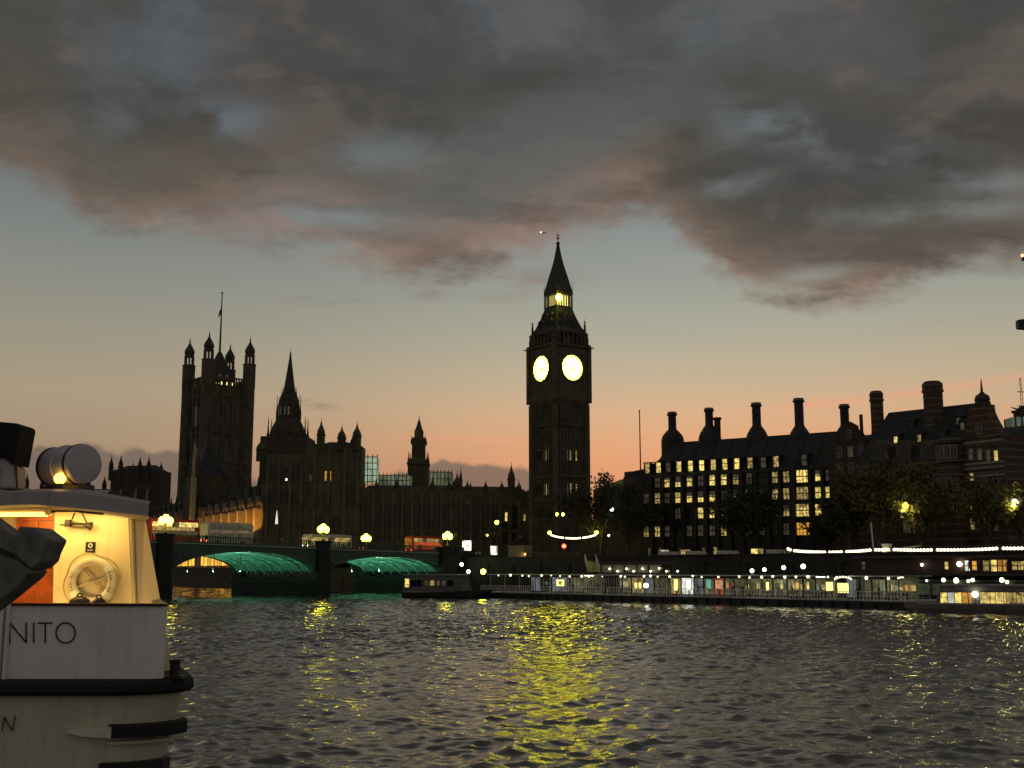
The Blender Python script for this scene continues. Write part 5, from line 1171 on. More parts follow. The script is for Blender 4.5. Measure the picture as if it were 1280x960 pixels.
# lit poster panels by the bridge steps
for (px, py, Y, w, h_, lab) in ((583.5, 682, 258, 2.0, 2.2, 'glaring white lit panel between the red bus and the bridge steps'), (617.5, 688, 252, 1.5, 1.9, 'smaller white lit panel standing left of the stone kiosk')):
    p = P(px, py, Y); b_ = deck(2*SP) if px < 600 else GZ
    t = thing('poster_stand', lab, 'poster stand', (p.x, p.y, b_), R(-8)); c_ = p.z-b_
    mb = MB(); mb.box(-w/2-.1, w/2+.1, 0, .2, c_-h_/2-.1, c_+h_/2+.1); mb.box(-w/2, -w/2+.12, .02, .15, 0, c_-h_/2-.103); mb.box(w/2-.12, w/2, .02, .15, 0, c_-h_/2-.103); mb.build('frame', 'black', t)
    mb = MB(); mb.box(-w/2, w/2, -.03, -.004, c_-h_/2, c_+h_/2); mb.build('screen', mat('lit_panel_face', (.6,.6,.6), .4, emit=(.95,1,.85), es=1.6, evar=.9, escale=.9), t)
# globes on the bridge steps
for i, (px, py, Y, lab) in enumerate(((577, 705.5, 250, 'globe lamp at the top of the dark bridge steps'), (585.5, 714.5, 244, 'globe lamp halfway down the dark bridge steps, above the tour boat cabin'), (604, 714.5, 222, 'bright globe lamp on the pier left end above the railings'))):
    lamp_post('globe_lamp', lab, px, py, Y, 'globew' if i < 2 else 'globes', base=.9 if i == 2 else 0.6, r=.38 if i < 2 else .48, group='globe lamps by the bridge steps')
# ================================================================== PEOPLE
def person_mesh(coat, walk, seed):
    s = .22 if walk else .05
    J = [((0,0,.95),.135), ((0,.0,1.22),.13), ((0,.0,1.42),(.15,.105)), ((0,0,1.52),.055), ((0,.015,1.60),.07), ((0,.01,1.70),.078), ((0,0,1.78),.05),
         ((-.19,0,1.40),.06), ((-.25,.03+s*.5,1.14),.047), ((-.24,.10+s*.7,.90),.038), ((.19,0,1.40),.06), ((.25,.03-s*.5,1.14),.047), ((.24,.08-s*.5,.90),.038),
         ((-.09,0,.88),.095), ((-.10,s*.6,.50),.066), ((-.10,s*.7-.02,.09),.045), ((-.10,s*.7+.13,.04),.04), ((.09,0,.88),.095), ((.10,-s*.2,.50),.066), ((.10,-s*1.1,.10),.045), ((.10,-s*1.1+.13,.04),.04)]
    Ed = [(0,1),(1,2),(2,3),(3,4),(4,5),(5,6),(2,7),(7,8),(8,9),(2,10),(10,11),(11,12),(0,13),(13,14),(14,15),(15,16),(0,17),(17,18),(18,19),(19,20)]
    J = [((x, -y, z), r) for (x, y, z), r in J]
    o = skin('person', J, Ed, coat, None, 0, 1); me = o.data
    me.materials.append(K['skin']); me.materials.append(K['hair']); me.materials.append(K['coat1'])
    for p_ in me.polygons:
        c = p_.center
        if c.z > 1.72 or (c.z > 1.62 and c.y > .02): p_.material_index = 2
        elif c.z > 1.53: p_.material_index = 1
        elif c.z < .86 and abs(c.x) < .19: p_.material_index = 3
        elif c.z < .93 and abs(c.x) > .2: p_.material_index = 1
    bpy.data.objects.remove(o); return me
PM = [person_mesh('coat1', True, 1), person_mesh('coat2', False, 2), person_mesh('coat3', True, 3), person_mesh('coat4', False, 4), person_mesh('coat1', False, 5), person_mesh('coat2', True, 6)]
def person(k, loc, rz, label, group):
    o = bpy.data.objects.new('person', PM[k]); COL.objects.link(o); o.location = loc; o.rotation_euler = (0, 0, rz); tag(o, label, 'person', group); return o
desc = ['walking in a dark coat', 'standing in a tan coat', 'walking in a red coat', 'standing in a pale coat', 'standing in dark clothes', 'walking in a tan coat']
for i, (px, k, lab) in enumerate(((247, 4, 'just left of the pale bus'), (258, 0, 'close to the pale bus rear'), (318, 2, 'just left of the bright far lamp'), (352, 3, 'alone above the dark block marquee tip'), (366, 0, 'left of the single decker bus'), (386, 4, 'under the lamp between the arches'), (436, 1, 'right of the single decker bus'), (446, 0, 'between the single decker and the bright lamp'), (484, 5, 'right of the bright lamp on the far parapet'), (497, 0, 'left of the red bus'), (546, 3, 'in front of the red bus'), (566, 5, 'by the last bridge lamp'), (572, 4, 'left of the glaring white panel'), (597, 0, 'right of the glaring white panel'))):
    v = 2.0; a, b = br(-60, v), br(90, v); u = hit(px, 675, a, b)[0]-60; p_ = br(u, v)
    person(k, (p_.x, p_.y, deck(u)+.145), BRA+(math.pi/2 if i % 2 else -math.pi/2), 'walker %s, %s' % (desc[k].replace('walking ','').replace('standing ',''), lab), 'people crossing the bridge')

# ================================================================== PIER
pr = thing('floating_pier', 'long floating pier with railings and a canopy hung with white lamps', 'pier', (PA.x, PA.y, 0), PANG)
LP = PL+1; PWD = 11.0
up = lambda px, py=735, v=0: hit(px, py, pier(-5, v), pier(200, v))[0]-5
zp = lambda px, py, v=0: hit(px, py, pier(-5, v), pier(200, v))[1]
mb = MB(); n = 11
mb.box(-.5, LP, 0, PWD, -.6, .92); mb.build('pontoon', 'black', pr)
mb = MB(); mb.box(-.6, LP+.1, -.1, PWD+.1, .924, 1.06); mb.build('deck', 'greypaint', pr)
for i in range(40): mb = MB(); x = .8+i*(LP-1.5)/39; mb.lathe([(.16,0.1),(.16,.8)], 8, (x, -.18)); mb.build('fender', 'rubber', pr)
def rail(mb, x0, x1, y, z0=1.06, step=.5):
    for i in range(int((x1-x0)/step)+1): x = x0+i*step; mb.box(x-.03, x+.03, y-.03, y+.03, z0, z0+1.08)
    mb.box(x0, x1, y-.04, y+.04, z0+1.08, z0+1.16); mb.box(x0, x1, y-.025, y+.025, z0+.55, z0+.60)
mb = MB(); k = 0
gaps = [(up(662), up(672)), (up(752), up(758)), (up(840), up(846)), (up(935), up(941)), (up(1030), up(1036))]
x = 0.0
for g0, g1 in gaps+[(LP, LP)]: rail(mb, x, g0, .25); x = g1
mb.build('railing', 'whitepaint', pr)
zcan = 4.05
mb = MB(); mb.box(up(640), up(1020), .8, 9.2, zcan, zcan+.22); mb.box(up(1058), LP-2, .8, 9.2, zcan, zcan+.22); mb.box(1.0, up(640)-.3, 2.2, 6, zcan+.1, zcan+.26); mb.build('canopy', 'steel', pr)
mb = MB(); mb.box(1.2, up(1020), .68, .797, zcan+.02, zcan+.16); mb.box(up(1058), LP-2, .68, .797, zcan+.02, zcan+.16); mb.build('canopy_edge', 'whitepaint', pr)
for i in range(21):
    x = 1.6+i*(LP-5)/20
    mb = MB(); mb.box(x-.07, x+.07, 1.0, 1.14, 1.06, zcan-.003); mb.build('post', 'greypaint', pr)
bul = [(623,719.5,.12),(638,719.5,.2),(653,721,.14),(661,719,.14),(677,719.5,.15),(689,719.5,.13),(700,720.5,.1),(712,720,.16),(727,721,.25),(736,721,.16),(753,721,.1),(776,722,.16),(781,721,.14),(805,721,.16),(813,721,.18),(822,721.5,.13),(837,721,.15),(866,721.5,.2),(877,721,.15),(898,721.5,.15),(924,722,.18),(937,723,.16),(952,722,.2),(966,723,.16),(981,722.5,.2),(995,723,.22),(1010,723,.2),(1035,723,.13),(1046,724.5,.2),(1083,723.5,.24),(1110.5,724,.25),(1123,725,.14),(1144,725,.22),(1158,726,.14)]
for i, (px, py, r) in enumerate(bul):
    if px > 1128: continue
    v = .62; u = up(px, py, v); mb = MB(); mb.ball((u, v, zcan-.12+rnd.uniform(-.06,.12)), r*rnd.uniform(.55,.9), 8, 6); b_ = mb.build('canopy_lamp', 'pierbulb', pr)
    mb = MB(); mb.lathe([(.05, zcan), (.05, zcan+.015)], 6, (u, v)); mb.box(u-.03, u+.03, v, .70, zcan+.05, zcan+.11); mb.build('bracket', 'steel', b_)
# waiting rooms with glazed fronts, each bay a part
v1 = 3.6
def bay(x0, x1, m, z0=1.3, z1=3.7):
    mb = MB(); mb.box(x0, x0+.1, v1-.1, v1+.1, 1.06, zcan-.003); mb.box(x1-.1, x1, v1-.1, v1+.1, 1.06, zcan-.003); mb.box(x0+.1, x1-.1, v1-.08, v1+.08, 1.06, z0); mb.box(x0+.1, x1-.1, v1-.08, v1+.08, z1, zcan-.003); f = mb.build('glazed_bay', 'steel', pr)
    if m in ('winD', 'greenglass'):            # open fronted bay: bench, ceiling lamp and a notice inside
        g_ = rnd.random(); w_ = x1-x0
        mb = MB(); mb.box(x0+.4, x1-.4, 6.2, 6.7, 1.45, 1.55); mb.box(x0+.4, x1-.4, 6.68, 6.75, 1.56, 2.0); mb.box(x0+.5, x0+.6, 6.25, 6.6, 1.063, 1.447); mb.box(x1-.6, x1-.5, 6.25, 6.6, 1.063, 1.447); mb.build('bench', 'steel', f)
        for t_ in (.3, .75):
            if rnd.random() < .85: mb = MB(); mb.box(x0+w_*t_-.55, x0+w_*t_+.55, 5.6+g_, 5.85+g_, zcan-.12, zcan-.02); mb.build('ceiling_lamp', 'pierbulb', f)
        for t_ in (.2, .5, .8):
            if rnd.random() < .8: mb = MB(); c_ = x0+w_*t_; h_ = rnd.uniform(.3, .7); mb.box(c_-rnd.uniform(.15,.35), c_+rnd.uniform(.15,.35), 7.9, 7.98, 2.2, 2.2+h_*1.5); mb.build('notice', rnd.choice(['winM', 'winM', 'cool', 'winB', 'greenpaint', 'winO', 'red']), f)
        mb = MB()
        for q_ in range(3): mb.box(x0+w_*(q_+1)/4-.03, x0+w_*(q_+1)/4+.03, v1-.03, v1+.03, z0, z1)
        mb.build('mullion', 'greypaint', f); return
    mb = MB(); mb.box(x0+.1, x1-.1, v1-.03, v1+.03, z0, z1); mb.build('pane', m, f)
segs = [(664,676,'cool'),(676,690,'winD'),(690,712,'cool'),(712,730,'winD'),(752,764,'winD'),(764,778,'greenglass'),(778,790,'winD'),(790,806,'winM'),(806,818,'cool'),(818,838,'greenglass'),(838,852,'winM'),(852,868,'winW'),(868,880,'cool'),(880,893,'greenglass'),(893,906,'adred'),(906,918,'winD'),(918,934,'greenglass'),(934,953,'greenglass'),(953,966,'winD'),(966,984,'greenglass'),(984,1004,'greenglass'),(1004,1020,'winD'),(1058,1072,'cool'),(1072,1090,'greenglass'),(1090,1108,'greenglass'),(1108,1124,'greenglass')]
for a, b, m in segs: bay(up(a, 732, v1), up(b, 732, v1)-.02, m)
mb = MB(); mb.box(up(664,732,v1), up(730,732,v1), 8, 8.6, 1.06, zcan-.004); mb.box(up(752,732,v1), up(1020,732,v1), 8, 8.6, 1.06, zcan-.004); mb.box(up(1058,732,v1), up(1124,732,v1), 8, 8.6, 1.06, zcan-.004); mb.build('rear_wall', mat('green_grey_boards', (.24,.26,.19), .8, var=.5, scale=1.2), pr)
def sign(px, py, w, h_, m, emblem=True, v=.9):
    u = up(px, py, v); c = zp(px, py, v)
    mb = MB(); mb.box(u-w/2-.06, u+w/2+.06, v, v+.12, c-h_/2-.06, c+h_/2+.06); mb.box(u-.05, u+.05, v+.02, v+.10, 1.06, c-h_/2-.063); f = mb.build('lit_sign', 'black', pr)
    mb = MB(); mb.box(u-w/2, u+w/2, v-.03, v-.003, c-h_/2, c+h_/2); mb.build('sign_face', m, f)
    if emblem: mb = MB(); mb.torus((u, v-.04, c), h_*.22, h_*.08, 16, 5); mb.box(u-h_*.38, u+h_*.38, v-.06, v-.034, c-.06, c+.06); mb.build('emblem', 'black', f)
SG = mat('lit_yellow_sign', (.6,.55,.3), .4, emit=(1,.84,.28), es=1.3); SW = mat('lit_white_sign', (.6,.6,.55), .4, emit=(1,.96,.72), es=1.7)
sign(700.5, 728.5, 1.9, 1.1, SG); sign(795, 732, .55, .95, SG, False); sign(800, 732, .55, .95, SG, False); sign(845, 731, .8, 1.7, SG, False); sign(861, 731, .9, 1.5, SW, False); sign(886, 730, .9, 1.3, mat('lit_teal_poster', (.2,.5,.4), .4, emit=(.25,.75,.5), es=.5, evar=.6, escale=2), False); sign(899, 731, 1.4, 1.3, mat('lit_orange_poster', (.6,.3,.2), .4, emit=(1,.5,.22), es=.7, evar=.6, escale=2), False); sign(959.5, 733, .5, 1.2, SG, False); sign(1037, 733, 1.1, 1.2, SG, False); sign(1054, 735, 1.7, 1.3, SG, False)
for px, py in ((807.5, 732), (683, 729)):
    u = up(px, py, .7); mb = MB(); mb.ball((u, .7, zp(px, py, .7)), .38 if px > 700 else .3, 10, 8); g_ = mb.build('globe_lamp', 'globew' if px > 700 else 'cool', pr, True); mb = MB(); mb.tube([(u,.7,1.06), (u,.7,zp(px,py,.7)-.3)], .05, 6); mb.build('stem', 'black', g_)
for px in (697, 780, 870, 960, 1090):         # tube lamps under the canopy
    u = up(px, 732, 5); w_ = 9 if px < 1000 else 4
    mb = MB(); mb.box(u-w_/2, u+w_/2, 5.0, 5.12, zcan-.05, zcan-.004); mb.build('tube_lamp', 'pierbulb', pr)
    L = pointlight('canopy_tube_light', (u, 5.06, zcan-.08), (1, .90, .62), 130 if px < 1000 else 62, pr, kind='AREA', size=(w_, .3))
# arched entrance with a curved row of lamps
ua, ub_ = up(1043, 735, .4), up(1067, 735, .4); ac = (ua+ub_)/2; ar = (ub_-ua)/2
mb = MB(); mb.tube([(ua,.4,1.06), (ua,.4,3.4)]+[(ac-ar*math.cos(a*math.pi/10), .4, 3.4+.6*math.sin(a*math.pi/10)) for a in range(1,10)]+[(ub_,.4,3.4), (ub_,.4,1.06)], .09, 6); f = mb.build('entrance_arch', 'whitepaint', pr)
mb = MB()
for a in range(2, 9): mb.ball((ac-ar*math.cos(a*math.pi/10), .25, 3.45+.6*math.sin(a*math.pi/10)), .11, 6, 5)
mb.build('arch_lamps', 'pierbulb', f)
# rear upper gallery with lit windows, and globe lamps on its roof walk
mb = MB(); mb.box(up(752,712,7), up(845,712,7), 6.6, 10.2, zcan+.224, zcan+2.1); mb.box(up(752,712,7)-.3, up(845,712,7)+.3, 6.4, 10.4, zcan+2.103, zcan+2.3); mb.build('upper_cabin', 'steel', pr)
for i in range(6):
    x0 = up(753+i*15, 712, 6.6); x1 = up(753+i*15+12, 712, 6.6)
    mb = MB(); mb.box(x0, x1, 6.5, 6.596, zcan+.5, zcan+1.7); mb.build('upper_window', 'winD' if i != 5 else 'glass', pr)
for i, (px, py) in enumerate(((762,711),(772,714),(783,711),(792,714),(803,711),(813,714),(824,710.5),(833,714),(847,714))):
    u = up(px, py, 6.2); mb = MB(); mb.ball((u, 6.2, zp(px, py, 6.2)), .15, 8, 6); g_ = mb.build('gallery_lamp', 'pierbulb', pr); mb = MB(); mb.box(u-.04, u+.04, 6.2, 6.42, zp(px,py,6.2)-.04, zp(px,py,6.2)+.04); mb.build('bracket', 'steel', g_)
for i, (px, py, r) in enumerate(((940,713.5,.30),(955.5,712,.28),(979.5,709.5,.30),(1004,708,.34))):
    u = up(px, py, 8); c = zp(px, py, 8); mb = MB(); mb.ball((u, 8, c), r, 10, 8); g_ = mb.build('roof_lamp', 'globew', pr, True); mb = MB(); mb.tube([(u,8,zcan+.2), (u,8,c-.2)], .06, 6); mb.build('stem', 'steel', g_)
for px in (690, 860, 1000): pass
# people on the pier
for i, (px, k, v, lab) in enumerate(((628, 0, 1.2, 'at the pier left end railing'), (666, 3, 2.6, 'beside the bluish waiting room'), (716, 4, 1.6, 'right of the yellow emblem sign'), (735, 1, 2.4, 'in the dark gap between the waiting rooms'), (748, 0, 1.5, 'at the gap before the long glazed front'), (826, 4, 2.2, 'right of the white globe on a stem'), (873, 2, 1.6, 'between the white sign and the teal poster'), (915, 5, 2.0, 'right of the orange poster'), (928, 4, 1.2, 'leaning near the middle of the pier railing'), (990, 1, 2.2, 'near the small yellow sign'), (1026, 3, 1.6, 'just left of the arched entrance'), (1072, 0, 1.8, 'just right of the arched entrance'), (1098, 4, 2.4, 'near the right end of the pier'))):
    u = up(px, 735, v); p_ = pier(u, v); person(k, (p_.x, p_.y, 1.062), PANG+(i*1.7), 'person %s on the pier, %s' % (desc[k].replace('walking ','').replace('standing ',''), lab), 'people on the pier')
# gangway from the embankment
q0, q1 = pier(up(682,712,9)-1, 21.5), pier(up(745,714,9), 8.5)
gw = thing('gangway', 'sloping gangway with a pale handrail leading down from the embankment to the pier', 'gangway', (0,0,0))
mb = MB(); a_, b_ = Vector((q0.x,q0.y,GZ)), Vector((q1.x,q1.y,zcan+.3)); dv = (b_-a_).normalized(); nv = Vector((-dv.y,dv.x,0)).normalized()
mb.loft([[tuple(a_+nv*s+Vector((0,0,t))) for s, t in ((-1,0),(1,0),(1,.25),(-1,.25))], [tuple(b_+nv*s+Vector((0,0,t))) for s, t in ((-1,0),(1,0),(1,.25),(-1,.25))]]); mb.build('walkway', 'steel', gw)
mb = MB()
for s in (-1, 1):
    mb.tube([tuple(a_+nv*s+Vector((0,0,1.3))), tuple(b_+nv*s+Vector((0,0,1.3)))], .07, 6)
    for i in range(12): c_ = a_.lerp(b_, i/11)+nv*s; mb.tube([tuple(c_), tuple(c_+Vector((0,0,1.3)))], .04, 4)
mb.build('handrail', 'whitepaint', gw)
# ================================================================== TOUR BOAT AT THE PIER END
A = G(498, 747); B = G(598, 748.5); tb_ = thing('tour_boat', 'dark tour boat with a lit yellow cabin window moored left of the pier', 'boat', (A.x, A.y, 0), ang(A, B))
Lt = dist(A, B); zt_ = lambda px, py: hit(px, py, A, B)[1]; ut = lambda px: hit(px, 735, A, B)[0]
def hull(mb, L, w, z0, z1, bow=3.0, stern=.6, sheer=.5):
    rings = []
    for f, ww in ((z0, .72), ((z0+z1)/2, .95), (z1, 1.0)):
        rg = []
        for s in range(9): t = s/8; rg.append((stern+(L-stern-bow)*t, w/2-w/2*ww, f+(sheer*t*t if f == z1 else 0)))
        rg.append((L+(.0 if f == z1 else -bow*.35), w/2, f+(sheer*1.15 if f == z1 else 0)))
        for s in range(8, -1, -1): t = s/8; rg.append((stern+(L-stern-bow)*t, w/2+w/2*ww, f+(sheer*t*t if f == z1 else 0)))
        rings.append(rg)
    mb.loft(rings)
mb = MB(); hull(mb, Lt+1.5, 4.6, -.4, .95); mb.build('hull', 'black', tb_)
mb = MB(); mb.box(.8, Lt-3.2, .05, 4.5, .96, 1.12); mb.build('deck', 'greypaint', tb_)
x0, x1 = ut(502), ut(575); zr_ = zt_(530, 719)
mb = MB(); mb.xz([(x0, 1.123), (x1, 1.123), (x1-1.0, zr_), (x0+.5, zr_)], .5, 4.1); mb.build('cabin', mat('cabin_paint', (.12,.115,.10), .5), tb_)
mb = MB(); mb.xz([(x0-.2, zr_+.003), (x1-.6, zr_+.003), (x1-.9, zr_+.2), (x0+.1, zr_+.2)], .3, 4.3); mb.build('roof', 'greypaint', tb_)
for px, w_, m, h_ in ((507, 1.0, 'winB', 1.5), (515, 1.0, 'glass', 1.0), (522, .8, 'glass', 1.0), (531, 1.0, 'winD', 1.0), (538.5, 1.0, 'winM', .9), (546, .9, 'winD', .9), (553, .9, 'winD', .9), (561, .9, 'glass', .9)): window(tb_, ut(px), 1.12+(zr_-1.12)*.52, w_, h_, m, .5, 'black', (0, 0), fr=.06)
mb = MB(); mb.tube([(ut(566),2.3,zr_-.8), (ut(566),2.3,zt_(566,723.5))], .05, 6); mb.build('light_mast', 'black', tb_); mb = MB(); mb.ball((ut(566),2.2,zt_(566,723.5)), .25, 8, 6); mb.build('navigation_light', 'teal', tb_)
mb = MB(); rail(mb, x1+.3, Lt-2, .4, 1.12, .8); rail(mb, .8, x0-.2, .4, 1.12, .5); mb.build('railing', 'greypaint', tb_)
mb = MB(); mb.xz([(ut(540), zr_+.2), (ut(540)+1.4, zr_+.2), (ut(540)+1.2, zr_+.75), (ut(540)+.3, zr_+.75)], 1.4, 3.2); mb.build('skylight', 'black', tb_)
# ================================================================== RESTAURANT BOATS AT RIGHT
A = G(1130, 765); B = G(1300, 768); A.y -= .6; B.y -= .6
rb_ = thing('restaurant_boat', 'low restaurant boat with a row of glowing yellow windows at the right edge', 'boat', (A.x, A.y, 0), ang(A, B)); Lb = dist(A, B)
hb_ = lambda px, py: hit(px, py, A, B); ub = lambda px: hb_(px, 750)[0]
mb = MB(); rings = []
for z_, i_ in ((-.4, .5), (.5, .1), (1.15, 0)): rings.append([(1.2-i_*0, i_, z_), (Lb+4, i_, z_), (Lb+4, 5-i_, z_), (1.2, 5-i_, z_), (-.8+i_*2, 2.5, z_)])
mb.loft(rings); mb.build('hull', mat('brown_hull', (.17,.15,.13), .5), rb_)
mb = MB(); mb.box(1.4, Lb+4, -.06, -.003, .95, 1.12); mb.build('rub_rail', 'greypaint', rb_)
zt2 = hb_(1220, 733)[1]; x0 = ub(1168)
mb = MB(); mb.xz([(x0, 1.153), (Lb+4, 1.153), (Lb+4, zt2), (x0+.6, zt2)], .5, 4.5); mb.build('cabin', mat('grey_brown_cabin', (.22,.19,.165), .5), rb_)
mb = MB(); mb.xz([(x0-.2, zt2+.003), (Lb+4, zt2+.003), (Lb+4, zt2+.22), (x0+.2, zt2+.22)], .2, 4.8); mb.build('roof', 'greypaint', rb_)
for px, w_, m in ((1179,.9,'winB'),(1188,.9,'winW'),(1197,.9,'winB'),(1205.5,.8,'winO'),(1212,.5,'winO'),(1234,1.9,'winB'),(1247,1.9,'winB'),(1262,1.5,'winM'),(1273,1.4,'winM'),(1284,1.4,'winB')):
    u, z_ = hb_(px, 747.5); window(rb_, u, z_, w_*.86, 1.25, m, .5, 'steel', (0, 0), fr=.05)
u, z_ = hb_(1218.5, 743); mb = MB(); mb.ball((u, .15, z_), .34, 10, 8); mb.build('globe_lamp', 'globew', rb_, True); mb = MB(); mb.tube([(u,.15,1.15), (u,.15,z_-.25)], .04, 6); mb.build('lamp_stem', 'steel', rb_)
mb = MB(); rail(mb, .4, x0-.3, .3, 1.153, .8); mb.build('railing', 'greypaint', rb_)
# green glazed pier house behind it with strings of lamps
A = Vector((*pier(up(1078,730,6.2), 11.6), 0)); B = Vector((*pier(up(1078,730,6.2)+60, 11.6), 0))
ph = thing('pier_house', 'dark green glazed pier house with white lamps behind the restaurant boat', 'pier building', (A.x, A.y, 0), ang(A, B)); hp = lambda px, py: hit(px, py, A, B)
mb = MB(); mb.box(0, 48, 0, 7, -.5, 1.0); mb.build('pontoon', 'black', ph)
zh = hp(1150, 727)[1]; mb = MB(); mb.box(.3, 47.5, .6, 6.5, 1.003, zh); mb.build('wall', mat('dark_green_boards', (.03,.055,.035), .6), ph)
mb = MB(); mb.box(.1, 47.8, .2, 6.8, zh+.003, zh+.25); mb.build('roof', 'steel', ph)
for i in range(15):
    x = .8+i*3.1; mb = MB(); mb.box(x, x+2.7, .5, .596, 1.6, zh-.3); mb.build('glazed_panel', 'greenglass', ph)
for px, py, r in ((1144,724.5,.28),(1158,726,.14),(1179,725,.26),(1195,725.5,.34),(1194,732,.24),(1210,726.5,.2),(1215.5,725,.24),(1252,725,.3),(1258.5,727.5,.22)):
    u, z_ = hp(px, py); mb = MB(); mb.ball((u, .05, z_), r, 8, 6); l_ = mb.build('eaves_lamp', 'pierbulb', ph); mb = MB(); mb.box(u-.03, u+.03, .06, .58, z_-.03, z_+.03); mb.build('bracket', 'steel', l_)
# upper pavilion with lit bar windows, on the embankment side
A = P(1070, 708, 164); B = P(1300, 708, 140); A = Vector((*pier(up(1070,708,16), 15.5),0)); B = A+Vector((PD.x, PD.y, 0))*70
bp_ = thing('bar_pavilion', 'raised bar pavilion with warm lit windows below the festoon at the right edge', 'bar', (A.x, A.y, 0), ang(A, B)); hb2 = lambda px, py: hit(px, py, A, B)
z0_ = hb2(1200, 717)[1]; z1_ = hb2(1200, 697)[1]
mb = MB(); mb.box(0, 62, 0, 5, z0_-.3, z0_)
for i in range(8): x = 1+i*8.5; mb.box(x-.2, x+.2, .5, .9, -1, z0_-.303); mb.box(x-.2, x+.2, 4, 4.4, -1, z0_-.303)
mb.build('deck', 'black', bp_)
mb = MB(); mb.box(.2, 61.8, 1.0, 4.8, z0_+.003, z1_); mb.build('wall', mat('dark_red_boards', (.06,.028,.020), .7), bp_)
mb = MB(); mb.box(-.2, 62.2, .2, 5.2, z1_+.003, z1_+.3); mb.build('roof', 'steel', bp_)
for px, w_, h_, m in ((1052.5,.6,1.1,'greenglass'),(1075,.6,1.1,'winD'),(1179,.55,1.0,'winB'),(1205,.7,1.4,'winW'),(1214,.7,1.2,'winO'),(1229,1.0,1.4,'winM'),(1238,.9,1.5,'winB'),(1249,1.3,1.5,'winO'),(1268,1.5,1.1,'winM'),(1278,1.2,1.2,'winB')):
    u, z_ = hb2(px, 707)
    if u > .6: window(bp_, u, z_, w_, h_, m, 1.0, 'bark', (1 if w_ > 1 else 0, 1), fr=.07)
for px, py in ((1196.5,705),(1149.5,706)):
    u, z_ = hb2(px, py); mb = MB(); mb.ball((u, .6, z_), .36 if px > 1180 else .2, 8, 6); mb.build('deck_lamp', 'globew', bp_); mb = MB(); mb.tube([(u,.6,z0_), (u,.6,z_-.2)], .05, 6); mb.build('lamp_stem', 'steel', bp_)
mb = MB(); rail(mb, 30, 61.5, .25, z0_, .6); mb.build('railing', 'whitepaint', bp_)
for i, (px, k, lab) in enumerate(((1209, 2, 'left of the first warm window'), (1222, 0, 'between two warm windows'), (1235, 3, 'beside the tall yellow window'), (1257, 4, 'near the right edge'))):
    u, z_ = hb2(px, 712); p_ = A.to_2d()+Vector((PD.x,PD.y))*u+PN*.6; person(k, (p_.x, p_.y, z0_+.004), PANG+i*2.1, 'person %s on the bar deck, %s' % (desc[k].replace('walking ','').replace('standing ',''), lab), 'people outside the bar')
# lit awnings on the embankment
p = on_wall(1122, 697, 26); aw = thing('lit_kiosk', 'tan kiosk with a glowing yellow awning beneath the festoon bulbs', 'kiosk', (p.x, p.y, GZ), PANG)
mb = MB(); mb.box(-1.2, 1.2, 0, 2, 0, .9); mb.build('wall', 'pale', aw)
mb = MB(); mb.add([(-2.2,-1.2,.95),(2.9,-1.4,1.55),(2.9,2,2.1),(-2.2,2,1.6),(-2.2,-1.2,1.05),(2.9,-1.4,1.65),(2.9,2,2.2),(-2.2,2,1.7)], [(0,3,2,1),(4,5,6,7),(0,1,5,4),(1,2,6,5),(2,3,7,6),(3,0,4,7)]); mb.build('awning', mat('lit_awning_cloth', (.7,.6,.4), .7), aw)
mb = MB(); mb.ball((.2,-.5,.75), .16, 8, 6); mb.build('awning_lamp', 'globe', aw); pointlight('awning_light', (.9,-.7,.7), (1,.8,.35), 45, aw, .15)
p = on_wall(1107, 697, 25); kb = thing('ticket_booth', 'small bright ticket booth left of the tan kiosk', 'booth', (p.x, p.y, GZ), PANG); mb = MB(); mb.box(-.5, .5, 0, 1, 0, 2.2); mb.box(-.6, .6, -.1, 1.1, 2.203, 2.4); mb.build('wall', 'whitepaint', kb); mb = MB(); mb.box(-.38, .38, -.05, -.004, .7, 1.8); mb.build('window', 'winB', kb)
# parked traffic behind the parapet: a few vans with lights
for i, (px, py, lab, hl) in enumerate(((838, 686, 'pale van parked on the embankment road below the left office windows', 0), (872, 688, 'white van with bright headlights on the embankment road', 1), (912, 687, 'low white van before the broad dark tree', 1), (975, 686, 'small van near the start of the festoon line', 0))):
    p = P(px, py, 236-(px-838)*.16); t = thing('van', lab, 'van', (p.x, p.y, GZ+.004), PANG, 'vans on the embankment road')
    mb = MB(); mb.xz([(-2.5,.35),(2.4,.35),(2.5,.9),(1.9,1.15),(1.3,2.1),(-2.45,2.2)], -.95, .95); mb.build('body', 'busgrey', t); mb = MB(); mb.xz([(1.75,1.2),(1.25,1.9),(.5,1.92),(.5,1.2)], -.965, .965); mb.build('window', 'winD', t)
    for x in (-1.6, 1.5):
        for s in (-1, 1): m_ = MB(); m_.X = Matrix.Translation((x, s*.88, .36)) @ Matrix.Rotation(math.pi/2, 4, 'X'); m_.lathe([(.06,-.1),(.36,-.09),(.36,.09),(.06,.1)], 12); m_.build('wheel', 'rubber', t)
    for s in (-.7, .7): m_ = MB(); m_.ball((2.5, s, .8), .16, 8, 6); m_.build('headlight', 'globew' if hl else 'winD', t)
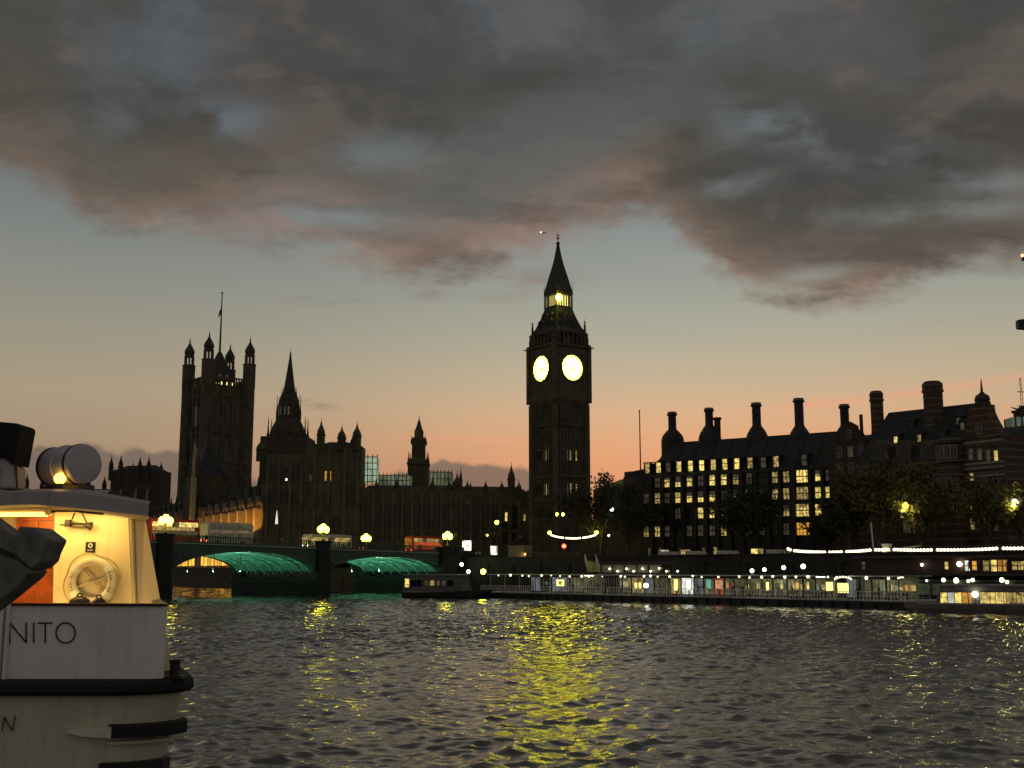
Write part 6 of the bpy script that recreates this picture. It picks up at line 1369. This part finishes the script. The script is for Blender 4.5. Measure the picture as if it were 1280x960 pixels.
# lit shop fronts under the office block
for i, (px, w_, m, lab) in enumerate(((831, 2.2, 'winW', 'small white lit kiosk below the office block left windows'), (857, 2.6, 'winM', 'dim kiosk below the office block'), (943, 1.8, 'winB', 'yellow lit kiosk at the foot of the broad dark tree'), (951, 1.4, 'winM', 'second smaller kiosk right of the yellow lit one at the tree foot'))):
    p = P(px, 684, 246-(px-831)*.13); t = thing('kiosk', lab, 'kiosk', (p.x, p.y, GZ), PANG+.2, 'lit kiosks along the embankment')
    mb = MB(); mb.box(-w_/2, w_/2, 0, 1.8, 0, 2.9); mb.box(-w_/2-.25, w_/2+.25, -.5, 2, 2.903, 3.1); mb.build('wall', 'stone2', t); mb = MB(); mb.box(-w_/2+.2, w_/2-.2, -.06, -.004, 1.0, 2.6); mb.build('shop_window', m, t)

# ================================================================== MOORED PARTY BOAT IN FRONT
BY = 16.0
def X(px, Y=BY, py=760): return P(px, py, Y).x
def ZZ(py, Y=BY, px=120): return P(px, py, Y).z
cornerx = X(224)
boat = thing('party_boat', 'large white boat with a lit wheelhouse and dark rubbing band, close at left', 'boat', (cornerx, BY, 0))
K['hull'] = mat('off_white_hull', (.68, .62, .46), .34, var=.12, scale=.8, bump=.03, streaks=.30)
K['bulwark'] = mat('white_bulwark', (.90, .84, .76), .30, var=.07, scale=.9, streaks=.22)
K['cream'] = mat('cream_wheelhouse', (.82, .69, .44), .38, var=.09, scale=1.2, streaks=.22)
K['lilac'] = mat('grey_lilac_roof', (.40, .36, .36), .5, var=.16, scale=2, streaks=.4)
K['canister'] = mat('canister_grp', (.54, .48, .49), .42, var=.08, scale=3)
K['wood'] = mat('varnished_orange_door', (.45, .10, .018), .32, var=.35, scale=5)
def rrect(x0, x1, y0, y1, r, n=6):
    """plan outline, rounded at the two right-hand corners"""
    pts = [(x0, y0)]
    for i in range(n+1): a = -math.pi/2+i*math.pi/2/n; pts.append((x1-r+r*math.cos(a), y0+r+r*math.sin(a)))
    for i in range(n+1): a = i*math.pi/2/n; pts.append((x1-r+r*math.cos(a), y1-r+r*math.sin(a)))
    pts.append((x0, y1)); return [(x-.40*max(0, y-.5) if x > x0+.5 else x, y) for x, y in pts]
def lx(px, Y=BY, py=800): return X(px, Y, py)-cornerx
BL = -14.0; BWID = 4.6
zr0, zr1 = ZZ(868), ZZ(851)
lev = [(-.6, lx(180)), (ZZ(960), lx(205)), (ZZ(915), lx(213)), (ZZ(885), lx(221)), (zr0, lx(224)), (zr1, lx(226))]
mb = MB(); mb.loft([[(x, y, z_) for x, y in rrect(BL, xr, .02+(lx(226)-xr)*.15, BWID-(lx(226)-xr)*.15, .9)] for z_, xr in lev]); mb.build('hull', 'hull', boat, True)
mb = MB(); mb.loft([[(x, y, z_) for x, y in rrect(BL, lx(236)-e, -.14+e, BWID+.14-e, .95)] for z_, e in ((zr0-.01, .05), (zr0+.04, 0), (zr1-.05, 0), (zr1+.012, .05))]); mb.build('rubbing_band', mat('black_rubber_band', (.012,.011,.010), .75, var=.3, scale=3), boat)
# second short fender strip, pale towards the bow and black round the stern corner
z0_, z1_ = ZZ(922), ZZ(907)
def strip(mb, xa, off, z0, z1, xr, r=.85):
    out_ = rrect(xa, xr+off, -off+.03, BWID-1, r); out_ = [p_ for p_ in out_ if p_[1] < 2.4]; inn = [(x*1.0-.12 if x > xa else x, y+.12) for x, y in out_]
    rings = [[(a[0],a[1],z0),(a[0],a[1],z1),(b[0],b[1],z1+.015),(b[0],b[1],z0-.015)] for a, b in zip(out_, inn)]; mb.loft(rings)
mb = MB(); strip(mb, lx(148), .12, z0_, z1_, lx(218)); mb.build('corner_fender', 'rubber', boat)
mb = MB(); mb.loft([[(lx(90), .0, (z0_+z1_)/2-.02), (lx(90), .02, (z0_+z1_)/2+.02), (lx(90), .1, (z0_+z1_)/2+.02), (lx(90), .1, (z0_+z1_)/2-.03)], [(lx(112), -.07, z0_+.02), (lx(112), -.05, z1_-.03), (lx(112), .1, z1_-.02), (lx(112), .1, z0_)], [(lx(148)-.003, -.09, z0_), (lx(148)-.003, -.08, z1_-.02), (lx(148)-.003, .1, z1_), (lx(148)-.003, .1, z0_-.01)]]); mb.build('fender_ledge', 'hull', boat)
mb = MB(); strip(mb, lx(150), .04, ZZ(931), ZZ(927), lx(215)); mb.build('hull_moulding', 'hull', boat)
mb = MB(); strip(mb, lx(150), .035, ZZ(975), ZZ(955), lx(207)); mb.build('boot_stripe', 'black', boat)
# raised bulwark with the name
zb0, zb1 = zr1+.02, ZZ(756.5)
def bul_y(x): return .05
mb = MB(); o_ = rrect(BL, lx(201.5), .06, BWID-.06, .16, 5); i_ = rrect(BL+.001, lx(201.5)-.09, .15, BWID-.15, .10, 5)
tp = lambda x, zbase: zbase
n = len(o_); vs = []
for (x, y), (xi, yi) in zip(o_, i_):
    s = max(0.0, min(1.0, (x-lx(0))/(lx(201)-lx(0)))); zt3 = ZZ(753)+(ZZ(758.5)-ZZ(753))*s
    vs.append([(x, y, zb0), (x, y, zt3), (xi, yi, zt3), (xi, yi, zb0)])
mb.loft(vs); bw = mb.build('bulwark', 'bulwark', boat)
mb = MB(); vs = []
for (x, y), (xi, yi) in zip(rrect(BL, lx(202.5), .03, BWID-.03, .18, 5), rrect(BL+.001, lx(202.5)-.16, .19, BWID-.19, .06, 5)):
    s = max(0.0, min(1.0, (x-lx(0))/(lx(201)-lx(0)))); zt3 = ZZ(753)+(ZZ(758.5)-ZZ(753))*s+.002
    vs.append([(x, y, zt3), (x, y, zt3+.035), (xi, yi, zt3+.035), (xi, yi, zt3)])
mb.loft(vs); mb.build('cap_rail', mat('dark_varnished_rail', (.045,.014,.010), .35), boat)
# vertical fairlead posts at the left of the bulwark
mb = MB(); mb.box(lx(6), lx(9.5), -.02, .056, zb0, ZZ(754)); mb.box(lx(-4), lx(3.5), -.06, .056, zb0, ZZ(757)); mb.build('bulwark_post', 'bulwark', boat)
for px in (4.5, 13):
    pass
# lettering, thin strokes
yb = BY
def stroke(mb, pts, r, y):
    mb.tube([(lx(px, BY, py), y, ZZ(py)) for px, py in pts], r, 6)
mb = MB(); r_ = .0115; y = .055
stroke(mb, [(9.8,804),(9.8,778.5)], r_, y); stroke(mb, [(9.8,778.5),(30.5,803.5)], r_, y); stroke(mb, [(30.5,804),(30.5,778.5)], r_, y)
stroke(mb, [(40,804),(40,778.5)], r_, y)
stroke(mb, [(45.5,779),(63.5,779)], r_, y); stroke(mb, [(54.5,779),(54.5,804)], r_, y)
stroke(mb, [(80+12*math.cos(a*math.pi/16), 791.3+12.6*math.sin(a*math.pi/16)) for a in range(33)], r_, y)
mb.build('name_lettering', mat('dark_brown_lettering', (.03,.02,.015), .5), boat)
mb = MB(); y = .012; stroke(mb, [(1.5,914),(4.5,896)], r_*.8, y); stroke(mb, [(4.5,896),(14.5,914)], r_*.8, y); stroke(mb, [(14.5,914),(18.5,895)], r_*.8, y); mb.build('port_lettering', mat('faded_brown_lettering', (.07,.05,.03), .5), boat)
# bollard on the rail
mb = MB(); bx = lx(211); mb.lathe([(.075, zr1+.01), (.07, zr1+.2), (.085, zr1+.22), (.085, zr1+.25), (.05, zr1+.26)], 12, (bx, .35)); mb.box(bx-.14, bx+.14, .22, .48, zr1+.002, zr1+.04); mb.build('bollard', 'black', boat)
mb = MB(); mb.prism([(BL,.2),(lx(199),.2),(lx(199)-1.5,BWID-.2),(BL,BWID-.2)], zr1-.05, zr1+.015); mb.build('deck', 'greypaint', boat)
# wheelhouse: front panel, raked side, set back from the bulwark
WY = 1.25; WYa = BY+WY
wx = lambda px, py: P(px, py, WYa).x-cornerx
wz = lambda py: P(120, py, WYa).z
zt4, zbt = wz(640), zr1+.016
wh_ = MB()
xl_t, xl_b = wx(68, 650), wx(66, 755); k_ = (zbt-zt4)/(wz(755)-zt4)
ext = lambda a, b: a+(b-a)*k_
xm_t, xm_b = wx(160, 650), ext(wx(160, 650), wx(166, 755)); xr_t, xr_b = wx(176, 645), ext(wx(176, 645), wx(197, 757))
top_ = [(xl_t, WY), (xm_t, WY), (xm_t+.03, WY+.012), (xm_t+.04, WY+.03), (xr_t, WY+.16), (xr_t-1.1, WY+2.4), (xl_t, WY+2.4)]
bot_ = [(ext(xl_t, xl_b), WY), (xm_b, WY), (xm_b+.03, WY+.012), (xm_b+.04, WY+.03), (xr_b, WY+.16), (xr_b-1.1, WY+2.4), (ext(xl_t, xl_b), WY+2.4)]
wh_.loft([[(x, y, zbt) for x, y in bot_], [(x, y, zt4) for x, y in top_]]); who = wh_.build('wheelhouse', 'cream', boat)
# moulded crease lines on the panel
mb = MB(); mb.tube([(xm_t-.01, WY-.002, zt4), (ext(xm_t, xm_b)-.01 if False else xm_b-.01, WY-.002, zbt)], .012, 6); mb.build('panel_seam', 'cream', who)
mb = MB(); mb.tube([(xm_t+.055, WY+.03, zt4), (xm_b+.055, WY+.03, zbt)], .010, 6); mb.build('panel_seam', mat('seam_shadow_gap', (.20,.15,.08), .7), who)
# doorway in varnished wood at the left, frame and leaf
dy = WY+.22
mb = MB(); mb.box(BL+.5, xl_t-.003, dy+.06, dy+1.9, zbt, zt4); mb.build('rear_cabin', 'cream', boat)
mb = MB(); mb.box(wx(18, 700), wx(64, 700), dy+.0, dy+.05, zbt, wz(650)); dro = mb.build('door', 'wood', boat)
mb = MB()
for a, b in ((12, 18), (62, 66)): mb.box(wx(a, 700), wx(b, 700), dy-.05, dy+.056, zbt, wz(646))
mb.box(wx(18, 700)+.002, wx(62, 700)-.002, dy-.05, dy+.056, wz(650)+.003, wz(645)); mb.box(wx(35, 700), wx(38, 700), dy-.02, dy-.003, zbt, wz(651)); mb.box(wx(19, 700), wx(62, 700), dy-.018, dy-.004, wz(700), wz(694)); mb.build('door_frame', 'wood', dro)
mb = MB(); mb.tube([(wx(58,700), dy-.06, wz(712)), (wx(58,700), dy-.06, wz(700))], .012, 6); mb.build('handle', 'steel', dro)
# roof: a long grey lilac slab, thicker in the middle, overhanging to the front
RYa = .55; rxx = lambda px, py: P(px, py, BY+RYa).x-cornerx; rzz = lambda py: P(120, py, BY+RYa).z
prof_t = [(-60,604),(5,613),(45,610.5),(90,611),(130,616),(186,626)]; prof_b = [(-60,640),(5,634),(45,633),(90,637),(130,641),(186,647.5)]
mb = MB(); rings = []
for (pa, ya), (pb, yb_) in zip(prof_t, prof_b):
    x = rxx(pa, ya); zt5, zb5 = rzz(ya), rzz(yb_)
    rings.append([(x, RYa+.06, zb5), (x, RYa, zb5+.03), (x, RYa+.01, zt5-.05), (x, RYa+.10, zt5), (x-.55*(pa > 100), RYa+1.6, zt5+.09), (x-1.2*(pa > 100), RYa+3.2, zt5), (x-1.2*(pa > 100), RYa+3.2, zb5)])
mb.loft(rings); roof = mb.build('cabin_roof', 'lilac', boat, True)
# lamp trough under the roof edge (the warm light on the wheelhouse front)
zl = rzz(638); WL = mat('warm_strip_light', (.8,.7,.4), .4, emit=(1, .60, .10), es=4.0)
mb = MB(); mb.box(wx(10, 640), wx(76, 640), RYa+.18, RYa+.34, zl-.055, zl+.05); tr_ = mb.build('lamp_trough', 'cream', boat)
mb = MB(); mb.box(wx(14, 640), wx(73, 640), RYa+.172, RYa+.30, zl-.075, zl-.057); mb.box(wx(14, 640), wx(73, 640), RYa+.160, RYa+.176, zl-.055, zl-.02); mb.build('tube_lamp', WL, tr_)
L = pointlight('roof_strip_lamp', (wx(100, 640), RYa+.30, zl-.06), (1, .64, .17), 17, boat, kind='AREA', size=(1.5, .12)); L.rotation_euler = (R(24), 0, 0)
L = pointlight('roof_strip_lamp', (wx(42, 640), RYa+.33, zl-.10), (1, .52, .10), 5, boat, kind='AREA', size=(.7, .1)); L.rotation_euler = (R(28), 0, 0)
mb = MB(); mb.box(BL+.6, wx(178,700), .22, .30, zb0, ZZ(775)); mb.build('inner_coaming', 'cream', boat)
L = pointlight('deck_lamp', (wx(112, 760), .45, ZZ(772)), (1, .64, .18), 14, boat, kind='AREA', size=(1.6, .12)); L.rotation_euler = (R(118), 0, 0)
# twin horn under the roof edge
hx, hz = wx(99, 655), wz(655)
mb = MB(); mb.tube([(wx(88,655), WY-.12, wz(654)), (wx(112,655), WY-.12, wz(656))], .018, 8); mb.box(wx(86,655), wx(92,655), WY-.17, WY-.06, wz(659), wz(650)); mb.lathe([(.02, 0)], 4) if False else None
mb.tube([(wx(108,655), WY-.12, wz(656)), (wx(118,655), WY-.12, wz(658))], [.02,.065], 10); mb.tube([(wx(93,655), WY-.12, wz(651)), (wx(96,655), WY-.10, wz(641))], .012, 6); mb.tube([(wx(112,655), WY-.12, wz(654)), (wx(104,655), WY-.10, wz(640))], .012, 6); mb.box(wx(90,655), wx(94,655), WY-.08, WY-.003, wz(656), wz(653)); mb.build('twin_horn', 'black', boat)
mb = MB(); mb.box(wx(75,656), wx(82,656), WY-.02, WY-.003, wz(656.8), wz(655.2)); mb.build('maker_slot', 'black', boat)
# square black sign with a white ring
mb = MB(); mb.box(wx(107.5,684), wx(119.5,684), WY-.02, WY-.003, wz(690), wz(677.5)); sg_ = mb.build('square_sign', 'black', boat)
mb = MB(); mb.torus(((wx(113.5,684)), WY-.024, wz(682)), .026, .009, 20, 6); mb.box(wx(110,684), wx(117,684), WY-.026, WY-.0205, wz(688), wz(687.2)); mb.build('ring_symbol', 'whitepaint', sg_)
# roof lamp
mb = MB(); lx_, lz_ = rxx(63, 596), rzz(596); mb.ball((lx_, RYa+.35, lz_), .085, 12, 8); lo_ = mb.build('roof_lamp', mat('orange_lamp_glass', (.8,.5,.2), .3, emit=(1,.55,.08), es=5), boat, True)
mb = MB(); mb.lathe([(.06, rzz(613)), (.05, lz_-.07)], 10, (lx_, RYa+.35)); mb.build('lamp_base', 'steel', lo_)
# liferaft canister on its cradle: a thing of its own
CYr = 1.2; cxx = lambda px, py: P(px, py, BY+CYr).x; czz = lambda py: P(90, py, BY+CYr).z
cn = thing('liferaft_canister', 'grey lilac liferaft canister lying on a cradle on the boat roof', 'liferaft', (cxx(92,590), BY+CYr, czz(612)))
a_ = Vector((cxx(52,583)-cxx(92,590), .34, czz(582.5)-czz(612))); b_ = Vector((cxx(112,582)-cxx(92,590), -.16, czz(581)-czz(612)))
dv = (b_-a_).normalized(); rad = .30
mb = MB(); mb.tube([tuple(a_-dv*.03), tuple(a_), tuple(a_+dv*.10), tuple(a_.lerp(b_, .48)), tuple(a_.lerp(b_, .485)), tuple(a_.lerp(b_, .52)), tuple(a_.lerp(b_, .525)), tuple(b_-dv*.06), tuple(b_-dv*.015), tuple(b_)], [.16, rad*.86, rad*.98, rad, rad*1.05, rad*1.05, rad, rad, rad*.96, rad*.88], 32); mb.build('shell', 'canister', cn, True)
mb = MB(); 
for s in (.12, .86):
    c_ = a_.lerp(b_, s); mb.tube([tuple(c_-dv*.02), tuple(c_+dv*.02)], rad*1.03, 32)
mb.build('strap', 'black', cn)
for s in (.2, .82):
    mb = MB(); c_ = a_.lerp(b_, s); mb.box(c_.x-.24, c_.x+.24, c_.y-.03, c_.y+.03, .0, .06); mb.tube([(c_.x-.2, c_.y, .03), (c_.x-.1, c_.y, c_.z-rad*.9)], .022, 6); mb.tube([(c_.x+.2, c_.y, .03), (c_.x+.1, c_.y, c_.z-rad*.9)], .022, 6); mb.build('cradle', 'steel', cn)
# lifebuoy hung on the wheelhouse front
lb = thing('lifebuoy', 'cream lifebuoy with rope and bands hung on the lit wheelhouse front', 'lifebuoy', (wx(118,727)+cornerx, BY+WY-.09, wz(727)))
rb2 = 25.0*WYa/F; mb = MB(); mb.torus((0,0,0), rb2, .070, 40, 14); mb.build('ring', mat('cream_lifebuoy', (.72,.64,.46), .55, var=.12, scale=4), lb, True)
for a_ in (38, 142, 218, 322):
    mb = MB(); mb.torus((0,0,0), rb2, .075, 6, 14, R(a_-9), R(a_+9)); mb.build('band', mat('pale_lifebuoy_band', (.85,.80,.68), .5), lb, True)
mb = MB(); pts = []
for i in range(49): a_ = 2*math.pi*i/48; pts.append(((rb2+.105+.05*abs(math.sin(2*a_+.6)))*math.cos(a_), -.03, (rb2+.105+.05*abs(math.sin(2*a_+.6)))*math.sin(a_)))
mb.tube([(p_[0]*.93, p_[1], p_[2]*.93) for p_ in pts], .011, 5); mb.build('rope', mat('weathered_rope', (.45,.36,.22), .9), lb)
mb = MB(); g = random.Random(2)
for a_ in list(range(150, 206, 9))+list(range(-26, 30, 9)):
    t_ = R(a_); c_ = Vector((rb2*math.cos(t_), -.071, rb2*math.sin(t_))); e_ = Vector((math.cos(t_), 0, math.sin(t_)))*.022; f_ = Vector((-math.sin(t_), 0, math.cos(t_)))*.012
    if g.random() < .75: mb.tube([tuple(c_-e_-f_), tuple(c_+e_+f_*g.uniform(-1,1))], .0045, 4)
    mb.tube([tuple(c_-e_+f_*.8), tuple(c_+f_)], .0045, 4)
mb.build('faded_marks', mat('faded_dark_marks', (.10,.07,.04), .7), lb)
mb = MB(); mb.tube([(-.30,.05,-.12), (-.1,.03,-.02), (.08,.03,.02), (.30,.05,.14)], .016, 6); mb.tube([(-.2,.05,.22), (-.02,.045,.05), (.1,.045,-.12), (.16,.05,-.28)], .013, 6); mb.build('line', mat('pale_line', (.62,.52,.34), .8, var=.25, scale=6), lb)
# rolled lines and dark fenders stowed behind the bulwark
for i, (px, py, w_, lab) in enumerate(((100, 749, .17, 'round black fender top showing below the lifebuoy'), (124, 751, .12, 'smaller black fender top right of the first below the lifebuoy'))):
    fd = thing('fender', lab, 'fender', (P(px,py,BY+.62).x, BY+.62, zr1+.016), 0, 'black fenders stowed behind the bulwark'); h_ = P(px,py,BY+.62).z-zr1
    mb = MB(); mb.lathe([(.05,0),(w_,.08),(w_,h_-.10),(w_*.75,h_-.02),(w_*.3,h_+.03)], 16); mb.build('body', mat('black_fender_rubber', (.012,.012,.012), .35), fd, True); mb = MB(); mb.torus((0,-.02,h_+.03), .035, .012, 14, 6); mb.build('eye', 'steel', fd)
# hooded ventilator / covered searchlight at the far left of the roof
vn = thing('covered_searchlight', 'black canvas hood on a grey domed pedestal at the left end of the boat roof', 'searchlight', (P(12,610,BY+1.0).x, BY+1.0, P(12,613,BY+1.0).z))
vx = lambda px, py: P(px, py, BY+1.0).x-P(12,610,BY+1.0).x; vz = lambda py: P(12, py, BY+1.0).z-P(12,613,BY+1.0).z
mb = MB(); q_ = [(-40,584),(-40,529),(0,529),(32,532),(36,536),(27,584),(14,572)]; mb.loft([[(vx(a,b), -.28, vz(b)) for a, b in q_], [(vx(a,b)*1.0, .28, vz(b)) for a, b in q_]]); hd_ = mb.build('canvas_hood', mat('black_canvas', (.012,.012,.012), .9, var=.3, scale=5, bump=.2), vn)
bv = hd_.modifiers.new('b', 'BEVEL'); bv.width = .03; bv.segments = 3
mb = MB(); mb.loft([[(vx(a,b), -.2, vz(b)) for a, b in ((-40,612),(26,612),(27,586),(12,572),(-40,572))], [(vx(a,b), .2, vz(b)) for a, b in ((-40,612),(26,612),(27,586),(12,572),(-40,572))]]); pd_ = mb.build('pedestal', 'canister', vn); bv = pd_.modifiers.new('b', 'BEVEL'); bv.width = .05; bv.segments = 3
mb = MB(); mb.tube([(vx(5,612), -.24, vz(612)), (vx(8,592), -.24, vz(592)), (vx(4,578), -.24, vz(578))], .012, 6); mb.tube([(vx(29,612), -.2, vz(612)), (vx(27,584), -.2, vz(584))], .018, 6); mb.build('bracket', 'steel', vn)
# dark hinged arm of the quay gangway, nearer than the boat
AY = 11.0; ax_ = lambda px, py: P(px, py, AY).x; az2 = lambda px, py: P(px, py, AY).z
ar_ = thing('davit', 'dark grey steel davit slanting up across the boat door at left', 'davit', (ax_(-130,860), AY, 2.2))
o_ = Vector(ar_.location); K['arm'] = mat('dark_arm_steel', (.16,.155,.135), .6, var=.45, scale=5, bump=.15)
def armp(q_, y0, y1, name, m='arm', bev=.02):
    mb = MB(); mb.loft([[(ax_(a,b)-o_.x, y0, az2(a,b)-o_.z) for a, b in q_], [(ax_(a,b)-o_.x, y1, az2(a,b)-o_.z) for a, b in q_]]); ob = mb.build(name, m, ar_); bv = ob.modifiers.new('b', 'BEVEL'); bv.width = bev; bv.segments = 2; return ob
armp([(33,659),(54,660),(74,675),(66,692),(63,702),(50,712),(36,700),(30,690)], -.20, .22, 'hinge_block')
armp([(-60,612),(0,651),(34,676),(64,700),(51,713),(20,693),(-60,650)], -.14, .14, 'upper_beam')
armp([(-60,668),(0,690),(30,700),(52,714),(46,722),(14,748),(-12,768),(-60,800)], -.17, .17, 'side_plate')
mb = MB(); mb.tube([(ax_(47,718)-o_.x, -.19, az2(47,718)-o_.z), (ax_(47,726)-o_.x, -.19, az2(47,726)-o_.z)], .025, 8); mb.tube([(ax_(-60,660)-o_.x, -.19, az2(0,660)-o_.z), (ax_(26,694)-o_.x, -.19, az2(26,694)-o_.z)], .018, 6); mb.build('hydraulic_pipe', 'black', ar_)
mb = MB(); mb.tube([(ax_(-60,740)-o_.x, 0, az2(-60,740)-o_.z), (-.3, 0, 0.0)], .16, 10); mb.box(-.8, .2, -.4, .4, 0, .12); mb.build('post', 'arm', ar_)
